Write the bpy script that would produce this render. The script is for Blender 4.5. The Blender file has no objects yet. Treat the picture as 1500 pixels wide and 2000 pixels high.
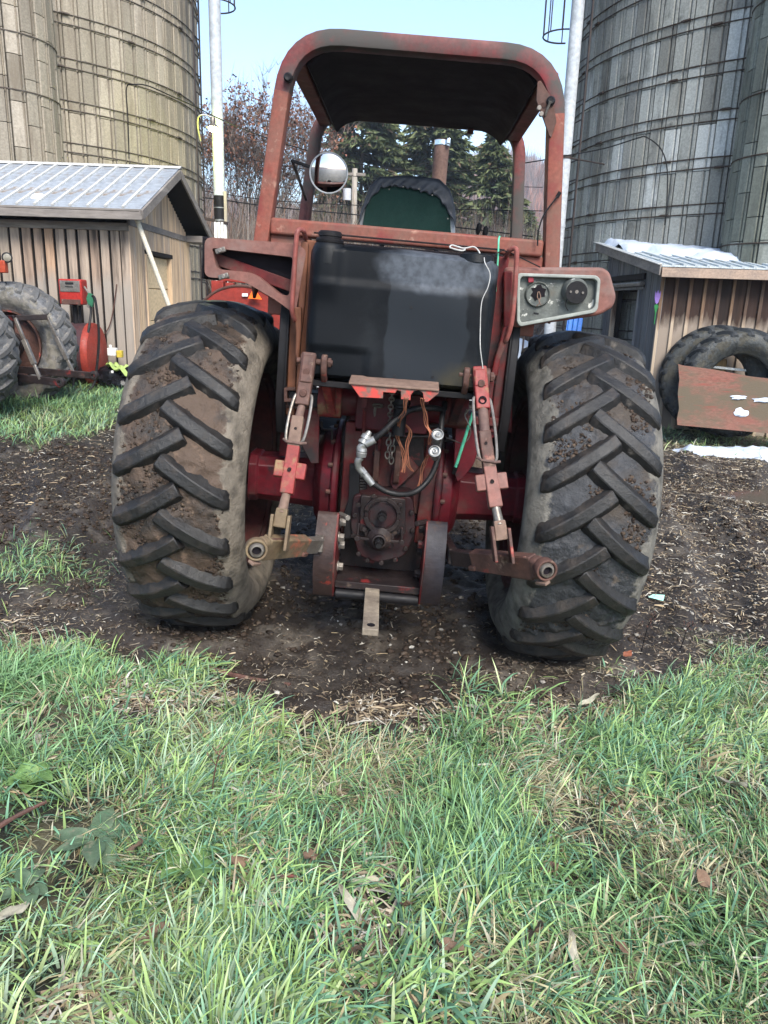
import bpy, math, random
import numpy as np
from math import sin, cos, pi, radians, sqrt, atan2
from mathutils import Vector, Matrix

random.seed(7)
S = bpy.context.scene
COL = S.collection

# ------------------------------------------------------------ camera
cam_d = bpy.data.cameras.new("camera")
cam_d.sensor_fit = 'VERTICAL'
cam_d.sensor_height = 24.0
cam_d.lens = 24.0 * 1480.0 / 2000.0
cam_d.clip_start = 0.05
cam_d.clip_end = 3000
cam = bpy.data.objects.new("camera", cam_d)
COL.objects.link(cam)
_P, _A = radians(15.5), radians(1.8)
_R0, _U0, _F = Vector((1, 0, 0)), Vector((0, sin(_P), cos(_P))), Vector((0, cos(_P), -sin(_P)))
_R = _R0 * cos(_A) + _U0 * sin(_A)
_U = _U0 * cos(_A) - _R0 * sin(_A)
cam.matrix_world = Matrix(((_R.x, _U.x, -_F.x, 0), (_R.y, _U.y, -_F.y, 0), (_R.z, _U.z, -_F.z, 1.70), (0, 0, 0, 1)))
S.camera = cam

# ------------------------------------------------------------ sky, sun, exposure
SUN_EL, SUN_AZ = radians(44), radians(160)     # azimuth clockwise from +Y: behind the photographer, to the right
world = bpy.data.worlds.new("World")
S.world = world
world.use_nodes = True
wn = world.node_tree
wn.nodes.clear()
_o = wn.nodes.new('ShaderNodeOutputWorld')
_b = wn.nodes.new('ShaderNodeBackground')
_s = wn.nodes.new('ShaderNodeTexSky')
_s.sky_type = 'NISHITA'
_s.sun_disc = False
_s.sun_elevation = SUN_EL
_s.sun_rotation = SUN_AZ
_s.air_density = 1.0
_s.dust_density = 0.8
_s.ozone_density = 1.2
_b.inputs['Strength'].default_value = 0.070
wn.links.new(_s.outputs[0], _b.inputs[0])
wn.links.new(_b.outputs[0], _o.inputs[0])
sun_d = bpy.data.lights.new("sun", 'SUN')
sun_d.energy = 1.5
sun_d.angle = radians(26)
sun_d.color = (1.0, 0.945, 0.86)
sun = bpy.data.objects.new("sun", sun_d)
COL.objects.link(sun)
_dir = Vector((sin(SUN_AZ) * cos(SUN_EL), cos(SUN_AZ) * cos(SUN_EL), sin(SUN_EL)))
sun.rotation_euler = _dir.to_track_quat('Z', 'Y').to_euler()
S.view_settings.view_transform = 'Standard'
S.view_settings.look = 'None'
S.view_settings.gamma = 1.0
S.view_settings.use_curve_mapping = False
S.view_settings.exposure = 2.35

# ------------------------------------------------------------ noise in numpy
def _hash(ix, iy, seed):
    n = (ix.astype(np.int64) * 374761393 + iy.astype(np.int64) * 668265263 + seed * 974711) & 0x7fffffff
    n = ((n ^ (n >> 13)) * 1274126177) & 0x7fffffff
    n = n ^ (n >> 16)
    return (n & 0xffff) / 65535.0
def vnoise(x, y, seed=0):
    ix = np.floor(x); iy = np.floor(y)
    fx = x - ix; fy = y - iy
    fx = fx * fx * (3 - 2 * fx); fy = fy * fy * (3 - 2 * fy)
    a = _hash(ix, iy, seed); b = _hash(ix + 1, iy, seed)
    c = _hash(ix, iy + 1, seed); d = _hash(ix + 1, iy + 1, seed)
    return (a + (b - a) * fx) * (1 - fy) + (c + (d - c) * fx) * fy
def fbm(x, y, seed=0, octv=4, gain=0.5):
    x = np.asarray(x, float); y = np.asarray(y, float)
    s = np.zeros(np.broadcast(x, y).shape); a = 1.0; t = 0.0
    for i in range(octv):
        s = s + a * vnoise(x * 2 ** i + 17.3 * i, y * 2 ** i - 9.1 * i, seed + i)
        t += a; a *= gain
    return s / t
def sstep(a, b, x):
    t = np.clip((x - a) / (b - a), 0, 1)
    return t * t * (3 - 2 * t)

# ------------------------------------------------------------ mesh helpers
class MB:
    """collects vertices and faces"""
    def __init__(self):
        self.v = []; self.f = []; self.m = []
    def add(self, vs, fs, mi=0):
        o = len(self.v)
        self.v.extend([tuple(p) for p in vs])
        self.f.extend([tuple(i + o for i in q) for q in fs])
        self.m.extend([mi] * len(fs))
        return self
    def box(self, lo, hi, mi=0):
        x0, y0, z0 = lo; x1, y1, z1 = hi
        vs = [(x0, y0, z0), (x1, y0, z0), (x1, y1, z0), (x0, y1, z0), (x0, y0, z1), (x1, y0, z1), (x1, y1, z1), (x0, y1, z1)]
        return self.add(vs, [(0, 3, 2, 1), (4, 5, 6, 7), (0, 1, 5, 4), (1, 2, 6, 5), (2, 3, 7, 6), (3, 0, 4, 7)], mi)
    def bar(self, p0, p1, w, d, side=(1, 0, 0), w1=None, d1=None, mi=0):
        """rectangular bar from p0 to p1, w along `side`, d along the third axis; tapered to w1, d1"""
        p0 = Vector(p0); p1 = Vector(p1); a = (p1 - p0).normalized()
        s = Vector(side); s = (s - a * s.dot(a)).normalized(); t = a.cross(s)
        w1 = w if w1 is None else w1; d1 = d if d1 is None else d1
        vs = []
        for p, ww, dd in ((p0, w, d), (p1, w1, d1)):
            for i, j in ((-1, -1), (1, -1), (1, 1), (-1, 1)):
                vs.append(p + s * (i * ww / 2) + t * (j * dd / 2))
        return self.add(vs, [(3, 2, 1, 0), (4, 5, 6, 7), (0, 1, 5, 4), (1, 2, 6, 5), (2, 3, 7, 6), (3, 0, 4, 7)], mi)
    def prism(self, poly, a0, a1, axis='y', mi=0):
        """poly of 2D points extruded along axis: y -> (x,z); x -> (y,z); z -> (x,y)"""
        n = len(poly)
        def P(q, a):
            return (q[0], a, q[1]) if axis == 'y' else ((a, q[0], q[1]) if axis == 'x' else (q[0], q[1], a))
        vs = [P(q, a0) for q in poly] + [P(q, a1) for q in poly]
        ar = sum(poly[i][0] * poly[(i + 1) % n][1] - poly[(i + 1) % n][0] * poly[i][1] for i in range(n))
        flip = (ar > 0) != (axis == 'z')
        if axis == 'x': flip = not (ar > 0)
        if axis == 'y': flip = not (ar > 0)
        if axis == 'z': flip = (ar > 0)
        c0 = tuple(range(n)); c1 = tuple(range(n, 2 * n))
        # axis y: ccw in (x,z) seen from -y ; a0 cap faces -y when a0<a1
        if axis == 'x': flip = not flip
        if not flip:
            fs = [c0, c1[::-1]] + [(i, i + n, (i + 1) % n + n, (i + 1) % n) for i in range(n)]
        else:
            fs = [c0[::-1], c1] + [(i, (i + 1) % n, (i + 1) % n + n, i + n) for i in range(n)]
        return self.add(vs, fs, mi)
    def cyl(self, p0, p1, r0, r1=None, n=16, cap=True, mi=0):
        r1 = r0 if r1 is None else r1
        p0 = Vector(p0); p1 = Vector(p1); a = (p1 - p0).normalized()
        s = a.orthogonal().normalized(); t = a.cross(s)
        vs = []
        for p, r in ((p0, r0), (p1, r1)):
            for k in range(n):
                w = 2 * pi * k / n
                vs.append(p + s * (r * cos(w)) + t * (r * sin(w)))
        fs = [(k, (k + 1) % n, (k + 1) % n + n, k + n) for k in range(n)]
        if cap:
            fs += [tuple(range(n))[::-1], tuple(range(n, 2 * n))]
        return self.add(vs, fs, mi)
    def lathe(self, prof, o, axis, n=24, mi=0, closed=False):
        """prof: (radius, along) from o along axis"""
        o = Vector(o); a = Vector(axis).normalized(); s = a.orthogonal().normalized(); t = a.cross(s)
        vs = []
        for r, h in prof:
            for k in range(n):
                w = 2 * pi * k / n
                vs.append(o + a * h + s * (r * cos(w)) + t * (r * sin(w)))
        m = len(prof); fs = []
        for i in range(m if closed else m - 1):
            j = (i + 1) % m
            for k in range(n):
                fs.append((i * n + k, i * n + (k + 1) % n, j * n + (k + 1) % n, j * n + k))
        if not closed:
            if prof[0][0] > 1e-5: fs.append(tuple(range(n))[::-1])
            if prof[-1][0] > 1e-5: fs.append(tuple(range((m - 1) * n, m * n)))
        return self.add(vs, fs, mi)
    def tube(self, pts, r, n=8, mi=0, closed=False, radii=None):
        pts = [Vector(p) for p in pts]; m = len(pts); vs = []; fs = []
        tg = []
        for i in range(m):
            if closed: d = pts[(i + 1) % m] - pts[i - 1]
            else: d = pts[min(i + 1, m - 1)] - pts[max(i - 1, 0)]
            tg.append(d.normalized() if d.length > 1e-9 else Vector((0, 0, 1)))
        s = tg[0].orthogonal().normalized()
        for i in range(m):
            s = (s - tg[i] * s.dot(tg[i])).normalized(); t = tg[i].cross(s)
            rr = radii[i] if radii is not None else r
            for k in range(n):
                w = 2 * pi * k / n
                vs.append(pts[i] + s * (rr * cos(w)) + t * (rr * sin(w)))
        for i in range(m if closed else m - 1):
            j = (i + 1) % m
            for k in range(n):
                fs.append((i * n + k, i * n + (k + 1) % n, j * n + (k + 1) % n, j * n + k))
        if not closed:
            fs += [tuple(range(n))[::-1], tuple(range((m - 1) * n, m * n))]
        return self.add(vs, fs, mi)
    def sweep(self, pts, sec, up=(0, 1, 0), mi=0):
        """section (a,b): a along (up x tangent), b along up"""
        pts = [Vector(p) for p in pts]; m = len(pts); k = len(sec); up = Vector(up); vs = []; fs = []
        for i in range(m):
            d0 = (pts[i] - pts[i - 1]).normalized() if i else (pts[1] - pts[0]).normalized()
            d1 = (pts[i + 1] - pts[i]).normalized() if i < m - 1 else d0
            d = (d0 + d1).normalized(); sc = 1.0 / max(0.5, d.dot(d1))
            s = up.cross(d).normalized()
            for a, b in sec:
                vs.append(pts[i] + s * (a * sc) + up * b)
        for i in range(m - 1):
            for q in range(k):
                fs.append((i * k + q, i * k + (q + 1) % k, (i + 1) * k + (q + 1) % k, (i + 1) * k + q))
        fs += [tuple(range(k))[::-1], tuple(range((m - 1) * k, m * k))]
        return self.add(vs, fs, mi)
    def mesh(self, name, mats, smooth=35):
        me = bpy.data.meshes.new(name)
        me.from_pydata([tuple(p) for p in self.v], [], self.f)
        for m in mats: me.materials.append(m)
        if len(mats) > 1: me.polygons.foreach_set('material_index', self.m)
        me.validate()
        if smooth:
            me.polygons.foreach_set('use_smooth', [True] * len(me.polygons))
            me.set_sharp_from_angle(angle=radians(smooth))
        me.update()
        return me
    def obj(self, name, mats, parent=None, bevel=0, seg=2, smooth=35, fix=False):
        if not isinstance(mats, (list, tuple)): mats = [mats]
        me = self.mesh(name, mats, smooth)
        if fix:
            import bmesh
            bm = bmesh.new(); bm.from_mesh(me); bmesh.ops.recalc_face_normals(bm, faces=bm.faces); bm.to_mesh(me); bm.free()
        o = bpy.data.objects.new(name, me)
        COL.objects.link(o)
        if parent is not None: o.parent = parent
        if bevel:
            b = o.modifiers.new('bevel', 'BEVEL'); b.width = bevel; b.segments = seg; b.limit_method = 'ANGLE'; b.angle_limit = radians(30)
        return o

def tag(o, label=None, cat=None, group=None, kind=None):
    if label: o['label'] = label
    if cat: o['category'] = cat
    if group: o['group'] = group
    if kind: o['kind'] = kind
    return o
def empty(name, loc=(0, 0, 0), rot=(0, 0, 0), label=None, cat=None, group=None, parent=None):
    o = bpy.data.objects.new(name, None)
    COL.objects.link(o); o.location = loc; o.rotation_euler = rot; o.empty_display_size = 0.2
    if parent is not None: o.parent = parent
    return tag(o, label, cat, group)
def inst(name, me, parent=None, loc=(0, 0, 0), rot=(0, 0, 0), sc=(1, 1, 1)):
    o = bpy.data.objects.new(name, me); COL.objects.link(o)
    if parent is not None: o.parent = parent
    o.location = loc; o.rotation_euler = rot; o.scale = sc
    return o
def arc(cx, cy, r, a0, a1, n):
    return [(cx + r * cos(radians(a0 + (a1 - a0) * i / n)), cy + r * sin(radians(a0 + (a1 - a0) * i / n))) for i in range(n + 1)]
def rrect(w, h, r, n=3):
    return arc(w / 2 - r, h / 2 - r, r, 0, 90, n) + arc(-w / 2 + r, h / 2 - r, r, 90, 180, n) + arc(-w / 2 + r, -h / 2 + r, r, 180, 270, n) + arc(w / 2 - r, -h / 2 + r, r, 270, 360, n)
def roundpoly(pts, r, n=4):
    """rounds the corners of a 2D polygon; r a number or one per corner"""
    out = []; m = len(pts)
    for i in range(m):
        p = Vector(pts[i]); a = Vector(pts[i - 1]) - p; b = Vector(pts[(i + 1) % m]) - p
        rr = r[i] if isinstance(r, (list, tuple)) else r
        d = min(rr, a.length * .45, b.length * .45)
        p0 = p + a.normalized() * d; p1 = p + b.normalized() * d
        for k in range(n + 1):
            t = k / n
            q = p0 * (1 - t) ** 2 + p * 2 * t * (1 - t) + p1 * t ** 2
            out.append((q.x, q.y))
    return out
def smooth(pts, n=6):
    P = [Vector(p) for p in pts]; out = []
    for i in range(len(P) - 1):
        a = P[max(i - 1, 0)]; b = P[i]; c = P[i + 1]; d = P[min(i + 2, len(P) - 1)]
        for k in range(n):
            t = k / n
            out.append(0.5 * ((2 * b) + (c - a) * t + (2 * a - 5 * b + 4 * c - d) * t * t + (3 * b - a - 3 * c + d) * t ** 3))
    out.append(P[-1])
    return out
def lerp(a, b, t): return tuple(x + (y - x) * t for x, y in zip(a, b))

# ------------------------------------------------------------ materials
def M(name, base, var=None, vscale=6.0, rough=0.6, rvar=0.15, metal=0.0, bump=0.2, bscale=60.0, layers=(), rnd=None, stretch=(1, 1, 1), attr=None, spec=0.2, bdist=0.005, coord='Object', dark=0.25, finevar=0.18):
    """base/var colours mixed by noise; layers: (colour, scale, lo, hi, roughness[, stretch]); rnd: list of colours picked per object"""
    m = bpy.data.materials.new(name); m.use_nodes = True
    nt = m.node_tree; N = nt.nodes; L = nt.links; N.clear()
    out = N.new('ShaderNodeOutputMaterial'); bs = N.new('ShaderNodeBsdfPrincipled')
    L.new(bs.outputs[0], out.inputs[0])
    tc = N.new('ShaderNodeTexCoord')
    def mapped(st, off=0.0):
        mp = N.new('ShaderNodeMapping'); mp.inputs['Scale'].default_value = st
        L.new(tc.outputs[coord], mp.inputs[0])
        if rnd is not None or off:
            oi = N.new('ShaderNodeObjectInfo'); vm = N.new('ShaderNodeMath'); vm.operation = 'MULTIPLY'; vm.inputs[1].default_value = 37.0
            L.new(oi.outputs['Random'], vm.inputs[0])
            cx = N.new('ShaderNodeCombineXYZ'); L.new(vm.outputs[0], cx.inputs[0]); L.new(vm.outputs[0], cx.inputs[1])
            L.new(cx.outputs[0], mp.inputs['Location'])
        return mp.outputs[0]
    def noise(scale, st=stretch, det=6.0, rg=0.6):
        t = N.new('ShaderNodeTexNoise'); t.inputs['Scale'].default_value = scale; t.inputs['Detail'].default_value = det; t.inputs['Roughness'].default_value = rg
        L.new(mapped(st), t.inputs['Vector']); return t.outputs['Fac']
    def ramp(fac, lo, hi, a=(0, 0, 0, 1), b=(1, 1, 1, 1)):
        r = N.new('ShaderNodeValToRGB'); r.color_ramp.elements[0].position = lo; r.color_ramp.elements[1].position = hi
        r.color_ramp.elements[0].color = a; r.color_ramp.elements[1].color = b
        L.new(fac, r.inputs[0]); return r.outputs[0]
    def mix(fac, a, b, mode='MIX'):
        x = N.new('ShaderNodeMix'); x.data_type = 'RGBA'; x.blend_type = mode
        for s, v in ((x.inputs[0], fac), (x.inputs[6], a), (x.inputs[7], b)):
            if isinstance(v, (int, float)): s.default_value = v
            elif isinstance(v, tuple): s.default_value = v if len(v) == 4 else v + (1,)
            else: L.new(v, s)
        return x.outputs[2]
    c = tuple(base)
    if attr:
        at = N.new('ShaderNodeAttribute'); at.attribute_name = attr; c = at.outputs['Color']
    if rnd is not None:
        oi = N.new('ShaderNodeObjectInfo'); r = N.new('ShaderNodeValToRGB'); r.color_ramp.interpolation = 'CONSTANT'
        el = r.color_ramp.elements
        for i, q in enumerate(rnd):
            if i < 2: e = el[i]
            else: e = el.new(0.5)
            e.position = i / len(rnd); e.color = tuple(q) + (1,)
        # positions must be set in order once all exist
        for i, q in enumerate(rnd): el[i].position = i / len(rnd); el[i].color = tuple(q) + (1,)
        L.new(oi.outputs['Random'], r.inputs[0]); c = r.outputs[0]
    if var is not None:
        c = mix(ramp(noise(vscale), 0.35, 0.68), c, tuple(var))
    if finevar:
        fv = ramp(noise(bscale * .6), 0.25, 0.75, (1 - finevar * 2, 1 - finevar * 2, 1 - finevar * 2, 1), (1 + finevar, 1 + finevar, 1 + finevar, 1))
        c = mix(1.0, c, fv, 'MULTIPLY')
    rr = N.new('ShaderNodeMapRange'); rr.inputs[3].default_value = max(0.02, rough - rvar); rr.inputs[4].default_value = min(1, rough + rvar)
    rr.inputs[1].default_value = 0.3; rr.inputs[2].default_value = 0.7
    L.new(noise(vscale * 2.3), rr.inputs[0]); ro = rr.outputs[0]
    for ly in layers:
        col, sc, lo, hi, lr = ly[:5]
        st = ly[5] if len(ly) > 5 else stretch
        f = ramp(noise(sc, st, 8.0, 0.65), lo, hi)
        c = mix(f, c, tuple(col))
        x = N.new('ShaderNodeMix'); x.data_type = 'FLOAT'; L.new(f, x.inputs[0]); L.new(ro, x.inputs[2]); x.inputs[3].default_value = lr; ro = x.outputs[0]
    if isinstance(c, tuple): bs.inputs['Base Color'].default_value = c + (1,)
    else: L.new(c, bs.inputs['Base Color'])
    L.new(ro, bs.inputs['Roughness'])
    bs.inputs['Metallic'].default_value = metal
    bs.inputs['Specular IOR Level'].default_value = spec
    if bump:
        b = N.new('ShaderNodeBump'); b.inputs['Strength'].default_value = bump; b.inputs['Distance'].default_value = bdist
        L.new(noise(bscale, det=8.0, rg=0.7), b.inputs['Height']); L.new(b.outputs[0], bs.inputs['Normal'])
    m['bsdf'] = bs.name
    return m
DUST = (.27, .21, .16); MUD = (.055, .036, .024); RUST = (.14, .055, .03)
m_frame = M('faded_red_paint', (.215, .060, .042), (.17, .066, .047), 5, .55, .1, layers=[((.16, .035, .030), 9, .5, .62, .5), ((.13, .075, .058), 3.2, .46, .64, .75), ((.33, .20, .15), 14, .60, .75, .8)], bscale=90)
m_beam = M('weathered_red_paint', (.15, .032, .032), (.085, .050, .046), 4, .5, .1, layers=[((.06, .054, .050), 3.5, .45, .6, .7), ((.20, .03, .035), 2.2, .6, .72, .45)], bscale=90)
m_red = M('worn_red_paint', (.12, .013, .013), (.065, .014, .014), 6, .5, .15, layers=[((.085, .045, .036), 7, .50, .64, .75), ((.028, .022, .022), 4, .50, .66, .65)], bscale=70)
m_crimson = M('crimson_casting_paint', (.10, .007, .013), (.055, .009, .012), 5, .42, .12, layers=[((.055, .026, .022), 6, .52, .68, .7), ((.018, .014, .015), 9, .56, .70, .6)], bscale=50, bump=.35)
m_brown = M('brown_scuffed_steel', (.105, .052, .040), (.060, .034, .028), 8, .6, .15, layers=[((.24, .035, .03), 9, .60, .68, .5), ((.25, .18, .13), 18, .6, .75, .8)], bscale=80, bump=.3)
m_linkred = M('scratched_light_red_paint', (.25, .038, .036), (.17, .034, .03), 9, .5, .12, layers=[((.20, .13, .07), 8, .55, .65, .7), ((.12, .075, .055), 14, .6, .7, .7)], bscale=80)
m_greasy = M('greasy_dark_casting', (.026, .018, .017), (.013, .010, .011), 7, .42, .15, layers=[((.14, .018, .018), 9, .60, .70, .5), ((.11, .075, .055), 16, .62, .78, .8)], bscale=60, bump=.5)
m_black = M('black_steel', (.006, .006, .007), (.013, .011, .012), 6, .5, .15, layers=[((.08, .06, .05), 15, .66, .8, .8)], bscale=60)
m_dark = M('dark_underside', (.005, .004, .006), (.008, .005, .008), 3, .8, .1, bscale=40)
m_tanmetal = M('dusty_tan_steel', (.19, .125, .095), (.13, .085, .065), 6, .75, .1, layers=[((.33, .05, .04), 8, .6, .66, .6)], bscale=60)
m_yelsteel = M('yellowed_link_steel', (.16, .118, .07), (.10, .065, .045), 7, .6, .15, layers=[((.30, .09, .05), 7, .56, .66, .6), ((.07, .055, .04), 13, .6, .72, .7)], bscale=80, bump=.35)
m_wornsteel = M('worn_bare_steel', (.23, .21, .19), (.14, .12, .10), 10, .42, .12, metal=.55, bscale=90)
m_zinc = M('bright_zinc_steel', (.30, .30, .29), (.20, .20, .195), 12, .38, .1, metal=.6, bscale=120, bump=.1)
m_chrome = M('chrome', (.75, .75, .75), None, 4, .12, .05, metal=1, bump=.05)
m_hose = M('black_rubber_hose', (.008, .008, .009), (.015, .014, .014), 14, .5, .12, layers=[((.09, .07, .055), 22, .62, .75, .8)], bscale=120)
m_plastic = M('black_tank_plastic', (.004, .005, .006), (.006, .007, .009), 5, .48, .1, layers=[((.06, .045, .025), 2.5, .66, .85, .8), ((.25, .24, .22), 60, .74, .80, .8)], bscale=180, bump=.15)
m_vinyl = M('black_vinyl', (.03, .034, .042), (.05, .055, .065), 9, .38, .1, bscale=50, bump=.3)
m_vinylgrey = M('pale_worn_vinyl_edge', (.38, .40, .42), (.26, .27, .28), 9, .5, .1, bscale=50)
m_green = M('dark_green_seat_cloth', (.006, .026, .021), (.010, .035, .028), 12, .8, .08, bscale=400, bump=.5)
m_white = M('white_paint', (.72, .72, .70), (.62, .62, .6), 4, .45, .1, bscale=50)
m_cord = M('white_cord', (.45, .44, .42), None, 30, .8, .05)
m_twine = M('orange_baler_twine', (.38, .15, .08), (.28, .10, .06), 40, .85, .05)
m_greencord = M('green_plastic_cord', (.10, .45, .28), None, 40, .5, .05)
m_lightpan = M('weathered_reflector_pan', (.13, .14, .128), (.08, .085, .08), 9, .55, .15, layers=[((.52, .52, .48), 20, .60, .66, .9), ((.10, .08, .06), 6, .60, .75, .8)], bscale=80, bump=.5, metal=.2)
m_fender = M('dusty_red_fender_shell', (.20, .085, .068), (.15, .078, .066), 6, .6, .1, layers=[((.17, .125, .11), 4, .50, .68, .75), ((.36, .06, .06), 8, .64, .74, .5)], bscale=70)
m_rust = M('orange_rusted_panel', (.17, .070, .038), (.12, .050, .033), 5, .75, .1, layers=[((.15, .07, .05), 9, .55, .7, .8)], bscale=70, stretch=(1, 1, .4))
m_pipe = M('rusted_exhaust_steel', (.16, .10, .08), (.10, .062, .055), 9, .7, .12, bscale=90, bump=.3)

# ============================================================ GROUND
def gbase(x, y):
    x = np.asarray(x, float); y = np.asarray(y, float)
    side = -.052 * np.clip(x, -9, 9)
    back = .045 * np.clip(y - 3.2, 0, 12.8)
    return side + back
_BX = [-8, -4, -2.6, -1.83, -1.39, -.96, -.51, .14, .61, 1.01, 1.56, 2.27, 3.2, 8]
_BY = [3.9, 3.8, 3.55, 3.28, 3.04, 2.80, 2.68, 2.62, 2.76, 3.0, 3.3, 3.6, 3.9, 4.0]
def lawn(x, y):
    """0 in the mud, 1 on turf"""
    x = np.asarray(x, float); y = np.asarray(y, float)
    n = fbm(x * 2.2, y * 2.2, 11, 4) - .5
    a = sstep(-.32, .30, np.interp(x, _BX, _BY) - y + n * 1.0)
    # turf beyond the mud, left
    e = 6.55 + .25 * (x + 3.5)
    b = sstep(0, .8, y - e + n * 1.4) * sstep(-2.7, -3.2, x + n * .6)
    # thin tuft by the track
    c = np.exp(-(((x + 2.15) / .36) ** 2 + ((y - 4.15) / .3) ** 2)) * (.6 + n)
    # sparse dry turf right rear
    d = sstep(8.7, 9.6, y + n) * sstep(2.9, 3.5, x) * .6
    f = sstep(10.2, 12, y) * .35
    h = sstep(0.05, .4, .36 - np.hypot((x - 1.9) / 1.3, (y - 3.95) / .75) + n * .5) * .55
    return np.clip(np.maximum.reduce([a, b, c, d, f, h]), 0, 1)
def gdetail(x, y):
    L = lawn(x, y); mud = 1 - L
    d = np.hypot(x, y)
    near = sstep(16, 8, d)
    h = (fbm(x * 1.3, y * 1.3, 3, 3) - .5) * .10 * near
    h = h + mud * near * ((fbm(x * 5, y * 5, 5, 4) - .5) * .085 + (fbm(x * 18, y * 18, 9, 3) - .5) * .042)
    h = h + L * (fbm(x * 3.5, y * 3.5, 21, 3) - .5) * .05 * near
    # wheel ruts running off to the left and right, roughly along y and curving
    for cx, k, w, dp in ((-2.5, -.28, .16, .09), (-3.3, -.34, .18, .095), (-1.75, -.10, .14, .08), (2.1, .30, .17, .075), (2.9, .42, .18, .085), (.35, .0, .15, .02)):
        c = cx + k * (y - 4.5) + .12 * np.sin(y * 1.1 + cx)
        q = (x - c) / w
        fade = sstep(3.5, 4.6, y) * sstep(11, 8, y) * mud
        lug = .35 * np.sin(y * 26 + np.abs(q) * 2.5 + cx * 3)
        h = h + fade * dp * (-np.exp(-q * q) * (1 + .3 * lug) + .55 * np.exp(-((np.abs(q) - 1.5) / .5) ** 2))
    # compression around the tyres
    for tx, ty in ((-.93, 3.86), (.87, 3.82)):
        q = np.hypot((x - tx) / .32, (y - ty) / .38)
        h = np.where(q < 1.9, h * sstep(.7, 1.9, q) - .012 * sstep(1.2, .6, q) + .035 * np.exp(-((q - 1.35) / .25) ** 2), h)
    # puddle hollow
    q = np.hypot((x - 3.75) / .95, (y - 7.3) / .48)
    h = h * sstep(.5, 1.3, q) - .05 * sstep(1.25, .3, q)
    return h
def gz(x, y):
    return gbase(x, y) + gdetail(x, y)
def gpt(x, y, dz=0.0):
    return (x, y, float(gz(x, y)) + dz)

def axis_coords(lo, hi, step, far, grow=1.13):
    c = list(np.arange(lo, hi + 1e-6, step)); s = step; a = lo; b = hi
    L = []; R = []
    while a > -far:
        s *= grow; a -= s; L.append(a)
    s = step
    while b < far:
        s *= grow; b += s; R.append(b)
    return np.array(L[::-1] + c + R)
gx = axis_coords(-3.6, 3.9, .022, 420, 1.10)
_ya = list(np.arange(1.1, 6.2, .020)); _s = .02; _y = _ya[-1]
while _y < 420:
    _s = min(_s * 1.02, .05) if _y < 11 else _s * 1.10
    _y += _s; _ya.append(_y)
_s = .02; _y = 1.1; _pre = []
while _y > -420:
    _s *= 1.2; _y -= _s; _pre.append(_y)
gy = np.array(_pre[::-1] + _ya)
GX, GY = np.meshgrid(gx, gy)
GZ = gz(GX, GY)
# distant land rises into wooded hills
def hillz(x, y):
    x = np.asarray(x, float); y = np.asarray(y, float)
    r = np.hypot(x, y); az = np.degrees(np.arctan2(x, y))
    prof = np.interp(az, [-60, -30, -18, -12, -6, 0, 4, 7, 10, 13, 16, 22, 40, 70], [38, 40, 34, 27, 24, 30, 40, 46, 42, 37, 33, 30, 26, 20])
    return prof * sstep(105, 300, r) * (1 + .12 * (fbm(x * .02, y * .02, 31, 4) - .5)) * np.where(y > 0, 1, .45)
GZ = GZ + hillz(GX, GY)
V = np.stack([GX.ravel(), GY.ravel(), GZ.ravel()], 1)
nx, ny = len(gx), len(gy)
I = np.arange(nx * ny).reshape(ny, nx)
Fq = np.stack([I[:-1, :-1].ravel(), I[:-1, 1:].ravel(), I[1:, 1:].ravel(), I[1:, :-1].ravel()], 1)
def np_mesh(name, V, F, mats, smooth=True, colors=None):
    me = bpy.data.meshes.new(name)
    k = F.shape[1]
    me.vertices.add(len(V)); me.vertices.foreach_set('co', V.astype(np.float32).ravel())
    me.loops.add(F.size); me.loops.foreach_set('vertex_index', F.astype(np.int32).ravel())
    me.polygons.add(len(F))
    me.polygons.foreach_set('loop_start', np.arange(0, F.size, k, dtype=np.int32))
    me.update(calc_edges=True)
    for m in mats: me.materials.append(m)
    if smooth: me.polygons.foreach_set('use_smooth', np.ones(len(F), bool))
    if colors is not None:
        a = me.color_attributes.new('col', 'FLOAT_COLOR', 'POINT')
        c = np.ones((len(V), 4), np.float32); c[:, :3] = colors
        a.data.foreach_set('color', c.ravel())
    return me
# soil colour: earth, wetter in hollows of the wheel tracks; thatch under the turf; leaf litter on the hills
Lw = lawn(GX, GY).ravel()
n1 = fbm(GX * 1.1, GY * 1.1, 41, 4).ravel(); n2 = fbm(GX * 7, GY * 7, 43, 4).ravel()
soil = np.array([.029, .022, .017]) * (0.5 + 1.0 * n1)[:, None]
grey = np.array([.125, .108, .088])
soil = soil + (grey - soil) * (sstep(.48, .66, n2) * .6 * sstep(.35, .6, n1))[:, None]
thatch = np.array([.075, .066, .038]); thatch2 = np.array([.018, .018, .011])
th = thatch2 + (thatch - thatch2) * sstep(.35, .7, n2)[:, None]
colr = soil * (1 - Lw)[:, None] + th * Lw[:, None]
far = sstep(60, 110, np.hypot(GX, GY)).ravel()[:, None]
hn = fbm(GX * .05, GY * .09, 47, 4).ravel()[:, None]
hill = np.array([.105, .070, .060]) * (.7 + .6 * hn) + np.array([.03, .0, .012]) * hn
colr = colr * (1 - far) + hill * far
m_ground = M('muddy_farmyard_earth', (.05, .03, .02), None, 6, .55, .28, attr='col', bump=.6, bscale=70, bdist=.012, finevar=.3, spec=.4)
g = bpy.data.objects.new('ground', np_mesh('ground', V, Fq, [m_ground], True, colr)); COL.objects.link(g)
tag(g, kind='structure')
del Lw, n1, n2, colr

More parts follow.
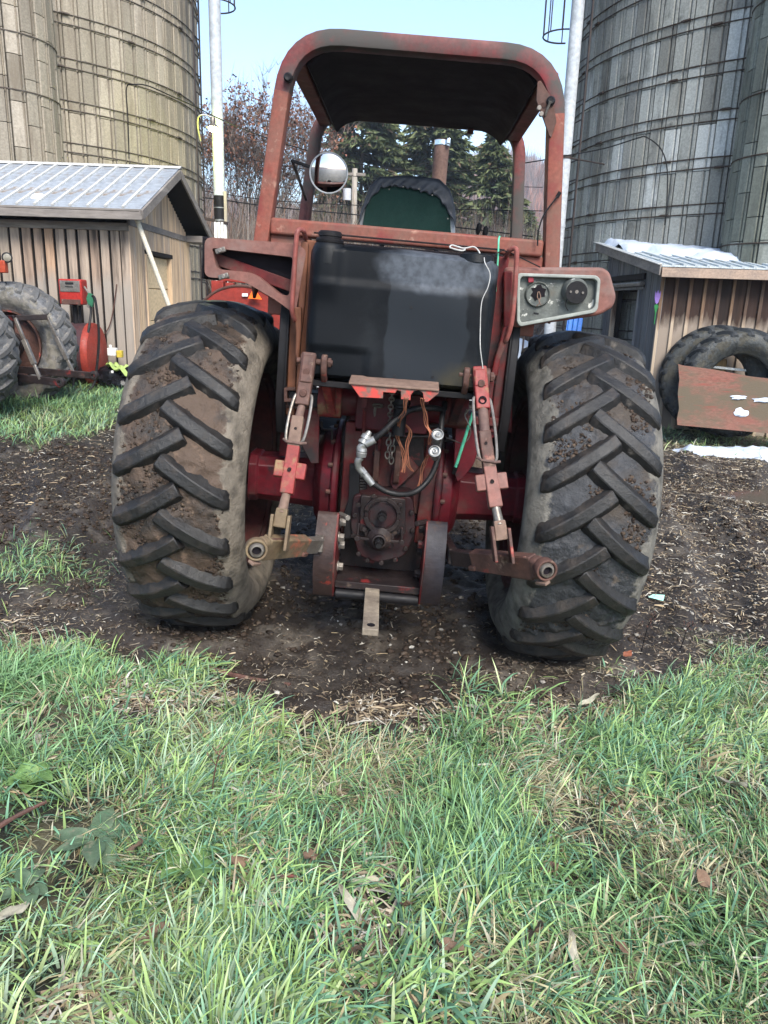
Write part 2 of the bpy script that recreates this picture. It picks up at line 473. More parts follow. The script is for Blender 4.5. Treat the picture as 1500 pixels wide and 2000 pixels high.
# puddle
m_water = M('puddle_water', (.05, .045, .038), None, 3, .05, .03, bump=.05, bscale=8, finevar=0)
mb = MB()
pp = [(3.75 + 1.0 * cos(a) * (1 + .22 * sin(3 * a + 1) + .1 * sin(7 * a)), 7.3 + .36 * sin(a) * (1 + .2 * sin(2 * a))) for a in np.linspace(0, 2 * pi, 40)[:-1]]
_pz = float(gbase(3.75, 7.3)) - .022
mb.add([(x, y, _pz) for x, y in pp], [tuple(range(len(pp)))])
tag(mb.obj('puddle', m_water), kind='structure')

# concrete strips beyond the yard
m_conc = M('pale_concrete', (.36, .36, .35), (.28, .28, .27), 2, .8, .08, layers=[((.12, .10, .08), 5, .58, .72, .8)], bscale=30)
def strip(name, x0, x1, y0, y1, m, dz):
    xs = np.linspace(x0, x1, 40); ys = np.linspace(y0, y1, 6)
    A, B = np.meshgrid(xs, ys); wob = (fbm(A * 1.5, B * 1.5, 61, 3) - .5) * .25
    edge = np.zeros_like(A); edge[0] = 1; edge[-1] = 1
    B = B + wob * edge
    Z = gbase(A, B) + dz
    Vv = np.stack([A.ravel(), B.ravel(), Z.ravel()], 1); J = np.arange(A.size).reshape(A.shape)
    F = np.stack([J[:-1, :-1].ravel(), J[:-1, 1:].ravel(), J[1:, 1:].ravel(), J[1:, :-1].ravel()], 1)
    o = bpy.data.objects.new(name, np_mesh(name, Vv, F, [m])); COL.objects.link(o); return tag(o, kind='structure')
strip('concrete_path', -2.9, 2.9, 11.0, 12.0, m_conc, .075)
strip('concrete_path', -2.7, 2.9, 13.0, 15.2, m_conc, .075)

# ============================================================ AGRICULTURAL TYRES
def rubber(name, base, mudc, side, seedscale, lo=.42, hi=.55, tw=.20):
    """tread valleys muddy, sidewall caked with dried mud beyond a ragged line (object x = across the tyre)"""
    m = M(name, base, tuple(b * 1.6 for b in base), 5, .36, .16, layers=[(mudc, seedscale, lo, hi, .62), (tuple(c * 1.9 for c in mudc), seedscale * 2.7, .60, .68, .85), ((.30, .28, .25), 9, .70, .76, .4)], bump=.9, bscale=36, bdist=.014, finevar=.3, spec=.35)
    nt = m.node_tree; N = nt.nodes; L = nt.links; bs = N[m['bsdf']]
    tc = N.new('ShaderNodeTexCoord'); sx = N.new('ShaderNodeSeparateXYZ'); L.new(tc.outputs['Object'], sx.inputs[0])
    ab = N.new('ShaderNodeMath'); ab.operation = 'ABSOLUTE'; L.new(sx.outputs[0], ab.inputs[0])
    nz = N.new('ShaderNodeTexNoise'); nz.inputs['Scale'].default_value = 9; nz.inputs['Detail'].default_value = 7; nz.inputs['Roughness'].default_value = .65; L.new(tc.outputs['Object'], nz.inputs['Vector'])
    md = N.new('ShaderNodeMath'); md.operation = 'MULTIPLY_ADD'; md.inputs[1].default_value = .22; L.new(nz.outputs['Fac'], md.inputs[0]); L.new(ab.outputs[0], md.inputs[2])
    mr = N.new('ShaderNodeMapRange'); mr.inputs[1].default_value = tw + .11; mr.inputs[2].default_value = tw + .125; L.new(md.outputs[0], mr.inputs[0])
    mx = N.new('ShaderNodeMix'); mx.data_type = 'RGBA'; L.new(mr.outputs[0], mx.inputs[0])
    old = bs.inputs['Base Color'].links[0].from_socket
    L.new(old, mx.inputs[6])
    n2 = N.new('ShaderNodeTexNoise'); n2.inputs['Scale'].default_value = 16; n2.inputs['Detail'].default_value = 8; L.new(tc.outputs['Object'], n2.inputs['Vector'])
    rp = N.new('ShaderNodeValToRGB'); rp.color_ramp.elements[0].position = .34; rp.color_ramp.elements[1].position = .62
    rp.color_ramp.elements[0].color = tuple(c * .45 for c in side) + (1,); rp.color_ramp.elements[1].color = tuple(side) + (1,)
    L.new(n2.outputs['Fac'], rp.inputs[0]); L.new(rp.outputs[0], mx.inputs[7]); L.new(mx.outputs[2], bs.inputs['Base Color'])
    ro = bs.inputs['Roughness'].links[0].from_socket; mf = N.new('ShaderNodeMix'); mf.data_type = 'FLOAT'; L.new(mr.outputs[0], mf.inputs[0]); L.new(ro, mf.inputs[2]); mf.inputs[3].default_value = .85; L.new(mf.outputs[0], bs.inputs['Roughness'])
    return m
m_carc = rubber('muddy_tyre_rubber', (.024, .020, .017), (.075, .050, .035), (.17, .145, .115), 3.6)
m_carc2 = rubber('wet_grey_tyre_rubber', (.030, .031, .034), (.048, .038, .030), (.15, .14, .12), 3.0, .50, .62, .205)
m_lug = M('lug_rubber', (.009, .009, .010), (.018, .017, .016), 7, .45, .16, layers=[((.05, .038, .029), 5, .50, .66, .7), ((.11, .095, .08), 9, .62, .72, .6)], bump=.7, bscale=45, bdist=.008, spec=.35)
m_oldrub = rubber('old_grey_tyre_rubber', (.11, .11, .11), (.17, .15, .125), (.20, .185, .155), 4, .5, .65, .19)
m_oldlug = M('old_lug_rubber', (.12, .12, .118), (.085, .082, .08), 6, .7, .1, layers=[((.22, .20, .17), 9, .6, .72, .85)], bump=.5, bscale=60)
m_darkrub = rubber('mossy_dark_tyre_rubber', (.040, .043, .042), (.06, .055, .04), (.075, .07, .055), 5, .5, .65, .21)
m_darklug = M('dark_lug_rubber', (.042, .047, .050), (.03, .032, .034), 6, .6, .1, bump=.5, bscale=60)

def carcass_mesh(name, R, W, rim_r, mat, lumps=.010, nseg=150, fine=False, crown=.035, side_bulge=.03, flat=0.0):
    """axis along x. R: radius at the valleys' crown; W: tread width. Only rubber: beads at rim_r"""
    h = W / 2
    prof = []                                   # (x, r)
    for t in np.linspace(-1, 1, 45 if fine else 25):
        prof.append((t * h, R - crown * t * t))
    side = []
    re = R - crown
    for t in np.linspace(0, 1, 12)[1:]:
        r = re + (rim_r - re) * t
        x = h + side_bulge * math.sin(pi * min(1, t * 1.15)) - .055 * t ** 3
        side.append((x, r))
    full = [(-x, r) for x, r in side[::-1]] + prof + side
    inner = [(h - .075, rim_r + .012), (h - .085, R - .13), (0, R - .09), (-h + .085, R - .13), (-h + .075, rim_r + .012)]
    full = full + inner
    m = len(full); X = np.array([p[0] for p in full]); Rr = np.array([p[1] for p in full])
    A = np.linspace(0, 2 * pi, nseg + 1)[:-1]
    AA, XX = np.meshgrid(A, X, indexing='ij'); RR = np.tile(Rr, (nseg, 1))
    tread = (np.abs(XX) < h * .98) & (RR > R - crown - .01)
    an = fbm((AA * R + 50) * 14, XX * 14 + 3, int(R * 97) % 50, 4); seam = np.minimum(1, np.minimum(AA, 2 * pi - AA) / .15)
    RR = RR + np.where(tread, (an - .42) * lumps * 2.4 * seam, (an - .5) * .006 * seam)
    if fine:
        a2 = fbm((AA * R + 50) * 38, XX * 38 + 3, 7, 4); patch = sstep(.46, .60, fbm((AA * R + 50) * 5, XX * 6 + 9, 5 + int(lumps * 1000), 3))
        RR = RR + np.where(tread, (a2 - .35) * .030 * patch * seam, 0)
    Y = RR * np.cos(AA); Z = RR * np.sin(AA)
    if flat: Z = np.maximum(Z, -flat)
    V = np.stack([XX.ravel(), Y.ravel(), Z.ravel()], 1)
    J = np.arange(nseg * m).reshape(nseg, m)
    J2 = np.roll(J, -1, 0)
    F = np.stack([J.ravel(), np.roll(J, -1, 1).ravel(), np.roll(J2, -1, 1).ravel(), J2.ravel()], 1)
    return np_mesh(name, V, F, [mat])

def lug_mesh(name, R, W, hgt, sgn, mats, arcshift, wt=.048, wb=.112, crown=.035, v0=-.045, nseg=9):
    """one bar: leads from just past the centre line to the shoulder and a little down it; sgn = side"""
    mb = MB(); h = W / 2
    rows = []
    for i in range(nseg + 1):
        t = i / nseg
        v = v0 + (h + .012 - v0) * t
        a = arcshift * (t ** .9) / R
        tt = max(0, v) / h
        rb = R - crown * tt * tt
        drop = 0
        if v > h - .01: drop = .012
        # bar direction in (v, arc) for the width
        dv = (h - v0); da = arcshift; ln = sqrt(dv * dv + da * da)
        nv, na = -da / ln, dv / ln
        kk = 1.0 - .12 * t
        top = rb + hgt * (1 - .18 * abs(t - .5)) - drop
        row = []
        for w, r in ((-wb / 2, rb - .014), (-wt / 2 * kk, top), (wt / 2 * kk, top), (wb / 2, rb - .014)):
            vv = v + nv * w; ang = a + na * w / R
            vv = min(vv, h + .018)
            row.append((sgn * vv, r * sin(ang), r * cos(ang)))
        rows.append(row)
    # shoulder end: step down the sidewall
    a = arcshift / R * 1.02
    end = []
    for w, r in ((-wb / 2, R - .12), (-wt / 2, R - crown - .005), (wt / 2, R - crown - .005), (wb / 2, R - .12)):
        end.append((sgn * (h + .022 if r > R - .1 else h + .006), r * sin(a + w * .8 / R), r * cos(a + w * .8 / R)))
    rows.append(end)
    vs = [p for r in rows for p in r]; n = len(rows); fs = []
    for i in range(n - 1):
        for k in range(3):
            fs.append((i * 4 + k, i * 4 + k + 1, (i + 1) * 4 + k + 1, (i + 1) * 4 + k))
        fs.append((i * 4 + 3, i * 4, (i + 1) * 4, (i + 1) * 4 + 3))
    fs += [(3, 2, 1, 0), ((n - 1) * 4, (n - 1) * 4 + 1, (n - 1) * 4 + 2, (n - 1) * 4 + 3)]
    mb.add(vs, fs)
    me = mb.mesh(name, mats, 40)
    return me
def put_lugs(tyre, R, W, hgt, n, mat, direction, arcshift=.21, phase=0.0, skip=None, bevel=.004, **kw):
    """direction +1: apex of the chevrons points up on the face toward -y"""
    ms = {s: lug_mesh('lug', R, W, hgt, s, [mat], -direction * arcshift, **kw) for s in (-1, 1)}
    for s in (-1, 1):
        for k in range(n):
            a = 2 * pi * (k + (.5 if s > 0 else 0)) / n + phase
            o = inst('lug', ms[s], tyre, rot=(a, 0, 0))
            if bevel:
                b = o.modifiers.new('bevel', 'BEVEL'); b.width = bevel; b.segments = 1; b.limit_method = 'ANGLE'; b.angle_limit = radians(40)

# ============================================================ SILOS, SHEDS, POLES
def add_zstain(m, z0, z1, col, amp=.5, scale=6.0, st=(1, 1, .25), coord='Object', fac=1.0):
    """weathering above/below a ragged line"""
    nt = m.node_tree; N = nt.nodes; L = nt.links; bs = N[m['bsdf']]
    tc = N.new('ShaderNodeTexCoord'); sx = N.new('ShaderNodeSeparateXYZ'); L.new(tc.outputs[coord], sx.inputs[0])
    oi = N.new('ShaderNodeObjectInfo'); v = N.new('ShaderNodeVectorMath'); v.operation = 'ADD'; L.new(tc.outputs[coord], v.inputs[0])
    cm = N.new('ShaderNodeMath'); cm.operation = 'MULTIPLY'; cm.inputs[1].default_value = 31; L.new(oi.outputs['Random'], cm.inputs[0])
    cx = N.new('ShaderNodeCombineXYZ'); L.new(cm.outputs[0], cx.inputs[0]); L.new(cx.outputs[0], v.inputs[1])
    mp = N.new('ShaderNodeMapping'); mp.inputs['Scale'].default_value = st; L.new(v.outputs[0], mp.inputs[0])
    nz = N.new('ShaderNodeTexNoise'); nz.inputs['Scale'].default_value = scale; nz.inputs['Detail'].default_value = 5; L.new(mp.outputs[0], nz.inputs['Vector'])
    md = N.new('ShaderNodeMath'); md.operation = 'MULTIPLY_ADD'; md.inputs[1].default_value = amp; L.new(nz.outputs['Fac'], md.inputs[0]); L.new(sx.outputs[2], md.inputs[2])
    mr = N.new('ShaderNodeMapRange'); mr.inputs[1].default_value = z0 + amp / 2; mr.inputs[2].default_value = z1 + amp / 2; mr.inputs[4].default_value = fac; L.new(md.outputs[0], mr.inputs[0])
    mx = N.new('ShaderNodeMix'); mx.data_type = 'RGBA'; L.new(mr.outputs[0], mx.inputs[0]); L.new(bs.inputs['Base Color'].links[0].from_socket, mx.inputs[6]); mx.inputs[7].default_value = tuple(col) + (1,)
    L.new(mx.outputs[2], bs.inputs['Base Color'])
def stave_mesh(w, h, d=.055, rib=.26):
    a = w / 2 - .005; rx = a - w * rib
    prof = [(-a, 0), (-a, -d + .006), (-a + .010, -d - .008), (rx - .014, -d - .008), (rx - .004, -d + .032), (rx + .014, -d + .032), (rx + .022, -d - .004), (a - .006, -d - .002), (a, -d + .006), (a, 0)]
    b = MB(); b.prism(prof, .005, h - .006, 'z'); return b
SW, SHT = .254, .62
def silo(name, c, r, face, a_lo, a_hi, z_lo, z_hi, mats, chute, label):
    """c centre, face = angle (deg, from +x ccw) of the side nearest the yard; staves as parts between a_lo..a_hi (deg offsets)"""
    root = empty(name, (c[0], c[1], 0), label=label, cat='silo')
    m_st, m_core, m_hoop = mats
    n = int(round(2 * pi * r / SW)); w = 2 * pi * r / n
    me = stave_mesh(w, SHT).mesh('stave', [m_st], 30)
    rest = MB(); gb = float(gbase(c[0], c[1]))
    one = stave_mesh(w, SHT)
    for k in range(n):
        ang = radians(face) + 2 * pi * k / n
        off = math.degrees(((ang - radians(face) + pi) % (2 * pi)) - pi)
        vis = a_lo <= off <= a_hi
        nzr = int((9.5 - 0) / SHT)
        for j in range(-1, nzr):
            z = gb - .2 + j * SHT + (.17 if k % 2 else 0)
            lz = ang + pi / 2
            if vis and z + SHT > z_lo and z < z_hi:
                inst('stave', me, root, (r * cos(ang), r * sin(ang), z), (0, 0, lz))
            elif vis or abs(off) < 130:
                if z > -1 and (z < z_hi + 2.6):
                    co, si = cos(lz), sin(lz)
                    rest.add([(r * cos(ang) + x * co - y * si, r * sin(ang) + x * si + y * co, z + zz) for x, y, zz in one.v], one.f)
    o = rest.obj('stave', m_st, root, smooth=0); o['kind'] = 'stuff'
    b = MB(); b.cyl((0, 0, gb - 1), (0, 0, 14), r - .004, n=96); b.obj('silo_core', m_core, root)
    # hoops in pairs with joint lugs
    rnd = random.Random(int(c[0] * 10))
    z = gb - .2 + SHT * .0
    zs = []
    while z < 8.2:
        zs += [z + .03, z + .165]; z += SHT
    lug = MB(); lug.box((-.055, -.028, -.016), (.055, .0, .016)); lug.box((-.075, -.040, -.007), (.075, -.028, .007))
    lme = lug.mesh('hoop_lug', [m_hoop])
    for i, z in enumerate(zs):
        b = MB(); rr = r + .061 + .010
        pts = [(rr * cos(a), rr * sin(a), z + .006 * sin(5 * a + i)) for a in np.linspace(radians(face + a_lo - 30), radians(face + a_hi + 30), 70)]
        b.tube(pts, .0095, 5); h = b.obj('hoop', m_hoop, root)
        for q in range(2):
            a = radians(face + a_lo + (a_hi - a_lo) * ((.33 * (i % 3) + .18 + .45 * q + rnd.uniform(-.04, .04)) % 1.0))
            inst('hoop_lug', lme, h, (rr * cos(a), rr * sin(a), z), (0, 0, a + pi / 2))
    # chute: narrower half round of the same staves standing against the wall
    ca, cr, m_ch = chute
    cc = Vector((c[0] + (r + .12) * cos(radians(ca)), c[1] + (r + .12) * sin(radians(ca)), 0)) - Vector((c[0], c[1], 0))
    ch = empty('chute', cc, parent=root)
    nn = int(2 * pi * cr / .22)
    cme = stave_mesh(2 * pi * cr / nn, SHT, .04, .2).mesh('chute_stave', [m_ch], 30)
    for k in range(nn):
        a = 2 * pi * k / nn; 
        if cos(a - radians(face)) < -.35: continue
        for j in range(0, 14):
            z = gb + j * SHT + (.3 if k % 2 else 0)
            inst('chute_stave', cme, ch, (cr * cos(a), cr * sin(a), z), (0, 0, a + pi / 2))
    b = MB(); b.cyl((0, 0, gb - .5), (0, 0, 13), cr - .006, n=32); b.obj('chute_core', m_core, ch)
    for i, z in enumerate(zs[::3]):
        b = MB(); b.tube([((cr + .055) * cos(a), (cr + .055) * sin(a), z) for a in np.linspace(radians(face) - 1.9, radians(face) + 1.9, 24)], .010, 5); b.obj('chute_hoop', m_hoop, ch)
    return root
m_stL = M('tan_concrete_stave', (.2, .17, .12), None, 4, .85, .08, rnd=[(.26, .232, .186), (.30, .265, .212), (.22, .195, .157), (.345, .305, .25), (.28, .245, .195), (.24, .212, .17), (.32, .28, .222)],
          layers=[((.15, .125, .095), 5, .52, .72, .9, (1, 1, .12)), ((.36, .32, .26), 14, .64, .78, .9, (1, 1, .25))], bscale=60, bump=.5)
m_stR = M('grey_concrete_stave', (.14, .14, .12), None, 4, .8, .1, rnd=[(.27, .27, .245), (.32, .325, .295), (.20, .20, .18), (.37, .38, .355), (.29, .29, .26), (.46, .475, .455), (.22, .22, .20), (.30, .305, .28)],
          layers=[((.08, .08, .073), 5, .52, .70, .9, (1, 1, .14)), ((.36, .37, .35), 12, .66, .78, .85, (1, 1, .2)), ((.04, .04, .036), 3, .58, .75, .9)], bscale=60, bump=.6)
m_core = M('dark_joint_mortar', (.045, .042, .036), None, 5, .9, .05)
m_hoopL = M('rusty_grey_hoop_rod', (.13, .115, .10), (.08, .06, .05), 9, .6, .1, metal=.3)
m_hoopR = M('dark_rusted_hoop_rod', (.035, .028, .026), (.06, .04, .03), 9, .7, .1)
m_chR = M('greenish_grey_stave', (.2, .21, .18), None, 4, .8, .1, rnd=[(.22, .235, .20), (.17, .18, .15), (.26, .27, .24), (.20, .21, .18)], layers=[((.08, .085, .07), 4, .48, .68, .9, (1, 1, .2))], bscale=50, bump=.5)
SLc, SLr = (-7.6, 16.3), 3.6
silo('silo', SLc, SLr, 65 - 90 - 40, -22, 92, 2.2, 7.6, (m_stL, m_core, m_hoopL), (-66, .78, m_stL), 'tan concrete stave silo behind the shed with the ribbed metal roof')
SRc, SRr = (7.05, 14.9), 3.8
silo('silo', SRc, SRr, -90 - 25 - 40, -40, 62, 2.0, 7.3, (m_stR, m_core, m_hoopR), (-113, .80, m_chR), 'mottled grey concrete stave silo behind the snowy roofed shed')

# board left leaning in the chute gap, cables on the silos
mb = MB(); mb.bar((-5.581,13,3.656), (-5.52,13,4.864), .16, .05); tag(mb.obj('dark_plank', m_dark, None, .006), 'dark plank standing upright against the tan silo beside its chute', 'plank')
m_wire = M('black_cable', (.012, .012, .013), None, 5, .6, .05, bump=0)
def wire(pts, r, label, name='cable', cat='cable', group=None, m=m_wire, sm=6):
    b = MB(); b.tube(smooth(pts, sm), r, 6); return tag(b.obj(name, m), label, cat, group)
wire([(-4.398,13.6,3.85), (-4.346,13.5,4.445), (-4.312,13.4,4.854), (-4.155,13.3,4.885), (-3.959,13.4,4.893), (-3.638,13.7,4.811), (-3.343,14.2,4.765)], .010, 'black cable looping over the face of the tan silo')
wire([(-3.343,14.2,4.765), (-3.064,14.1,4.625), (-2.358,14,4.357), (-1.319,14,4.086), (-0.534,14,3.933), (0.253,14,3.867), (1.262,13.6,3.835), (2.165,13,3.895), (2.6,12.8,3.955), (3.17,12.6,4.045), (3.484,12,4.082), (3.592,11.95,4.089), (3.8,11.9,3.938), (3.93,11.9,3.67), (3.986,11.9,3.189), (3.992,11.9,2.908)], .009, 'overhead cable strung across the yard from one silo to the other')
wire([(-4.714,20,4.033), (-4.274,20,3.999), (-2.887,20,3.863), (-0.863,20,3.745), (1.172,20,3.567), (3.472,20,3.372)], .014, 'overhead line crossing behind the tractor at seat height')
wire([(-5.179,22,4.446), (-4.697,22,4.383), (-3.175,22,4.247), (-0.954,22,4.196), (1.268,22,4.17), (4.042,22,4.2)], .011, 'thinner overhead line just above the one at seat height')
wire([(-5.519,26,6.043), (-3.42,26,5.732), (-1.146,26,5.498), (2.112,26,5.367), (4.717,26,5.353)], .010, 'faint overhead line passing behind the exhaust stack')

# ---- white filler pipes, ladders with cages, lamp
m_pipeW = M('white_pvc_pipe', (.44, .47, .50), (.37, .40, .43), 3, .4, .1, bscale=30, bump=.05)
m_ladder = M('dark_ladder_steel', (.03, .025, .025), (.05, .035, .03), 6, .6, .1)
pl = empty('filler_pipe', (-3.11, 14.5, 0), label='white filler pipe with a black band beside the tan silo', cat='pipe')
mb = MB(); mb.cyl((0, 0, 3.42), (0, 0, 10), .100, n=24); mb.obj('pipe', m_pipeW, pl)
mb = MB(); mb.cyl((0, 0, 3.02), (0, 0, 3.43), .103, n=24); mb.obj('rubber_sleeve', m_black, pl)
mb = MB(); mb.cyl((.0, 0, 3.22), (0, 0, 3.235), .105, n=24); mb.cyl((.0, 0, 3.0), (0, 0, 3.03), .106, n=24); mb.obj('band', m_zinc, pl)
mb = MB(); mb.cyl((0, 0, .3), (0, 0, 3.02), .09, n=16); mb.obj('lower_pipe', m_white, pl)
for x in (-.06, 0, .06, .115): 
    mb = MB(); mb.box((x - .022, -.125, .4), (x + .022, -.10, 2.98)); mb.obj('slat', m_white, pl)
mb = MB(); mb.bar((-.75, .15, 3.13), (.16, -.12, 2.96), .05, .05, (0, 1, 0)); mb.obj('support_arm', m_ladder, pl)
mb = MB(); mb.box((.09, -.07, .4), (.14, -.02, 3.5)); mb.obj('wooden_stake', M('weathered_stake', (.32, .28, .22), None, 6, .8, .1, stretch=(1, 1, .1)), pl)
pr = empty('filler_pipe', (2.71, 13.2, 0), label='white filler pipe beside the mottled grey silo', cat='pipe')
mb = MB(); mb.cyl((0, 0, .3), (0, 0, 10), .098, n=24); mb.obj('pipe', m_pipeW, pr)
mb = MB(); mb.cyl((0, 0, 3.98), (0, 0, 4.03), .106, n=24); mb.cyl((.09, 0, 4.0), (1.2, .6, 3.97), .012, n=8); mb.obj('pipe_clamp', m_ladder, pr)
mb = MB(); mb.cyl((0, 0, 2.96), (0, 0, 3.0), .104, n=24); mb.obj('pipe_collar', m_pipeW, pr)
def ladder(label, x, y, z0, z1, cage0, rot, cr=.36):
    t = empty('ladder', (x, y, 0), (0, 0, rot), label, 'ladder')
    for s in (-1, 1):
        b = MB(); b.box((s * .19 - .02, -.012, z0), (s * .19 + .02, .012, z1)); b.obj('ladder_rail', m_ladder, t)
    rm = MB().cyl((-.19, 0, 0), (.19, 0, 0), .011, n=6).mesh('rung', [m_ladder])
    z = z0 + .15
    while z < z1: inst('rung', rm, t, (0, 0, z)); z += .3
    pts = [(cr * cos(a), -.36 - cr * sin(a) * 0 - cr * .0 - cr * sin(a) * .95, 0) for a in np.linspace(-.5, pi + .5, 22)]
    hm = MB().tube(pts, .013, 6).mesh('cage_hoop', [m_ladder])
    z = cage0
    while z < z1: inst('cage_hoop', hm, t, (0, 0, z)); z += .95
    vm = MB().cyl((0, 0, cage0), (0, 0, z1), .010, n=6).mesh('cage_bar', [m_ladder])
    for k in (1, 5, 8, 11, 13, 16, 20): inst('cage_bar', vm, t, pts[k])
    return t
ladder('dark ladder with safety cage on the tan silo, behind the white pipe', -3.62, 15.3, .3, 10, 6.65, radians(88), .36)
ladder('ladder with safety cage beside the mottled grey silo', 2.98, 13.75, .3, 10, 5.86, radians(-80), .34)
lp = empty('yard_lamp', (-3.30, 14.0, 0), label='lit yard lamp on a curved arm in front of the white filler pipe', cat='lamp')
q = Vector((-3.081,14,4.455)) - Vector((-3.30, 14.0, 0)); 
mb = MB(); mb.lathe([(.035, .14), (.045, .12), (.045, .04), (.06, .03), (.11, -.02), (.105, -.02), (.05, .02), (0, .03)], q, (0, 0, 1), 24); mb.obj('lamp_shade', m_wornsteel, lp)
m_bulb = bpy.data.materials.new('lit_bulb'); m_bulb.use_nodes = True; _e = m_bulb.node_tree.nodes['Principled BSDF']; _e.inputs['Emission Color'].default_value = (1, .80, .42, 1); _e.inputs['Emission Strength'].default_value = 22; _e.inputs['Base Color'].default_value = (1, .9, .7, 1)
mb = MB(); mb.lathe([(0, .02), (.055, .01), (.068, -.03), (.055, -.07), (0, -.09)], q, (0, 0, 1), 20); mb.obj('bulb', m_bulb, lp, smooth=80)
mb = MB(); mb.tube(smooth([q + Vector((-.36, .6, -.12)), q + Vector((-.33, .3, .05)), q + Vector((-.24, .02, .15)), q + Vector((-.12, 0, .17)), q + Vector((0, 0, .13))], 6), .012, 8); mb.obj('curved_arm', M('pale_arm_paint', (.5, .5, .42), None, 5, .5, .1), lp)
ld = bpy.data.lights.new('lamp_light', 'POINT'); ld.energy = 8; ld.color = (.92, 1.0, .10); ld.shadow_soft_size = .07
lo = bpy.data.objects.new('lamp_light', ld); COL.objects.link(lo); lo.location = Vector((-3.30, 14.0, 0)) + q + Vector((0.0, -.01, -.20))

# ============================================================ SHED WITH RIBBED METAL ROOF
WOODL = [(.36, .235, .155), (.30, .215, .16), (.28, .225, .175), (.39, .26, .17), (.32, .25, .195)]
m_board = M('weathered_barn_board', (.3, .2, .15), None, 4, .8, .08, rnd=WOODL, layers=[((.06, .047, .04), 7, .50, .68, .9, (1, 1, .07)), ((.40, .33, .26), 16, .60, .75, .9, (1, 1, .05)), ((.07, .05, .04), 16, .70, .76, .9, (1, 1, .6))], bscale=50, stretch=(1, 1, .1), bump=.5)
add_zstain(m_board, 1.95, 1.75, (.25, .228, .20), .5, 5, fac=.7)
m_slat = M('narrow_weathered_slat', (.3, .22, .16), None, 4, .8, .08, rnd=[(.52, .37, .24), (.43, .32, .23), (.58, .42, .27), (.47, .37, .28)], layers=[((.12, .09, .07), 8, .52, .72, .9, (1, 1, .07))], bscale=50, stretch=(1, 1, .1), bump=.4)
m_gap = M('dark_gap_wood', (.014, .011, .010), None, 5, .9, .05, stretch=(1, 1, .1))
m_fascia = M('grey_weathered_fascia', (.21, .185, .165), (.15, .135, .125), 5, .8, .08, layers=[((.30, .27, .24), 7, .55, .72, .9, (.1, .1, 1))], bscale=60, stretch=(.15, .4, 1), bump=.4)
m_roofL = M('old_galvanized_roof', (.36, .40, .45), (.27, .30, .34), 5, .42, .1, metal=.25, layers=[((.20, .145, .095), 2.6, .60, .70, .8), ((.50, .52, .54), 9, .58, .72, .5, (1, .25, 1)), ((.17, .18, .2), 10, .62, .74, .6)], bscale=20, bump=.1)
m_rib = M('pale_roof_rib', (.60, .60, .58), (.5, .5, .48), 6, .45, .1, metal=.2)
sh = empty('shed', (0, 0, 0), label='weathered board shed with ribbed metal roof beside the tan silo', cat='shed')
def sp(name, mb, m, bevel=.004, par=sh): return mb.obj(name, m, par, bevel, 1)
mb = MB(); mb.box((-8.6, 10.53, .0), (-3.64, 13.6, 2.60)); mb.box((-3.64, 10.53, 0), (-3.472, 11.10, 2.60)); mb.box((-3.64, 12.46, 0), (-3.472, 13.6, 2.60)); mb.box((-3.64, 11.10, 2.31), (-3.472, 12.46, 2.60)); mb.prism([(10.53, 2.6), (13.6, 2.6), (12.07, 3.30)], -8.6, -3.472, 'x'); sp('wall_core', mb, m_gap, 0)
rb_ = random.Random(3)
x = -3.46; i = 0
while x > -8.4:
    w = rb_.uniform(.104, .118)
    mb = MB(); y0 = 10.5 - rb_.uniform(0, .006)
    mb.box((x - w, y0, .15), (x, 10.528, 2.50)); sp('wall_board', mb, m_board, .004)
    x -= w + rb_.uniform(.030, .042) + (.0 if i > 0 else -.018); i += 1
mb = MB(); mb.box((-8.6, 10.47, 2.49), (-3.45, 10.53, 2.585)); sp('top_trim', mb, m_fascia)
y = 10.50; i = 0
while y < 13.6:
    w = .082; mid = y + w / 2
    top = 3.30 - abs(12.07 - mid) * .455
    mb = MB(); mb.box((-3.47, y, 2.64), (-3.445, y + w - .006, top - .01))
    if top > 2.70: sp('gable_slat', mb, m_slat, .002)
    if not (11.12 < mid < 12.42):
        mb = MB(); mb.box((-3.47, y, .15), (-3.445, y + w - .006, 2.56)); sp('wall_slat', mb, m_slat, .002)
    else:
        mb = MB(); mb.box((-3.47, y, 2.27), (-3.445, y + w - .006, 2.56)); sp('wall_slat', mb, m_slat, .002)
    y += w
mb = MB(); mb.box((-3.47, 10.5, 2.56), (-3.43, 13.6, 2.645)); sp('gable_trim', mb, m_fascia)
m_door = M('tan_door_panel', (.66, .50, .30), (.58, .44, .27), 3, .7, .08, bscale=40)
for k in range(4):
    mb = MB(); z0 = .42 + k * .455; mb.box((-3.54, 11.18, z0), (-3.495, 12.36, z0 + .445)); sp('door_panel', mb, m_door, .006)
mb = MB(); mb.box((-3.62, 11.10, .3), (-3.43, 11.17, 2.27)); sp('door_frame', mb, m_slat); mb = MB(); mb.box((-3.62, 12.37, .3), (-3.43, 12.45, 2.27)); sp('door_frame', mb, m_slat)
mb = MB(); mb.box((-3.62, 11.10, 2.24), (-3.425, 12.45, 2.30)); sp('door_header', mb, m_gap)
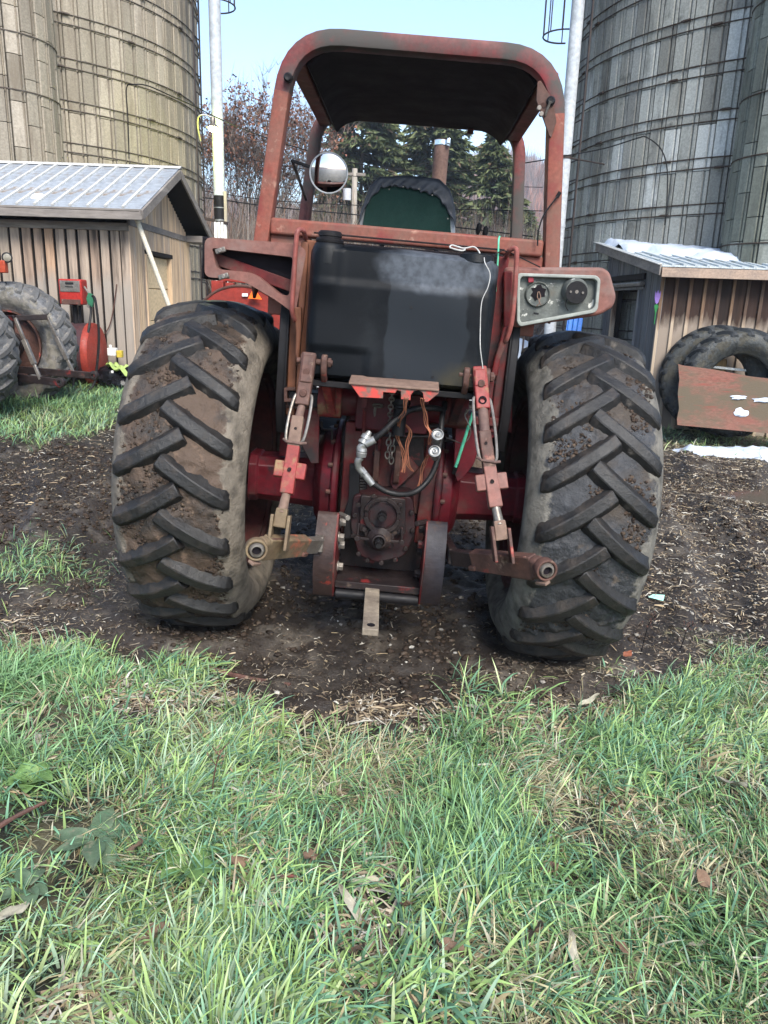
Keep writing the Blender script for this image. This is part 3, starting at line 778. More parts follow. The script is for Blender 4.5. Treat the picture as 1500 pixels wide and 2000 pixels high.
# roof: panels with raised seams
R0y, R0z, R1y, R1z, R2y, R2z = 10.16, 2.735, 12.07, 3.50, 13.98, 2.735
rx = -3.17
sl = Vector((0, R1y - R0y, R1z - R0z)); sl.normalize()
pm = {}
for sgn in (0, 1):
    a = (R0y, R0z) if sgn == 0 else (R2y, R2z)
    b = MB(); b.prism([(a[0], a[1]), (R1y, R1z), (R1y, R1z - .016), (a[0], a[1] - .016)], -.222, 0, 'x'); pm[sgn] = b.mesh('roof_panel', [m_roofL], 0)
    dy = R1y - a[0]; 
    b = MB(); b.bar((-.222, a[0] - dy * .004, a[1] + .012), (-.222, R1y, R1z + .012), .034, .026, (1, 0, 0), .034, .026); pm['r%d' % sgn] = b.mesh('roof_rib', [m_rib], 0)
k = 0
while rx - .222 * k > -8.6:
    for sgn in (0, 1):
        o = inst('roof_panel', pm[sgn], sh, (rx - .222 * k - .001, 0, rb_.uniform(0, .002))); inst('roof_rib', pm['r%d' % sgn], o)
    k += 1
mb = MB(); mb.box((-8.7, R0y - .005, 2.600), (-3.16, R0y + .025, 2.728)); sp('fascia_board', mb, m_fascia)
mb = MB(); mb.box((-8.7, R2y - .025, 2.600), (-3.16, R2y + .005, 2.728)); sp('fascia_board', mb, m_fascia)
for a, b_ in (((R0y - .01, R0z - .075), (R1y, R1z - .075)), ((R2y + .01, R2z - .075), (R1y, R1z - .075))):
    mb = MB(); mb.bar((-3.155, a[0], a[1]), (-3.155, b_[0], b_[1]), .030, .115, (1, 0, 0)); sp('rake_board', mb, m_fascia)
mb = MB(); mb.prism([(R1y - .07, R1z - .012), (R1y, R1z + .03), (R1y + .07, R1z - .012), (R1y, R1z + .018)], -8.7, -3.14, 'x'); sp('ridge_cap', mb, m_rib, 0)
m_soffit = M('dark_soffit_wood', (.014, .011, .009), None, 5, .9, .05)
for a, b_ in (((R0y, R0z - .05), (R1y, R1z - .05)), ((R2y, R2z - .05), (R1y, R1z - .05))):
    mb = MB(); mb.bar((-5.87, a[0], a[1]), (-5.87, b_[0], b_[1]), 5.35, .04, (1, 0, 0)); sp('soffit', mb, m_soffit, 0)
mb = MB(); mb.box((-3.46, 13.35, 2.56), (-3.17, 13.95, 2.66)); sp('eave_return', mb, m_fascia)
mb = MB(); mb.cyl((-3.29,10.33,2.642), (-2.913,10.33,1.545), .030, n=14); tag(mb.obj('leaning_pipe', M('cream_pipe', (.55, .50, .40), (.45, .42, .34), 4, .6, .1)), 'long cream pipe leaning from the corner of the eave down past the tan door', 'pipe')
# snow crumb on the roof
mb = MB(); mb.lathe([(0, .05), (.06, .035), (.10, 0), (0, -.01)], (-4.60, 10.50, 2.87), (0, -.37, .93), 12); tag(mb.obj('snow_patch', m_white), 'small melting snow patch low on the ribbed metal roof', 'snow')
# wiring on the wall
wire([(-3.644,10.48,1.818), (-3.697,10.46,1.52), (-3.78,10.45,1.252), (-3.94,10.44,1.079), (-4.006,10.2,1.253), (-4.047,10.1,1.512)], .008, 'rusty brown lead sagging from the shed boards to the fuel pump', m=m_brown)

# ============================================================ LEAN-TO SHED WITH SNOW
m_boardR = M('dark_brown_barn_board', (.1, .06, .045), None, 4, .8, .08, rnd=[(.032, .018, .014), (.045, .026, .019), (.027, .017, .014), (.055, .031, .022)], layers=[((.012, .009, .008), 6, .54, .72, .9, (1, 1, .07)), ((.12, .07, .045), 14, .66, .78, .9, (1, 1, .04))], bscale=50, stretch=(1, 1, .1), bump=.5)
add_zstain(m_boardR, 1.62, 1.44, (.22, .18, .145), .55, 9, (1, 1, .3))
m_batten = M('brown_batten', (.2, .13, .09), None, 4, .8, .08, rnd=[(.11, .068, .046), (.16, .10, .062), (.08, .052, .038)], layers=[((.07, .045, .035), 7, .52, .72, .9, (1, 1, .07))], bscale=50, stretch=(1, 1, .1))
add_zstain(m_batten, 1.64, 1.46, (.34, .27, .20), .5, 9, (1, 1, .3))
m_greyboard = M('silver_grey_board', (.2, .19, .18), None, 4, .8, .08, rnd=[(.12, .125, .13), (.085, .09, .10), (.15, .15, .155), (.10, .10, .107)], layers=[((.05, .045, .045), 8, .50, .70, .9, (1, 1, .07)), ((.30, .30, .29), 18, .62, .76, .9, (1, 1, .05))], bscale=50, stretch=(1, 1, .1), bump=.5)
ls = empty('lean_to_shed', label='dark board lean-to with snow on its roof and an open doorway', cat='shed')
mb = MB(); mb.box((3.62, 10.53, -.3), (9.2, 10.60, 2.14)); mb.box((3.62, 10.6, -.3), (3.70, 11.42, 2.3)); mb.box((3.62, 12.62, -.3), (3.70, 14.0, 2.6)); mb.box((3.62, 11.42, 2.02), (3.70, 12.62, 2.45)); mb.box((4.6, 10.6, 0), (4.65, 13.0, 2.3)); mb.box((3.71, 12.98, 0), (4.66, 13.03, 2.45)); mb.box((3.71, 10.7, 2.2), (4.6, 12.97, 2.24)); sp('wall_core', mb, m_gap, 0, ls)  # includes dark liner boxes added inside to keep the doorway interior dark
x = 3.585; i = 0
while x < 9:
    mb = MB(); mb.box((x, 10.505, -.3), (x + .186, 10.53, 2.15)); sp('wall_board', mb, m_boardR, .003, ls)
    mb = MB(); w = rb_.uniform(.036, .05); mb.box((x - w / 2, 10.475, -.3), (x + w / 2, 10.503, 2.15)); sp('batten', mb, m_batten, .003, ls)
    x += .19; i += 1
y = 10.50
while y < 14.0:
    w = .118; mid = y + w / 2; top = 2.18 + (y - 10.5) * .15
    mb = MB()
    if 11.40 < mid < 12.66: mb.box((3.592, y, 2.06), (3.62, y + w - .005, top))
    else: mb.box((3.592 - rb_.uniform(0, .005), y, -.3), (3.62, y + w - .005, top))
    sp('wall_board', mb, m_greyboard, .003, ls); y += w
for y0 in (11.36, 12.62): mb = MB(); mb.box((3.565, y0, -.2), (3.63, y0 + .09, 2.06)); sp('door_frame', mb, m_batten if y0 > 12 else m_greyboard, .004, ls)
mb = MB(); mb.box((3.55, 11.2, 2.115), (3.59, 13.4, 2.20)); sp('door_header', mb, m_gap, .004, ls)
mb = MB(); mb.cyl((3.53, 11.15, 2.055), (3.53, 12.95, 2.055), .035, n=14); sp('sliding_rail', mb, m_wornsteel, 0, ls)
mb = MB(); mb.box((3.56, 11.2, 1.98), (3.60, 12.9, 2.02)); sp('door_lintel', mb, m_greyboard, .003, ls)
# roof sheet with ribs
sx0 = 3.46; slope = .15
def rz(y): return 2.265 + (y - 10.26) * slope
m_roofR = M('pale_metal_roof_right', (.50, .55, .58), (.42, .47, .49), 4, .45, .1, metal=.2, layers=[((.30, .31, .27), 5, .55, .7, .7)])
xx = sx0; pb = MB(); pb.prism([(10.24, rz(10.24)), (14.3, rz(14.3)), (14.3, rz(14.3) - .018), (10.24, rz(10.24) - .018)], 0, .298, 'x'); pme = pb.mesh('roof_panel', [m_roofR], 0)
rbm = MB().bar((0, 10.235, rz(10.235) + .010), (0, 14.3, rz(14.3) + .010), .045, .026, (1, 0, 0)).mesh('roof_rib', [m_roofR], 0)
while xx < 9.2:
    o = inst('roof_panel', pme, ls, (xx, 0, 0)); inst('roof_rib', rbm, o, (.001, 0, 0)); inst('roof_rib', rbm, o, (.15, 0, -.006)); xx += .3
m_fasciaR = M('raw_fascia_board', (.34, .25, .19), (.26, .20, .16), 5, .75, .1, layers=[((.17, .13, .11), 9, .56, .72, .9, (.1, .1, 1))], bscale=60)
mb = MB(); mb.box((3.47, 10.225, 2.115), (9.2, 10.255, 2.235)); sp('fascia_board', mb, m_fasciaR, .004, ls)
mb = MB(); mb.bar((3.44, 10.21, rz(10.21) - .055), (3.44, 14.32, rz(14.32) - .055), .022, .135, (1, 0, 0)); sp('rake_flashing', mb, m_fascia, .003, ls)
mb = MB(); mb.bar((3.43, 10.21, rz(10.21) + .012), (3.43, 14.32, rz(14.32) + .012), .05, .014, (1, 0, 0)); sp('rake_cap', mb, m_rib, .003, ls)
# snow blanket on the upper roof and in crumbs
m_snow = M('wet_snow', (.50, .55, .62), (.40, .46, .55), 6, .45, .1, bscale=30, bump=.4, spec=.4, finevar=.03)
def snow_sheet(name, outline_fn, x0, x1, y0, y1, zf, th, seed, label, nx=90, ny=40, thr=.5, kind=None):
    X = np.linspace(x0, x1, nx); Yv = np.linspace(y0, y1, ny); A, B = np.meshgrid(X, Yv)
    d = outline_fn(A, B) + (fbm(A * 4, B * 4, seed, 4) - .5) * .9
    H = sstep(0, .35, d) * th * (.7 + .6 * fbm(A * 9, B * 9, seed + 3, 2))
    Z = zf(A, B) + H - .006
    keep = d > 0
    J = np.arange(A.size).reshape(A.shape)
    fm = keep[:-1, :-1] | keep[1:, :-1] | keep[:-1, 1:] | keep[1:, 1:]
    Fm = np.stack([J[:-1, :-1][fm], J[:-1, 1:][fm], J[1:, 1:][fm], J[1:, :-1][fm]], 1)
    if len(Fm) == 0: return
    Vv = np.stack([A.ravel(), B.ravel(), Z.ravel()], 1)
    used = np.unique(Fm); rem = np.zeros(len(Vv), int); rem[used] = np.arange(len(used))
    o = bpy.data.objects.new(name, np_mesh(name, Vv[used], rem[Fm], [m_snow])); COL.objects.link(o); return tag(o, label, 'snow')
RZF = lambda a, b: 2.265 + (b - 10.26) * slope + .012
snow_sheet('roof_snow', lambda a, b: np.minimum(np.minimum(np.maximum((b - 12.2) * 1.2, (4.62 - np.hypot(a - 7.05, b - 14.9)) * 1.4), (14.25 - b) * 6), (a - 3.5) * 5) , 3.5, 9, 10.3, 14.3, RZF, .10, 5, 'thick melting snow along the upper roof of the lean-to', 130, 70)
snow_sheet('roof_snow', lambda a, b: (fbm(a * 1.7, b * 1.7, 77, 2) - .72) * 3 - .1, 3.6, 7, 10.35, 11.7, RZF, .03, 9, 'thin slushy snow remnants lower on the lean-to roof', 90, 40)
GZF = lambda a, b: gz(a, b)
snow_sheet('ground_snow', lambda a, b: .62 - np.hypot((a - 3.52) / .22, (b - 9.95) / .38), 3.0, 4.2, 9.2, 10.5, GZF, .05, 15, 'patchy snow on the ground by the corner of the lean-to', 50, 50)
snow_sheet('ground_snow', lambda a, b: 1.0 - np.hypot((a - 5.0) / 1.7, (b - 9.12) / .34), 3.3, 7, 8.6, 9.7, GZF, .07, 25, 'snow drift lying along the foot of the red board', 110, 40)
# tulip cut-out on the corner boards
tl = empty('tulip_cutout', (3.53, 10.47, 0), label='purple tulip cut-out with green stem fixed on the lean-to corner', cat='decoration')
mp_ = M('purple_paint', (.20, .12, .36), None, 5, .5, .05); mg_ = M('green_paint', (.02, .14, .04), None, 5, .5, .05)
mb = MB(); mb.prism([(-.035, 1.86), (-.02, 1.80), (0, 1.78), (.02, 1.80), (.035, 1.86), (.036, 1.95), (.018, 1.91), (0, 1.96), (-.018, 1.91), (-.034, 1.95)], -.012, 0); mb.obj('tulip_head', mp_, tl)
mb = MB(); mb.prism([(-.006, 1.78), (-.03, 1.76), (-.006, 1.66), (-.004, 1.52), (.006, 1.52), (.006, 1.67), (.03, 1.75), (.006, 1.78)], -.012, 0); mb.obj('tulip_stem', mg_, tl)
mb = MB(); mb.box((3.52, 13.05, 2.13), (3.55, 13.45, 2.26)); tag(mb.obj('yellow_sign', M('yellow_sign_paint', (.55, .42, .03), None, 5, .6, .1), None, .003), 'small yellow plate above the doorway of the lean-to', 'plate')

# ============================================================ TYRES AND RED BOARD AGAINST THE LEAN-TO
def loose_tyre(label, loc, rot, R, W, rim, mats, n, arcs):
    t = empty('old_tyre', loc, rot, label, 'tyre', 'old tractor tyres leaning on the lean-to')
    o = bpy.data.objects.new('tyre_body', carcass_mesh('tyre_body', R, W, rim, mats[0], .004, 96, .03, .03)); COL.objects.link(o); o.parent = t
    put_lugs(t, R, W, .035, n, mats[1], 1, arcshift=arcs, bevel=0)
    return t

loose_tyre('worn tractor tyre with open centre leaning on the boards behind the red sheet', (4.46, 9.86, .83), (radians(-8), 0, radians(78)), .66, .38, .37, (m_darkrub, m_darklug), 20, .17)
loose_tyre('tractor tyre half hidden behind the open centred one', (4.34, 10.22, .84), (radians(-6), 0, radians(68)), .67, .38, .37, (m_darkrub, m_darklug), 20, .17)
mb = MB(); mb.box((3.98, 10.28, .25), (4.5, 10.40, 1.10)); tag(mb.obj('plank_offcut', M('raw_yellow_wood', (.42, .28, .14), None, 4, .7, .1, stretch=(1, 1, .1)), None, .01), 'yellowish timber seen through the open tyre', 'timber')
mb = MB(); mb.bar((4.15, 9.98, 1.02), (4.72, 9.98, .98), .05, .03, (0, 1, 0)); tag(mb.obj('pale_lath', m_rib, None, .003), 'pale lath lying across the opening of the tyre', 'lath')
m_redboard = M('peeling_red_board', (.19, .075, .058), (.15, .085, .062), 4, .8, .08, layers=[((.095, .075, .052), 2.2, .44, .56, .85, (.6, .6, 1.5)), ((.20, .045, .036), 7, .58, .70, .8, (.2, .2, 2)), ((.42, .38, .35), 40, .70, .74, .8)], bscale=60, bump=.5, stretch=(.5, .5, 1.6))
bd = MB(); bp = [(3.545, 1.075), (3.60, 1.06), (4.0, 1.02), (4.43, .955), (5.6, .86), (5.6, .18), (4.65, .285), (3.63, .345), (3.575, .35), (3.565, .42), (3.585, .55), (3.56, .72), (3.57, .9)]
bd.add([(x, 9.30 + (z - .35) * .22, z) for x, z in bp] + [(x, 9.315 + (z - .35) * .22, z) for x, z in bp], [tuple(range(13)), tuple(range(25, 12, -1))] + [(i + 13, (i + 1) % 13 + 13, (i + 1) % 13, i) for i in range(13)])
bo = tag(bd.obj('red_board', m_redboard, None, 0), 'peeling red plywood sheet leaning on the tyres with snow on it', 'board')
mb = MB()
def blob(cx, cz, rx_, rz_, seed):
    r_ = random.Random(seed); n = 16; pts = []
    for k in range(n):
        a = 2 * pi * k / n; w = r_.uniform(.7, 1.15); pts.append((cx + rx_ * w * cos(a), cz + rz_ * w * sin(a)))
    b = MB(); vs = [(x, 9.292 + (z - .35) * .22, z) for x, z in pts] + [(cx + (x - cx) * .6, 9.276 + (z - .35) * .22, cz + (z - cz) * .6) for x, z in pts]
    b.add(vs, [(i, (i + 1) % n, n + (i + 1) % n, n + i) for i in range(n)] + [tuple(range(n, 2 * n))]); return b
tag(blob(4.30, .70, .11, .03, 1).obj('board_snow', m_snow), 'upper small snow lump stuck on the red sheet', 'snow')
tag(blob(4.34, .52, .09, .06, 2).obj('board_snow', m_snow), 'lower rounded snow lump stuck on the red sheet', 'snow')
tag(blob(4.62, .68, .16, .03, 3).obj('board_snow', m_snow), 'longer snow streak on the red sheet near the edge of view', 'snow')
# blue sled leaning by the wall, blue cart stuff, snow bank in the gap
m_blue = M('blue_plastic', (.03, .16, .52), (.02, .12, .42), 6, .4, .1)
bs_ = empty('blue_sled', (0, 0, 0), label='ribbed blue plastic sled standing against the grey boards', cat='sled')
for k in range(3):
    mb = MB(); x0 = 2.80 + k * .075; mb.bar((x0 - .08, 12.0, .65), (x0 + .03, 12.25, 1.55), .066, .02, (1, 0, 0)); mb.obj('sled_rib', m_blue, bs_, .008)
mb = MB(); mb.bar((2.79, 12.02, .65), (2.90, 12.27, 1.54), .24, .012, (1, 0, 0)); mb.obj('sled_back', m_blue, bs_, .004)
hc = empty('hand_cart', (2.20, 11.9, .35), (0, 0, .5), 'small cart with blue bed and black wheel behind the muddy tyre', 'cart')
mb = MB(); mb.box((-.30, -.2, .10), (.30, .2, .16)); mb.box((-.30, -.2, .16), (-.28, .2, .26)); mb.box((.28, -.2, .16), (.30, .2, .26)); mb.obj('cart_bed', m_blue, hc, .01)
for x, y in ((-.25, -.22), (.25, -.22), (-.25, .22), (.25, .22)):
    mb = MB(); mb.lathe([(.05, -.03), (.13, -.035), (.15, 0), (.13, .035), (.05, .03)], (x, y, .14), (0, 1, 0), 20, closed=True); mb.obj('wheel', m_hose, hc)
mb = MB(); mb.tube([(-.28, -.12, .26), (-.42, -.12, .75), (-.42, .12, .75), (-.28, .12, .26)], .012, 8); mb.obj('cart_handle', m_black, hc)
snow_sheet('snow_bank', lambda a, b: 1.0 - np.hypot((a - 2.5) / 1.0, (b - 16.3) / .8), .8, 4.2, 15, 18, lambda a, b: gbase(a, b) + .55 * np.exp(-((a - 2.5) / 1.0) ** 2 - ((b - 16.4) / .7) ** 2), .10, 33, 'snow bank behind the yard between tractor and lean-to', 60, 40)
for k, (x0, y0) in enumerate(((2.33, 13.6), (2.46, 13.7))):
    mb = MB(); mb.cyl((x0, y0, .3), (x0 + .02, y0, 1.35), .018, n=8); tag(mb.obj('fence_stake', m_ladder), ['thin dark stake nearer the tractor in front of the snow bank', 'thin dark stake nearer the silo in front of the snow bank'][k], 'stake')
gt = empty('pallet', (2.85, 13.3, .3), (radians(10), 0, .4), 'weathered pallet standing on edge before the silo', 'pallet')
for k in range(4): mb = MB(); mb.box((-.28 + k * .16, -.02, .05), (-.18 + k * .16, 0, .95)); mb.obj('slat', m_greyboard, gt, .004)
for k in range(2): mb = MB(); mb.box((-.3, 0, .15 + k * .6), (.32, .06, .25 + k * .6)); mb.obj('cross_rail', m_greyboard, gt, .004)

# ============================================================ FUEL TANK WITH PUMP
ft = empty('fuel_tank', (-3.95, 10.0, 0), label='round red fuel tank with a red dispensing pump on top beside the shed', cat='fuel tank')
m_pumpred = M('bright_red_pump_paint', (.32, .024, .018), (.27, .022, .018), 6, .4, .1, layers=[((.16, .10, .08), 9, .68, .76, .8)])
m_tankred = M('faded_red_tank_end', (.30, .04, .025), (.23, .034, .024), 4, .5, .1, layers=[((.55, .45, .42), 3, .66, .72, .6), ((.10, .05, .04), 6, .68, .78, .8)])
m_tankblk = M('dark_tank_side', (.03, .022, .03), (.07, .03, .03), 4, .5, .1)  # barrel is much darker than its red end
# tank axis runs away from the viewer and a little to the left; its red end faces the yard
ax = Vector((1, .02, 0)).normalized(); oc = Vector((.12, .05, .92))
mb = MB(); mb.lathe([(.40, -.95), (.40, -.02)], oc, ax, 40); mb.obj('tank_barrel', m_tankblk, ft)
mb = MB(); mb.lathe([(.405, -.05), (.405, 0), (.385, .03), (.25, .055), (0, .07)], oc, ax, 40); mb.obj('tank_end', m_tankred, ft)
mb = MB(); 
for q in (.0, -.7): mb.box((oc.x + ax.x * q - .3, oc.y + ax.y * q - .05, .3), (oc.x + ax.x * q + .3, oc.y + ax.y * q + .05, .62))
mb.obj('tank_cradle', m_ladder, ft)
mb = MB(); mb.cyl((-.08, 0, 1.28), (-.08, 0, 1.56), .035, n=14); mb.cyl((-.02, 0, 1.3), (-.02, 0, 1.54), .02, n=10); mb.obj('pump_riser', m_black, ft)
pb = empty('pump_head', (-.06, -.06, 0), parent=ft)
mb = MB(); mb.box((-.145, -.10, 1.545), (.145, .10, 1.855)); mb.obj('pump_body', m_pumpred, pb, .02, 3)
mb = MB(); mb.box((-.125, -.108, 1.70), (.125, -.099, 1.835)); mb.obj('meter_face', m_wornsteel, pb, .004)
mb = MB(); mb.box((-.05, -.114, 1.79), (.05, -.107, 1.815)); mb.box((-.055, -.114, 1.757), (.045, -.107, 1.767)); mb.obj('meter_window', m_black, pb)
mb = MB(); mb.box((-.12, -.107, 1.55), (.12, -.100, 1.61)); mb.obj('pump_shadow_plate', m_brown, pb, .003)
nz_ = empty('nozzle', (.145, -.10, 0), parent=ft)
mb = MB(); mb.prism(roundpoly([(-.03, 1.62), (-.01, 1.56), (.04, 1.52), (.06, 1.60), (.05, 1.68), (.0, 1.70)], .01), -.02, .02); mb.obj('nozzle_body', M('green_nozzle_cover', (.03, .13, .07), None, 6, .5, .1), nz_, .006)
mb = MB(); mb.cyl((-.0, 0, 1.69), (-.05, 0, 1.77), .012, n=10); mb.prism([(-.02, 1.60), (.01, 1.56), (.02, 1.50), (-.03, 1.52)], -.012, .012); mb.obj('nozzle_spout', m_wornsteel, nz_)
wf = Vector((-.34, .02, 1.40)); mb = MB(); mb.cyl((-.20, -.05, 1.33), (-.20, -.05, 1.45), .045, n=16); mb.obj('filter_can', m_white, ft, .01)
mb = MB(); mb.tube(smooth([(.18, -.10, 1.66), (.24, -.14, 1.60), (.27, -.18, 1.2), (.24, -.24, .80), (.20, -.30, .56), (.10, -.40, .48), (.0, -.40, .50), (-.02, -.36, .62), (.06, -.30, .9), (.13, -.22, 1.15), (.16, -.12, 1.42), (.16, -.10, 1.54)], 6), .016, 8); mb.obj('fuel_hose', m_hose, ft)
# bags and cans by the shed wall
def sack(name, loc, r, m, label, cat, sx=1, sz=.8, seed=0, rough=.25):
    n1, n2 = 14, 9; b = MB(); vs = []; r_ = random.Random(seed)
    for j in range(n2 + 1):
        ph = pi * j / n2
        for i in range(n1):
            a = 2 * pi * i / n1; w = 1 + r_.uniform(-rough, rough) * sin(ph)
            vs.append((loc[0] + r * sx * w * sin(ph) * cos(a), loc[1] + r * .8 * w * sin(ph) * sin(a), loc[2] + r * sz * cos(ph) * (1 if j else 1)))
    fs = [(j * n1 + i, j * n1 + (i + 1) % n1, (j + 1) * n1 + (i + 1) % n1, (j + 1) * n1 + i) for j in range(n2) for i in range(n1)]
    b.add(vs, fs); return tag(b.obj(name, m, None, 0, smooth=25), label, cat)
m_bag = M('shiny_black_bag', (.008, .008, .010), None, 5, .25, .1, bump=.6, bscale=20)
sack('rubbish_bag', (-3.62, 9.95, .66), .16, m_bag, 'black rubbish bag nearest the fuel tank', 'bag', 1.1, .9, 1)
sack('rubbish_bag', (-3.40, 10.05, .64), .17, m_bag, 'black rubbish bag nearest the big muddy tyre', 'bag', 1, .9, 2)
sack('rubbish_bag', (-3.50, 9.85, .58), .11, m_bag, 'smallest black rubbish bag in front of the other two', 'bag', 1.2, .8, 3)
mb = MB(); mb.box((-3.535, 9.76, .72), (-3.505, 9.765, .75)); tag(mb.obj('paper_tag', m_white), 'small white paper tag on a black bag', 'tag')
mb = MB(); mb.box((-3.73, 10.2, .90), (-3.62, 10.3, 1.0)); mb.cyl((-3.70, 10.25, 1.0), (-3.70, 10.25, 1.04), .02, n=10); tag(mb.obj('white_container', m_white, None, .015), 'crumpled white container standing on the bags by the shed wall', 'container')
mb = MB(); mb.box((-3.61, 10.2, .88), (-3.54, 10.28, .97)); tag(mb.obj('yellow_box', M('yellow_carton', (.5, .38, .05), None, 5, .6, .1), None, .006), 'small yellow carton beside the white container', 'carton')
cl = MB(); nn_ = 12; vs = []
for j in range(nn_):
    for i in range(nn_):
        u, v = i / (nn_ - 1), j / (nn_ - 1); vs.append((-3.62 + .30 * u + .02 * sin(v * 9), 9.80 + .26 * v, .80 + .03 * sin(u * 13) + .02 * cos(v * 11 + u * 4) - .10 * u * u))
cl.add(vs, [(j * nn_ + i, j * nn_ + i + 1, (j + 1) * nn_ + i + 1, (j + 1) * nn_ + i) for j in range(nn_ - 1) for i in range(nn_ - 1)])
o = cl.obj('green_cloth', M('lime_green_cloth', (.36, .46, .14), (.28, .38, .12), 9, .8, .05)); o.modifiers.new('t', 'SOLIDIFY').thickness = .006; tag(o, 'lime green cloth draped over the black bags', 'cloth')

# ============================================================ SECOND TRACTOR, ONLY ITS REAR SHOWS AT THE EDGE
t2 = empty('tractor', (-4.30, 8.2, .45), (0, 0, radians(86)), 'orange tractor with worn grey rear tyres parked before the shed', 'tractor')
m_orange = M('orange_tractor_paint', (.36, .055, .022), (.30, .048, .022), 5, .45, .1)
for s in (-1, 1):
    wh = empty('rear_wheel', (s * .62, 0, .66), parent=t2)
    o = bpy.data.objects.new('tyre', carcass_mesh('tyre', .655, .36, .36, m_oldrub, .004, 96, .03, .03)); COL.objects.link(o); o.parent = wh
    put_lugs(wh, .655, .36, .030, 21, m_oldlug, 1, arcshift=.15, bevel=0, phase=.1 * s)
    mb = MB(); mb.lathe([(.36, -.17), (.38, -.17), (.34, 0), (.38, .17), (.36, .17), (.32, .03), (.12, .05), (.10, -.05), (.32, -.02)], (0, 0, 0), (1, 0, 0), 36, closed=True); mb.obj('rim', m_rim0 if 'm_rim0' in globals() else m_brown, wh)
    mb = MB(); mb.cyl((-s * .1, 0, 0), (s * .08, 0, 0), .13, n=20); mb.obj('hub', m_greasy, wh, .004)
mb = MB(); mb.bar((-.5, 0, .66), (.5, 0, .66), .16, .16, (0, 1, 0)); mb.obj('axle_housing', m_greasy, t2, .02)
mb = MB(); mb.box((-.2, -.25, .45), (.2, 1.3, .98)); mb.obj('transmission_case', m_greasy, t2, .03)
mb = MB(); mb.prism(roundpoly([(-.22, .95), (.22, .95), (.2, 1.35), (-.2, 1.35)], .05), .8, 2.0); mb.obj('engine_hood', m_orange, t2, .02)
for s in (-1, 1):
    mb = MB(); mb.prism([(.35, 1.30), (.9, 1.30), (.9, 1.34), (.35, 1.34)], s * .22, s * .42, 'x'); mb.obj('fender', m_orange, t2, .01)
    a0 = Vector((s * .17, -.1, .95)); a1 = Vector((s * .32, -.55, .98)); a2 = Vector((s * .36, -.78, .38))
    mb = MB(); mb.bar(a0, a1, .04, .06, (1, 0, 0)); mb.obj('lift_arm', m_greasy, t2, .006)
    mb = MB(); mb.bar(a1, a1.lerp(a2, .35), .03, .03); mb.bar(a1.lerp(a2, .35), a1.lerp(a2, .75), .05, .045); mb.bar(a1.lerp(a2, .75), a2, .03, .03); mb.obj('lift_link', m_wornsteel, t2, .004)
    mb = MB(); mb.bar((s * .25, .1, .42), (s * .38, -.98, .36), .035, .075, (1, 0, 0)); mb.lathe([(.02, -.03), (.05, -.025), (.055, 0), (.05, .025), (.02, .03)], (s * .38, -1.0, .36), (1, 0, 0), 20, closed=True); mb.obj('lower_link', m_greasy, t2, .004)
mb = MB(); mb.box((-.3, -.55, .30), (.3, -.50, .36)); mb.obj('drawbar', m_greasy, t2, .004)
hd = empty('work_light', (-4.161,8.6,2.037), label='round work light on the orange fender at the edge of view', cat='lamp')
hdv = Vector((.35, -1, .0)).normalized()
mb = MB(); mb.lathe([(0, -.09), (.035, -.07), (.052, -.02), (.056, .01), (.050, .012)], (0, 0, 0), hdv, 24); mb.obj('light_shell', m_black, hd)
mb = MB(); mb.lathe([(.050, .008), (.03, .016), (0, .019)], (0, 0, 0), hdv, 24); mb.obj('lens', M('clear_lens', (.22, .20, .16), None, 6, .15, .05), hd)
mb = MB(); mb.box((-.25, -.03, -.16), (-.02, .05, -.03)); mb.obj('light_bracket', m_orange, hd, .01)

# ============================================================ RED IMPLEMENT SEEN THROUGH THE GAP
im = empty('red_implement', (0, 0, 0), label='red farm implement with a round guard parked behind the muddy tyre', cat='farm implement')
m_imp = M('fresh_red_implement_paint', (.25, .030, .020), (.19, .028, .020), 5, .45, .1, layers=[((.12, .07, .06), 9, .66, .76, .8)])
gc = Vector((-1.409,7.4,1.384))
mb = MB(); pts = [(gc.x + .46 * cos(a), gc.z + .42 * sin(a)) for a in np.linspace(-.5, pi + .3, 30)]; mb.prism(pts, 7.4, 7.48); mb.obj('round_guard', m_imp, im, .008)
mb = MB(); mb.tube([(p[0] * 1.0, 7.40, p[1]) for p in pts], .012, 6); mb.obj('guard_rim', m_brown, im)
mb = MB(); mb.prism([(-1.102,1.62), (-1.023,1.595), (-0.987,1.208), (-1.097,1.158), (-1.123,1.437)], 7.2, 7.35); mb.obj('side_post', m_imp, im, .008)
mb = MB(); mb.prism([(-1.256,1.336), (-1.024,1.305), (-1.015,1.192), (-1.248,1.194)], 7.28, 7.6); mb.obj('gear_housing', m_imp, im, .01)
mb = MB(); mb.prism([(-1.733,1.846), (-1.614,1.849), (-1.631,1.602), (-1.73,1.599)], 7.6, 7.8); mb.prism([(-1.764,1.905), (-1.117,1.848), (-1.117,1.809), (-1.765,1.857)], 7.7, 7.75); mb.prism([(-1.595,1.831), (-1.521,1.833), (-1.524,1.7), (-1.599,1.698)], 7.6, 7.7); mb.obj('frame', m_imp, im, .006)
mb = MB(); mb.box((gc.x - .5, 7.4, .2), (gc.x + .45, 8.2, .5)); mb.box((gc.x - .4, 7.5, .5), (gc.x - .3, 8.0, 1.3)); mb.obj('under_frame', m_black, im, .01)
mb = MB(); mb.prism([(-1.393,1.735), (-1.34,1.737), (-1.341,1.709), (-1.394,1.708)], 7.375, 7.39); mb.obj('sticker', m_white, im)
m_smv = M('fluorescent_orange_triangle', (.95, .16, .02), None, 5, .5, .05)
sm_ = tag(MB().prism([(-1.275,1.793), (-1.2,1.686), (-1.329,1.691)], 7.33, 7.34).obj('slow_moving_triangle', m_smv), 'orange slow moving vehicle triangle on the red implement', 'sign')
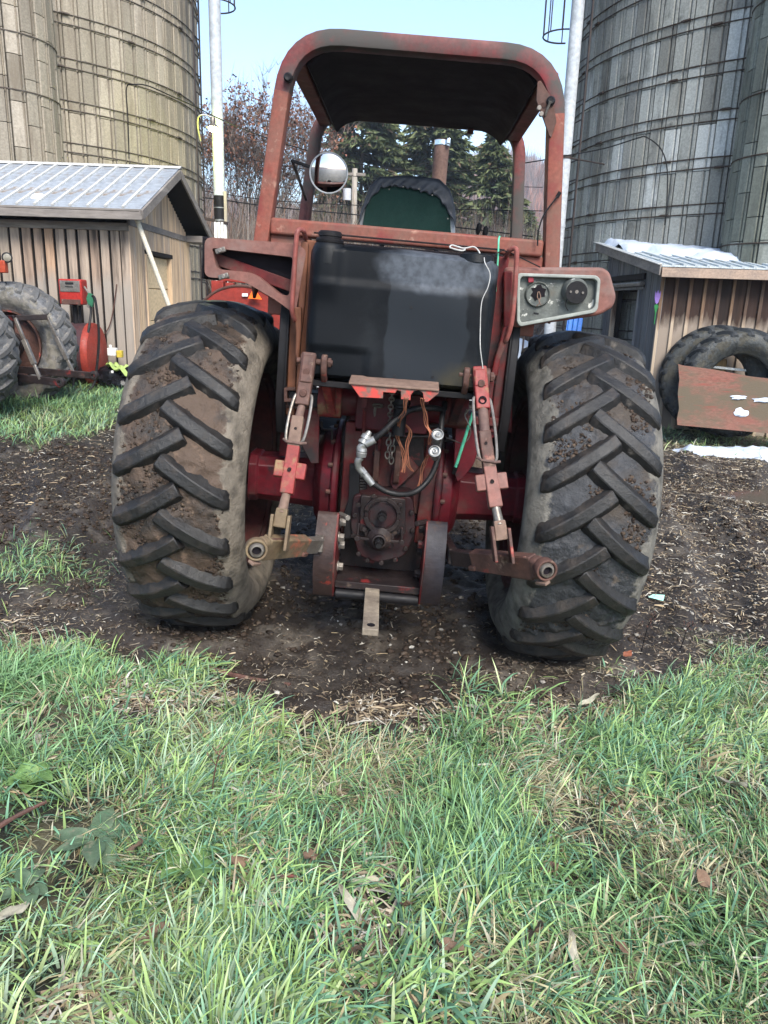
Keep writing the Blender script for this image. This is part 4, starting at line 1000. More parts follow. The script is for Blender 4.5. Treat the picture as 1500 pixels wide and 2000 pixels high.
wire([(-0.962,7,1.661), (-1.026,7,1.58), (-1.11,7,1.524), (-1.093,7,1.354), (-1.067,7,1.173)], .008, 'thin black lead hanging in front of the red implement')
mb = MB(); mb.bar((-1.074,7.3,1.152), (-0.958,7.3,1.098), .10, .04, (0, 1, 0)); tag(mb.obj('red_drawbar', m_imp, None, .005), 'red bar at the foot of the round guard', 'bar')

# utility pole with transformer
up = empty('utility_pole', (-1.46, 30.0, 0), label='weathered utility pole with a grey box before the dark spruces', cat='pole')
mb = MB(); mb.cyl((0, 0, 0), (0, 0, 6.35), .12, .10, n=10); mb.obj('pole', M('bleached_pole_wood', (.42, .38, .33), None, 5, .8, .1, stretch=(1, 1, .1)), up)
mb = MB(); mb.cyl((-.26, -.1, 5.25), (-.26, -.1, 5.65), .15, n=14); mb.obj('transformer', M('grey_enamel', (.5, .52, .55), None, 4, .5, .1), up)
mb = MB(); mb.box((-.35, -.08, 6.1), (.4, .0, 6.2)); mb.obj('crossarm', m_fascia, up)

# ============================================================ TREES, BRUSH, WOODED HILL
rt = np.random.default_rng(11)
def tri_obj(name, P, col, mat, parent=None, kind=None):
    """P: (n,3,3) triangles"""
    n = len(P); F = np.arange(n * 3).reshape(n, 3)
    o = bpy.data.objects.new(name, np_mesh(name, P.reshape(-1, 3), F, [mat], False, np.repeat(col, 3, 0))); COL.objects.link(o)
    if parent is not None: o.parent = parent
    if kind: o['kind'] = kind
    return o
m_needle = M('spruce_needles', (.03, .05, .02), None, 5, .7, .1, attr='col', bump=0, finevar=0, spec=.2)
m_bark = M('grey_bark', (.14, .115, .095), (.09, .075, .065), 8, .85, .08, bscale=20)
m_leafr = M('russet_leaves', (.3, .1, .05), None, 5, .7, .1, attr='col', bump=0, finevar=0, spec=.2)
m_twig = M('bare_twigs', (.2, .17, .14), None, 5, .8, .1, attr='col', bump=0, finevar=0, spec=.2)
def spruce(x, y, z0, h, w, seed, n, label):
    r = np.random.default_rng(seed)
    t = empty('spruce_tree', (x, y, z0), label=label, cat='tree', group='spruces behind the tractor')
    b = MB(); b.cyl((0, 0, -1), (0, 0, h * .97), .22, .03, n=10); b.obj('trunk', m_bark, t)
    nb = 420
    bz = h * (1 - r.uniform(0.0, .97, nb) ** .8); ba = r.uniform(0, 2 * pi, nb)
    bl = w * (1 - bz / h) ** .62 * r.uniform(.6, 1.15, nb) * (.85 + .3 * vnoise(ba * 1.3, bz * .8, seed))
    bi = r.integers(0, nb, n); f = r.uniform(.12, 1.0, n) ** .7
    L = bl[bi] * f; a = ba[bi] + r.normal(0, .10, n) * (1.2 - f)
    droop = -.10 * L - .35 * (f ** 2) * bl[bi] * .35 + .10 * f
    C = np.stack([L * np.cos(a), L * np.sin(a), bz[bi] + droop + r.normal(0, .05, n)], 1)
    out = a + r.normal(0, .7, n); ln = r.uniform(.20, .55, n); dn = r.uniform(-.9, .05, n)
    d = np.stack([np.cos(out) * np.cos(dn), np.sin(out) * np.cos(dn), np.sin(dn)], 1)
    s = np.cross(d, r.normal(0, 1, (n, 3))); s /= np.linalg.norm(s, axis=1)[:, None] + 1e-9
    wd = ln * r.uniform(.16, .32, n)
    P = np.stack([C - s * wd[:, None], C + s * wd[:, None], C + d * ln[:, None]], 1)
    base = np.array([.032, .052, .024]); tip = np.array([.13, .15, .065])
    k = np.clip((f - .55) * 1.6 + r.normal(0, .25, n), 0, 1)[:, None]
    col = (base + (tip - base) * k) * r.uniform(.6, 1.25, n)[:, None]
    br = r.uniform(0, 1, n) < .06; col[br] = np.array([.12, .085, .055])
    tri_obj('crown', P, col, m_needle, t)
    bb = MB()
    for k in range(0, nb, 3):
        bb.cyl((0, 0, bz[k] + .1), (bl[k] * .8 * cos(ba[k]), bl[k] * .8 * sin(ba[k]), bz[k] - .18 * bl[k]), .035, .012, n=3, cap=False)
    bb.obj('limbs', m_bark, t, smooth=0)
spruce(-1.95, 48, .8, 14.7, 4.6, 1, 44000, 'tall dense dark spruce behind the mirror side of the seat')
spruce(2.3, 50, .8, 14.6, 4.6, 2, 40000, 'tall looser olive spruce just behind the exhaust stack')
spruce(5.6, 46, .8, 10.4, 3.0, 3, 24000, 'shorter pointed spruce standing alone toward the hill')
spruce(8.1, 49, .8, 6.4, 2.4, 4, 12000, 'lowest spruce, at the foot of the hill beyond the pointed one')
spruce(-4.3, 50, .8, 6.8, 2.2, 5, 9000, 'low spruce half hidden by brush beside the tall dense one')

def bare_tree(x, y, z0, h, spread, seed, stems, label, leaves=True, maxd=6, group=None):
    r = random.Random(seed); t = empty('bare_tree', (x, y, z0), label=label, cat='tree')
    if group: t['group'] = group
    b = MB(); tips = []
    def grow(p, d, L, rad, depth):
        nseg = 2
        for s_ in range(nseg):
            d2 = (d + Vector((r.gauss(0, .09), r.gauss(0, .09), r.gauss(.03, .05)))).normalized()
            q = p + d2 * (L / nseg); r1 = rad * .84
            b.cyl(p, q, rad, r1, n=5 if depth < 2 else 3, cap=False); p = q; d = d2; rad = r1
            if depth >= 2: tips.append(p)
        if depth >= maxd or rad < .004: return
        for k in range(r.choice((2, 3) if maxd > 5 else (2, 2, 3))):
            dd = (d + Vector((r.gauss(0, .34), r.gauss(0, .34), r.uniform(.0, .32)))).normalized()
            grow(p, dd, L * r.uniform(.70, .92), rad * r.uniform(.58, .78), depth + 1)
    for k in range(stems):
        a = 2 * pi * k / stems + r.uniform(-.3, .3); sp_ = r.uniform(.1, 1) * spread
        d = Vector((cos(a) * sp_, sin(a) * sp_, 1)).normalized()
        grow(Vector((.3 * cos(a), .3 * sin(a), 0)), d, h * .25, .095, 0)
    b.obj('branches', m_bark, t, smooth=0)
    TT = np.array([tuple(p) for p in tips]); n_ = 9000 if leaves else 2600
    ii = rt.integers(0, len(TT), n_); C = TT[ii]; d = np.stack([rt.normal(0, .42, n_), rt.normal(0, .42, n_), rt.uniform(.4, 1, n_)], 1); d /= np.linalg.norm(d, axis=1)[:, None]
    s = np.cross(d, rt.normal(0, 1, (n_, 3))); s /= np.linalg.norm(s, axis=1)[:, None]; L_ = rt.uniform(.3, 1.0, n_)[:, None]
    o_ = tri_obj('twigs', np.stack([C - s * .008, C + s * .008, C + d * L_], 1), np.array([[.16, .13, .11]]) * rt.uniform(.6, 1.3, n_)[:, None], m_twig, t, 'stuff')
    if leaves:
        T_ = np.array([tuple(p) for p in tips if p.z > h * .50])
        n = 17000; idx = rt.integers(0, len(T_), n); keep = rt.uniform(0, 1, n) < np.clip((T_[idx][:, 2] / h - .48) * 2.2, 0, 1) * (vnoise(T_[idx][:, 0] * .8, T_[idx][:, 2] * .8, 3) > .35)
        C = T_[idx][keep] + rt.normal(0, .14, (keep.sum(), 3)); n = len(C)
        d = rt.normal(0, 1, (n, 3)); d /= np.linalg.norm(d, axis=1)[:, None]; s = np.cross(d, rt.normal(0, 1, (n, 3)))
        s /= np.linalg.norm(s, axis=1)[:, None]
        sz = rt.uniform(.05, .11, n)[:, None]
        P = np.stack([C - s * sz * .6, C + s * sz * .6, C + d * sz * 1.3], 1)
        col = np.array([[.20, .085, .055], [.16, .07, .05], [.26, .13, .08], [.15, .08, .06]])[rt.integers(0, 4, n)] * rt.uniform(.7, 1.2, n)[:, None]
        tri_obj('leaves', P, col, m_leafr, t)
bare_tree(-6.0, 34, .6, 9.5, .36, 4, 12, 'tall bare tree with russet leaves left in its crown behind the white pipe')
bare_tree(-2.9, 31, .6, 4.6, .7, 8, 7, 'grey bare shrub tree in front of the dense spruce beside the pole', False, 5)
bare_tree(-8.9, 40, .6, 8.0, .5, 9, 6, 'paler bare tree beyond the russet one close to the tan silo', False, 5)
bare_tree(.6, 30, .6, 4.2, .75, 12, 7, 'grey bare shrub tree behind the seat and exhaust', False, 5)
bare_tree(3.1, 31, .6, 3.9, .8, 15, 7, 'grey bare shrub tree right of the seat before the spruces', False, 5)

# tangled brush: fans of thin stems
def brush(name, n, xs, ys, h0, h1, cols, per=16, zf=None, wdt=.012):
    X = rt.uniform(xs[0], xs[1], n); Y = rt.uniform(ys[0], ys[1], n)
    if zf is None: Z = gbase(X, Y)
    else: Z = zf(X, Y)
    X = np.repeat(X, per); Y = np.repeat(Y, per); Z = np.repeat(Z, per); m = len(X)
    a = rt.uniform(0, 2 * pi, m); el = rt.uniform(.0, .75, m); L = rt.uniform(h0, h1, m)
    up = rt.uniform(0, .55, m)
    O = np.stack([X + up * L * .2 * np.cos(a), Y + up * L * .2 * np.sin(a), Z + up * L], 1)
    d = np.stack([np.cos(a) * np.sin(el), np.sin(a) * np.sin(el), np.cos(el)], 1)
    s = np.stack([-np.sin(a + 1), np.cos(a + 1), np.zeros(m)], 1); w = wdt * (1 + 1.0 * rt.uniform(0, 1, m))[:, None]
    P = np.stack([O - s * w, O + s * w, O + d * (L * (1 - up * .5))[:, None]], 1)
    c = np.array(cols)[rt.integers(0, len(cols), m)] * rt.uniform(.6, 1.2, m)[:, None]
    return tri_obj(name, P, c, m_twig, None, 'stuff')
BR = [(.22, .19, .16), (.16, .13, .11), (.27, .24, .21), (.12, .085, .075), (.24, .15, .10)]
brush('brush', 1500, (-16, 6), (26, 46), 1.6, 4.4, BR, 24, None, .014)
brush('brush', 260, (-4, 8), (22, 32), .8, 1.9, BR, 16, None, .010)
ZH = lambda x, y: gbase(x, y) + hillz(x, y) - .5
BH = [(.17, .125, .115), (.13, .10, .095), (.22, .15, .13), (.10, .085, .08), (.20, .17, .16), (.25, .13, .10)]
def hillwood(name, n, r0, r1, h0, h1, per, wdt):
    az = np.radians(rt.uniform(-24, 20, n)); r = rt.uniform(r0, r1, n); X = r * np.sin(az); Y = r * np.cos(az); Z = ZH(X, Y)
    tone = rt.uniform(.65, 1.2, n); ci = rt.integers(0, len(BH), n)
    X, Y, Z, tone, ci = [np.repeat(q, per) for q in (X, Y, Z, tone, ci)]; m = len(X)
    a = rt.uniform(0, 2 * pi, m); el = rt.uniform(0, .55, m); L = rt.uniform(h0, h1, m); up = rt.uniform(0, .6, m)
    O = np.stack([X + up * L * .15 * np.cos(a), Y + up * L * .15 * np.sin(a), Z + up * L], 1)
    d = np.stack([np.cos(a) * np.sin(el), np.sin(a) * np.sin(el), np.cos(el)], 1); s = np.stack([np.cos(a + 1), np.zeros(m), np.zeros(m)], 1)
    w = (wdt * rt.uniform(.6, 1.4, m))[:, None]
    P = np.stack([O - s * w, O + s * w, O + d * (L * (1 - up * .6))[:, None]], 1)
    tri_obj(name, P, np.array(BH)[ci] * tone[:, None], m_twig, None, 'stuff')
hillwood('hillside_woods', 5200, 95, 300, 4, 9, 12, .16)
hillwood('hillside_woods', 900, 70, 110, 3, 7, 16, .07)
# haze
mh = bpy.data.materials.new('haze_air'); mh.use_nodes = True; _t = mh.node_tree; _t.nodes.clear()
_ho = _t.nodes.new('ShaderNodeOutputMaterial'); _hv = _t.nodes.new('ShaderNodeVolumePrincipled'); _hv.inputs['Color'].default_value = (.80, .88, 1, 1); _hv.inputs['Density'].default_value = .0009; _hv.inputs['Anisotropy'].default_value = .2
_t.links.new(_hv.outputs[0], _ho.inputs['Volume'])
mb = MB(); mb.box((-440, -75, -28), (440, 440, 62)); tag(mb.obj('haze', mh, None, 0, smooth=0), kind='stuff')

# ============================================================ GRASS, STRAW, CLODS (uncountable: stuff)
rng = np.random.default_rng(5)
def blades(name, X, Y, length, width, lean, dirang, col, mat, lift=0.0, curl=1.0):
    """curved blades of 3 segments; all arguments are arrays"""
    n = len(X); z0 = gz(X, Y) - .004 + lift
    dx, dy = np.cos(dirang), np.sin(dirang)
    tw = rng.uniform(-.9, .9, n)                       # blade face twist against lean
    sx, sy = -np.sin(dirang + tw), np.cos(dirang + tw)
    ts = np.array([0, .38, .72, 1.0]); ws = np.array([.75, 1.0, .7, .04])
    P = np.zeros((n, 7, 3)); k = 0
    a = np.zeros(n); px = X.copy(); py = Y.copy(); pz = z0.copy(); prev = 0
    for i, t in enumerate(ts):
        if i:
            ds = (t - prev) * length
            ang = lean * (.55 + curl * .75 * (t + prev) / 2)
            ang = np.minimum(ang, 1.95)
            px = px + dx * np.sin(ang) * ds; py = py + dy * np.sin(ang) * ds; pz = pz + np.cos(ang) * ds
            pz = np.maximum(pz, z0 + .004)
            prev = t
        w = width * ws[i] / 2
        if i < 3:
            P[:, 2 * i, 0] = px - sx * w; P[:, 2 * i, 1] = py - sy * w; P[:, 2 * i, 2] = pz
            P[:, 2 * i + 1, 0] = px + sx * w; P[:, 2 * i + 1, 1] = py + sy * w; P[:, 2 * i + 1, 2] = pz + w * .5
        else:
            P[:, 6, 0] = px; P[:, 6, 1] = py; P[:, 6, 2] = pz
    b = (np.arange(n) * 7)[:, None]
    tri = np.array([[0, 1, 3], [0, 3, 2], [2, 3, 5], [2, 5, 4], [4, 5, 6]])
    F = (b[:, :, None] + tri[None]).reshape(-1, 3)
    c = np.repeat(col, 7, 0)
    sh = np.tile(np.array([.35, .35, .85, .85, 1.15, 1.15, 1.5]), n)[:, None]  # base-to-tip shading put into the blade colour: dark roots, lighter tips
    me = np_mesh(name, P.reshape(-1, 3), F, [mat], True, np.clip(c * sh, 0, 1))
    o = bpy.data.objects.new(name, me); COL.objects.link(o)
    return tag(o, kind='stuff')
m_grass = bpy.data.materials.new('grass_blades'); m_grass.use_nodes = True
_n = m_grass.node_tree; _n.nodes.clear()
_out = _n.nodes.new('ShaderNodeOutputMaterial'); _bs = _n.nodes.new('ShaderNodeBsdfPrincipled'); _at = _n.nodes.new('ShaderNodeAttribute'); _at.attribute_name = 'col'
_tr = _n.nodes.new('ShaderNodeBsdfTranslucent'); _mx = _n.nodes.new('ShaderNodeMixShader'); _mx.inputs[0].default_value = .22
_bs.inputs['Roughness'].default_value = .42; _bs.inputs['Specular IOR Level'].default_value = .45
_n.links.new(_at.outputs['Color'], _bs.inputs['Base Color']); _n.links.new(_at.outputs['Color'], _tr.inputs['Color'])
_n.links.new(_bs.outputs[0], _mx.inputs[1]); _n.links.new(_tr.outputs[0], _mx.inputs[2]); _n.links.new(_mx.outputs[0], _out.inputs[0])

GC = np.array([[.16, .285, .13], [.205, .335, .125], [.115, .235, .14], [.255, .365, .125], [.245, .34, .215], [.33, .41, .19]])
DRY = np.array([[.42, .38, .22], [.36, .30, .17], [.50, .47, .34], [.24, .19, .11], [.34, .36, .19]])
def scatter(n, x0, x1, y0, y1, keep):
    X = rng.uniform(x0, x1, n); Y = rng.uniform(y0, y1, n)
    k = rng.uniform(0, 1, n) < keep(X, Y)
    return X[k], Y[k]
def inview(X, Y, m=.25):
    return np.abs(X) < .56 * Y + m
def grass_patch(name, n, x0, x1, y0, y1, keep, l0, l1, w0, w1, dry, leanm=1.2, clump=2.2):
    X, Y = scatter(n, x0, x1, y0, y1, keep)
    # tufts: pull part of the blades toward tuft centres
    gxs = np.floor(X / .075); gys = np.floor(Y / .075)
    cx = (gxs + _hash(gxs, gys, 71)) * .075; cy = (gys + _hash(gxs, gys, 72)) * .075
    pull = rng.uniform(0.1, .85, len(X)) * (_hash(gxs, gys, 73) > .35)
    ox, oy = X.copy(), Y.copy()
    X = X + (cx - X) * pull; Y = Y + (cy - Y) * pull
    fl = fbm(X * clump, Y * clump, 81, 3) * 14
    ang = fl + rng.normal(0, 1.15, len(X))
    out = np.arctan2(Y - cy, X - cx)
    ang = np.where(rng.uniform(0, 1, len(X)) < .35, out, ang)
    tall = fbm(X * 2.6, Y * 2.6, 83, 3)
    ln = rng.uniform(l0, l1, len(X)) * (.55 + .95 * tall) * rng.choice([.6, 1, 1, 1.25], len(X))
    wd = rng.uniform(w0, w1, len(X)) * (.7 + .7 * fbm(X * 1.7, Y * 1.7, 85, 2))
    le = np.abs(rng.normal(1.1, .42, len(X))) * leanm
    hue = fbm(X * 1.4, Y * 1.4, 87, 3)
    ci = np.clip((hue * 7.5 - 1.0 + rng.normal(0, 1.0, len(X))).astype(int), 0, 5)
    c = GC[ci] * rng.uniform(.7, 1.3, len(X))[:, None]
    dn = fbm(X * 3.0, Y * 3.0, 89, 3)
    isd = rng.uniform(0, 1, len(X)) < dry * sstep(.3, .75, dn) * 2
    c[isd] = DRY[rng.integers(0, 5, isd.sum())] * rng.uniform(.6, 1.1, isd.sum())[:, None]
    le[isd] += .45
    return blades(name, X, Y, ln, wd, le, ang, c, m_grass)
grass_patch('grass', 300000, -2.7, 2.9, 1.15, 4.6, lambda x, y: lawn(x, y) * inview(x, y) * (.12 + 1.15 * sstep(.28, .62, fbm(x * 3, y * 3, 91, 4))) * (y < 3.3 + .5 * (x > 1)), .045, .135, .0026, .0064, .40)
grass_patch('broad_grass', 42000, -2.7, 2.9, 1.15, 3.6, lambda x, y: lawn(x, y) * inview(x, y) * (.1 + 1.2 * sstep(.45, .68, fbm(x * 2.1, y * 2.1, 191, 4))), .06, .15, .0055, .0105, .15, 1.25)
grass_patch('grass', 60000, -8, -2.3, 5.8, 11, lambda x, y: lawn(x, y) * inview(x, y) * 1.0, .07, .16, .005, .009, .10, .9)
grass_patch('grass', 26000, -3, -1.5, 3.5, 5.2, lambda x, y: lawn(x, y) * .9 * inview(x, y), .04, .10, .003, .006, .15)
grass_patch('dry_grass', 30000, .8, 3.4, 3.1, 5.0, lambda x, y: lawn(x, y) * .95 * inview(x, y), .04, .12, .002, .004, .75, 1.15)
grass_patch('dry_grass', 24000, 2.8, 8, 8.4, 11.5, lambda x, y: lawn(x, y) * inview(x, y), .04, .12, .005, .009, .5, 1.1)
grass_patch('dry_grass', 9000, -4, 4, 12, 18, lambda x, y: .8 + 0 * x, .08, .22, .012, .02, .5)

# straw and corn-husk litter lying on the mud
def litter(name, n, x0, x1, y0, y1, keep, l0, l1, w0, w1, pal, mat, up=.35):
    X, Y = scatter(n, x0, x1, y0, y1, keep); n = len(X)
    Z = gz(X, Y) + rng.uniform(.001, .010, n)
    a = rng.uniform(0, 2 * pi, n); el = rng.normal(0, up, n); L = rng.uniform(l0, l1, n) * rng.choice([.5, .8, 1, 1.6], n); W = rng.uniform(w0, w1, n)
    bend = rng.normal(0, .12, n)
    d = np.stack([np.cos(a) * np.cos(el), np.sin(a) * np.cos(el), np.abs(np.sin(el))], 1)
    a2 = a + bend
    d2 = np.stack([np.cos(a2) * np.cos(el * .5), np.sin(a2) * np.cos(el * .5), -.3 * np.abs(np.sin(el))], 1)
    s = np.stack([-np.sin(a), np.cos(a), rng.normal(0, .4, n)], 1)
    o = np.stack([X, Y, Z], 1)
    m = o + d * (L * .5)[:, None]; e = m + d2 * (L * .5)[:, None]; w = (W / 2)[:, None]
    P = np.stack([o - s * w, o + s * w, m - s * w, m + s * w, e - s * w * .5, e + s * w * .5], 1)
    b = (np.arange(n) * 6)[:, None]
    tri = np.array([[0, 1, 3], [0, 3, 2], [2, 3, 5], [2, 5, 4]])
    F = (b[:, :, None] + tri[None]).reshape(-1, 3)
    c = pal[rng.integers(0, len(pal), n)] * rng.uniform(.6, 1.15, n)[:, None]
    ob = bpy.data.objects.new(name, np_mesh(name, P.reshape(-1, 3), F, [mat], False, np.repeat(c, 6, 0))); COL.objects.link(ob)
    return tag(ob, kind='stuff')
m_straw = M('straw_litter', (.4, .33, .2), None, 5, .75, .1, attr='col', bump=0, finevar=0)
PAL = np.array([[.42, .36, .27], [.30, .24, .16], [.48, .45, .38], [.20, .15, .10], [.11, .08, .055], [.36, .28, .17]])
PALD = np.array([[.10, .075, .055], [.15, .115, .085], [.06, .045, .034], [.22, .18, .13], [.28, .24, .18]])
_edge = lambda x, y: np.exp(-((y - np.interp(x, _BX, _BY) - .10) / .26) ** 2)
litter('straw_litter', 75000, -2.6, 2.9, 2.3, 4.6, lambda x, y: np.clip(_edge(x, y) * 1.1 * sstep(.25, .65, fbm(x * 4, y * 4, 95, 3)) + .04, 0, 1) * inview(x, y), .008, .045, .0012, .0058, PAL, m_straw, .22)
litter('straw_litter', 110000, -3.6, 3.9, 2.8, 8.5, lambda x, y: (1 - lawn(x, y)) * inview(x, y) * (.15 + .95 * sstep(.42, .66, fbm(x * 2.5, y * 2.5, 97, 3))) * (1.15 - .08 * y), .006, .040, .0012, .0045, PALD, m_straw)
litter('straw_litter', 26000, 1.0, 4.6, 4.2, 9.5, lambda x, y: (1 - lawn(x, y)) * inview(x, y) * .9, .015, .055, .003, .008, PAL, m_straw)
litter('straw_litter', 12000, -4.5, -.4, 5.2, 12, lambda x, y: (1 - lawn(x, y)) * inview(x, y) * .8, .02, .06, .003, .009, PAL, m_straw)
litter('straw_litter', 26000, -1.6, 1.7, 1.2, 3.0, lambda x, y: inview(x, y) * sstep(.5, .75, fbm(x * 3, y * 3, 99, 3)), .02, .09, .003, .010, PAL, m_straw, .2)

# clods and pebbles
def clods(name, n, x0, x1, y0, y1, keep, r0, r1, pal, mat, flat=.7):
    X, Y = scatter(n, x0, x1, y0, y1, keep); n = len(X)
    base = np.array([[1, 0, 0], [-1, 0, 0], [0, 1, 0], [0, -1, 0], [0, 0, 1], [0, 0, -1], [.6, .6, .6], [-.6, .6, .5], [-.6, -.6, .6], [.6, -.6, .5]])
    tri = np.array([[0, 6, 9], [6, 4, 9], [4, 8, 9], [4, 7, 8], [4, 6, 7], [6, 2, 7], [2, 1, 7], [1, 8, 7], [1, 3, 8], [3, 9, 8], [3, 0, 9], [0, 2, 6], [0, 5, 2], [2, 5, 1], [1, 5, 3], [3, 5, 0]])
    r = r0 + (r1 - r0) * rng.uniform(0, 1, n) ** 3
    P = base[None] * (r[:, None, None]) * rng.uniform(.6, 1.25, (n, 10, 3))
    P[:, :, 2] *= flat
    a = rng.uniform(0, 6.28, n); c_, s_ = np.cos(a)[:, None], np.sin(a)[:, None]
    x = P[:, :, 0] * c_ - P[:, :, 1] * s_; y = P[:, :, 0] * s_ + P[:, :, 1] * c_
    P[:, :, 0] = x + X[:, None]; P[:, :, 1] = y + Y[:, None]; P[:, :, 2] += (gz(X, Y) + r * .15)[:, None]
    F = ((np.arange(n) * 10)[:, None, None] + tri[None]).reshape(-1, 3)
    c = pal[rng.integers(0, len(pal), n)] * rng.uniform(.7, 1.2, n)[:, None]
    ob = bpy.data.objects.new(name, np_mesh(name, P.reshape(-1, 3), F, [mat], False, np.repeat(c, 10, 0))); COL.objects.link(ob)
    return tag(ob, kind='stuff')
m_clod = M('clods', (.05, .035, .025), None, 5, .7, .2, attr='col', bump=.5, bscale=150, finevar=.3)
SO = np.array([[.036, .024, .017], [.05, .034, .024], [.028, .02, .015], [.08, .06, .045]])
ST = np.array([[.28, .26, .23], [.20, .18, .16], [.36, .34, .30], [.14, .11, .09]])
clods('soil_clods', 42000, -3.6, 3.9, 2.8, 8.0, lambda x, y: (1 - lawn(x, y)) * inview(x, y) * sstep(.40, .62, fbm(x * 3, y * 3, 101, 3)), .003, .026, SO, m_clod)
clods('pebbles', 2600, -3.4, 3.6, 2.75, 7.0, lambda x, y: (1 - lawn(x, y)) * inview(x, y) * sstep(.35, .7, fbm(x * 2, y * 2, 103, 3)), .004, .020, ST, m_clod)

# ============================================================ WEEDS, LEAVES, HUSKS, STICKS lying in the grass
rp_ = random.Random(21)
def leaf_mesh(name, L, W, mat, curl=.3, wave=.05, seed=0, nu=9, nv=5, tip=1.0, fold=.25):
    r = random.Random(seed); b = MB(); vs = []
    ph = r.uniform(0, 6)
    for i in range(nu + 1):
        t = i / nu; w = W / 2 * (sin(pi * min(1, t * .97 + .03) ** .75) ** tip) + .0008
        for j in range(nv + 1):
            s = -1 + 2 * j / nv
            vs.append((L * t * cos(curl * t), s * w + .1 * wave * L * sin(5 * t + ph), L * t * sin(curl * t) * .5 + abs(s) * w * fold + wave * L * .25 * sin(9 * t + 3 * s + ph)))
    n = nv + 1
    b.add(vs, [(i * n + j, (i + 1) * n + j, (i + 1) * n + j + 1, i * n + j + 1) for i in range(nu) for j in range(nv)])
    return b.mesh(name, [mat], 80)
m_dock = M('dock_leaf_green', (.09, .17, .05), (.13, .21, .075), 14, .5, .1, layers=[((.30, .26, .10), 9, .60, .70, .7), ((.20, .12, .08), 16, .66, .74, .8)], bscale=60, bump=.5)
m_dock2 = M('dark_dock_leaf', (.07, .115, .065), (.10, .135, .085), 12, .55, .1, layers=[((.22, .17, .12), 10, .56, .68, .8)], bscale=60, bump=.5)
m_dead = M('dead_leaf_brown', (.20, .13, .085), (.13, .08, .055), 20, .75, .1, layers=[((.32, .27, .2), 14, .6, .7, .8)], bscale=90, bump=.5)
m_husk = M('pale_corn_husk', (.36, .34, .27), (.28, .25, .18), 12, .7, .1, layers=[((.25, .2, .14), 12, .66, .76, .8)], bscale=120, stretch=(.15, 1, 1), bump=.5)
m_redleaf = M('rust_red_leaf', (.20, .07, .04), None, 9, .7, .1)
def plant(label, x, y, n, L, W, mat, elev, seed):
    r = random.Random(seed); t = empty('dock_plant', gpt(x, y, .0), label=label, cat='weed')
    for k in range(n):
        a = 2 * pi * k / n + r.uniform(-.4, .4); me = leaf_mesh('leaf', L * r.uniform(.7, 1.15), W * r.uniform(.8, 1.2), mat, r.uniform(-.9, -.2), .09, seed * 10 + k)
        inst('leaf', me, t, (.01 * cos(a), .01 * sin(a), .02), (r.uniform(-.2, .2), -elev * r.uniform(.6, 1.3), a))
    return t
plant('bright green round leaved weed in the grass at the left', -1.17, 2.22, 6, .10, .075, m_dock, .75, 1)
plant('low dull green dock plant with drooping leaves below the round leaved weed', -.86, 1.98, 8, .15, .06, m_dock2, .22, 2)
plant('dock plant with yellowing brown blotched leaves', -.56, 1.90, 6, .13, .055, m_dock, .25, 3)
plant('small dark dock plant nearest the viewer', -.98, 1.78, 5, .10, .05, m_dock2, .3, 4)
plant('lone flat dock plant in the turf at the right', .98, 2.72, 5, .13, .05, m_dock2, .35, 5)
plant('small dock seedling with three light leaves in the middle', .30, 2.36, 4, .09, .05, m_dock, .5, 6)
lm = [leaf_mesh('dead_leaf', .075, .04, m_dead, .7, .3, k, 7, 4) for k in range(4)]
for k, (x, y) in enumerate([(-.38, 1.93), (-.20, 1.98), (-.74, 1.92), (.10, 1.80), (.42, 1.72), (.52, 1.98), (-.05, 1.62), (-.60, 1.62), (1.05, 1.95), (.85, 2.35), (-1.3, 1.98), (.25, 1.66), (1.35, 2.9), (.72, 1.7)]):
    o = inst('dead_leaf', lm[k % 4], None, gpt(x, y, .035), (rp_.uniform(-.4, .4), rp_.uniform(-.5, .2), rp_.uniform(0, 6)), (rp_.uniform(.8, 1.5),) * 3)
    tag(o, 'dry brown curled leaf lying in the grass', 'leaf', 'dead leaves scattered in the grass')
o = inst('red_leaf', leaf_mesh('red_leaf', .055, .04, m_redleaf, .3, .3, 9), None, gpt(1.22, 3.46, .03), (.2, -.2, .5)); tag(o, 'single rust red leaf by the foot of the muddy tyre', 'leaf')
hm_ = [leaf_mesh('corn_husk', .15, .030, m_husk, .35, .22, 30 + k, 9, 3, .6, .5) for k in range(5)]
for k, (x, y) in enumerate([(-1.22, 1.80), (-.95, 1.72), (-.22, 1.76), (.02, 1.90), (-.03, 1.72), (.28, 2.02), (-.35, 2.02), (-1.28, 2.5), (-1.5, 2.75), (.6, 2.9), (.9, 3.05), (-.1, 2.62), (.15, 2.78), (1.3, 2.55), (.55, 1.62), (.9, 1.75), (-1.1, 2.95), (1.55, 3.1), (-.75, 2.8), (.38, 2.95), (1.9, 3.2), (-.42, 2.85)]):
    o = inst('corn_husk', hm_[k % 5], None, gpt(x, y, .028), (rp_.uniform(-.5, .5), rp_.uniform(-.25, .15), rp_.uniform(0, 6)), (rp_.uniform(.35, .9),) * 3)
    tag(o, 'pale shredded corn husk lying in the grass', 'husk', 'corn husks strewn in the grass')
def stick(label, pts, r, m, name='stick'):
    b = MB(); P = smooth([gpt(x, y, z) for x, y, z in pts], 5); b.tube(P, r, 7, radii=[r * (1 - .5 * i / len(P)) * (1 + .15 * sin(i * 2.1)) for i in range(len(P))]); return tag(b.obj(name, m), label, 'stick')
stick('dark stick half buried in mud at the edge of the turf', [(-1.05, 3.12, .012), (-.85, 3.16, .014), (-.62, 3.14, .010), (-.40, 3.10, .006)], .016, m_brown)
stick('short reddish brown twig in the grass before the dock leaves', [(-.32, 1.86, .03), (-.25, 1.87, .035), (-.20, 1.865, .03)], .009, m_brown)
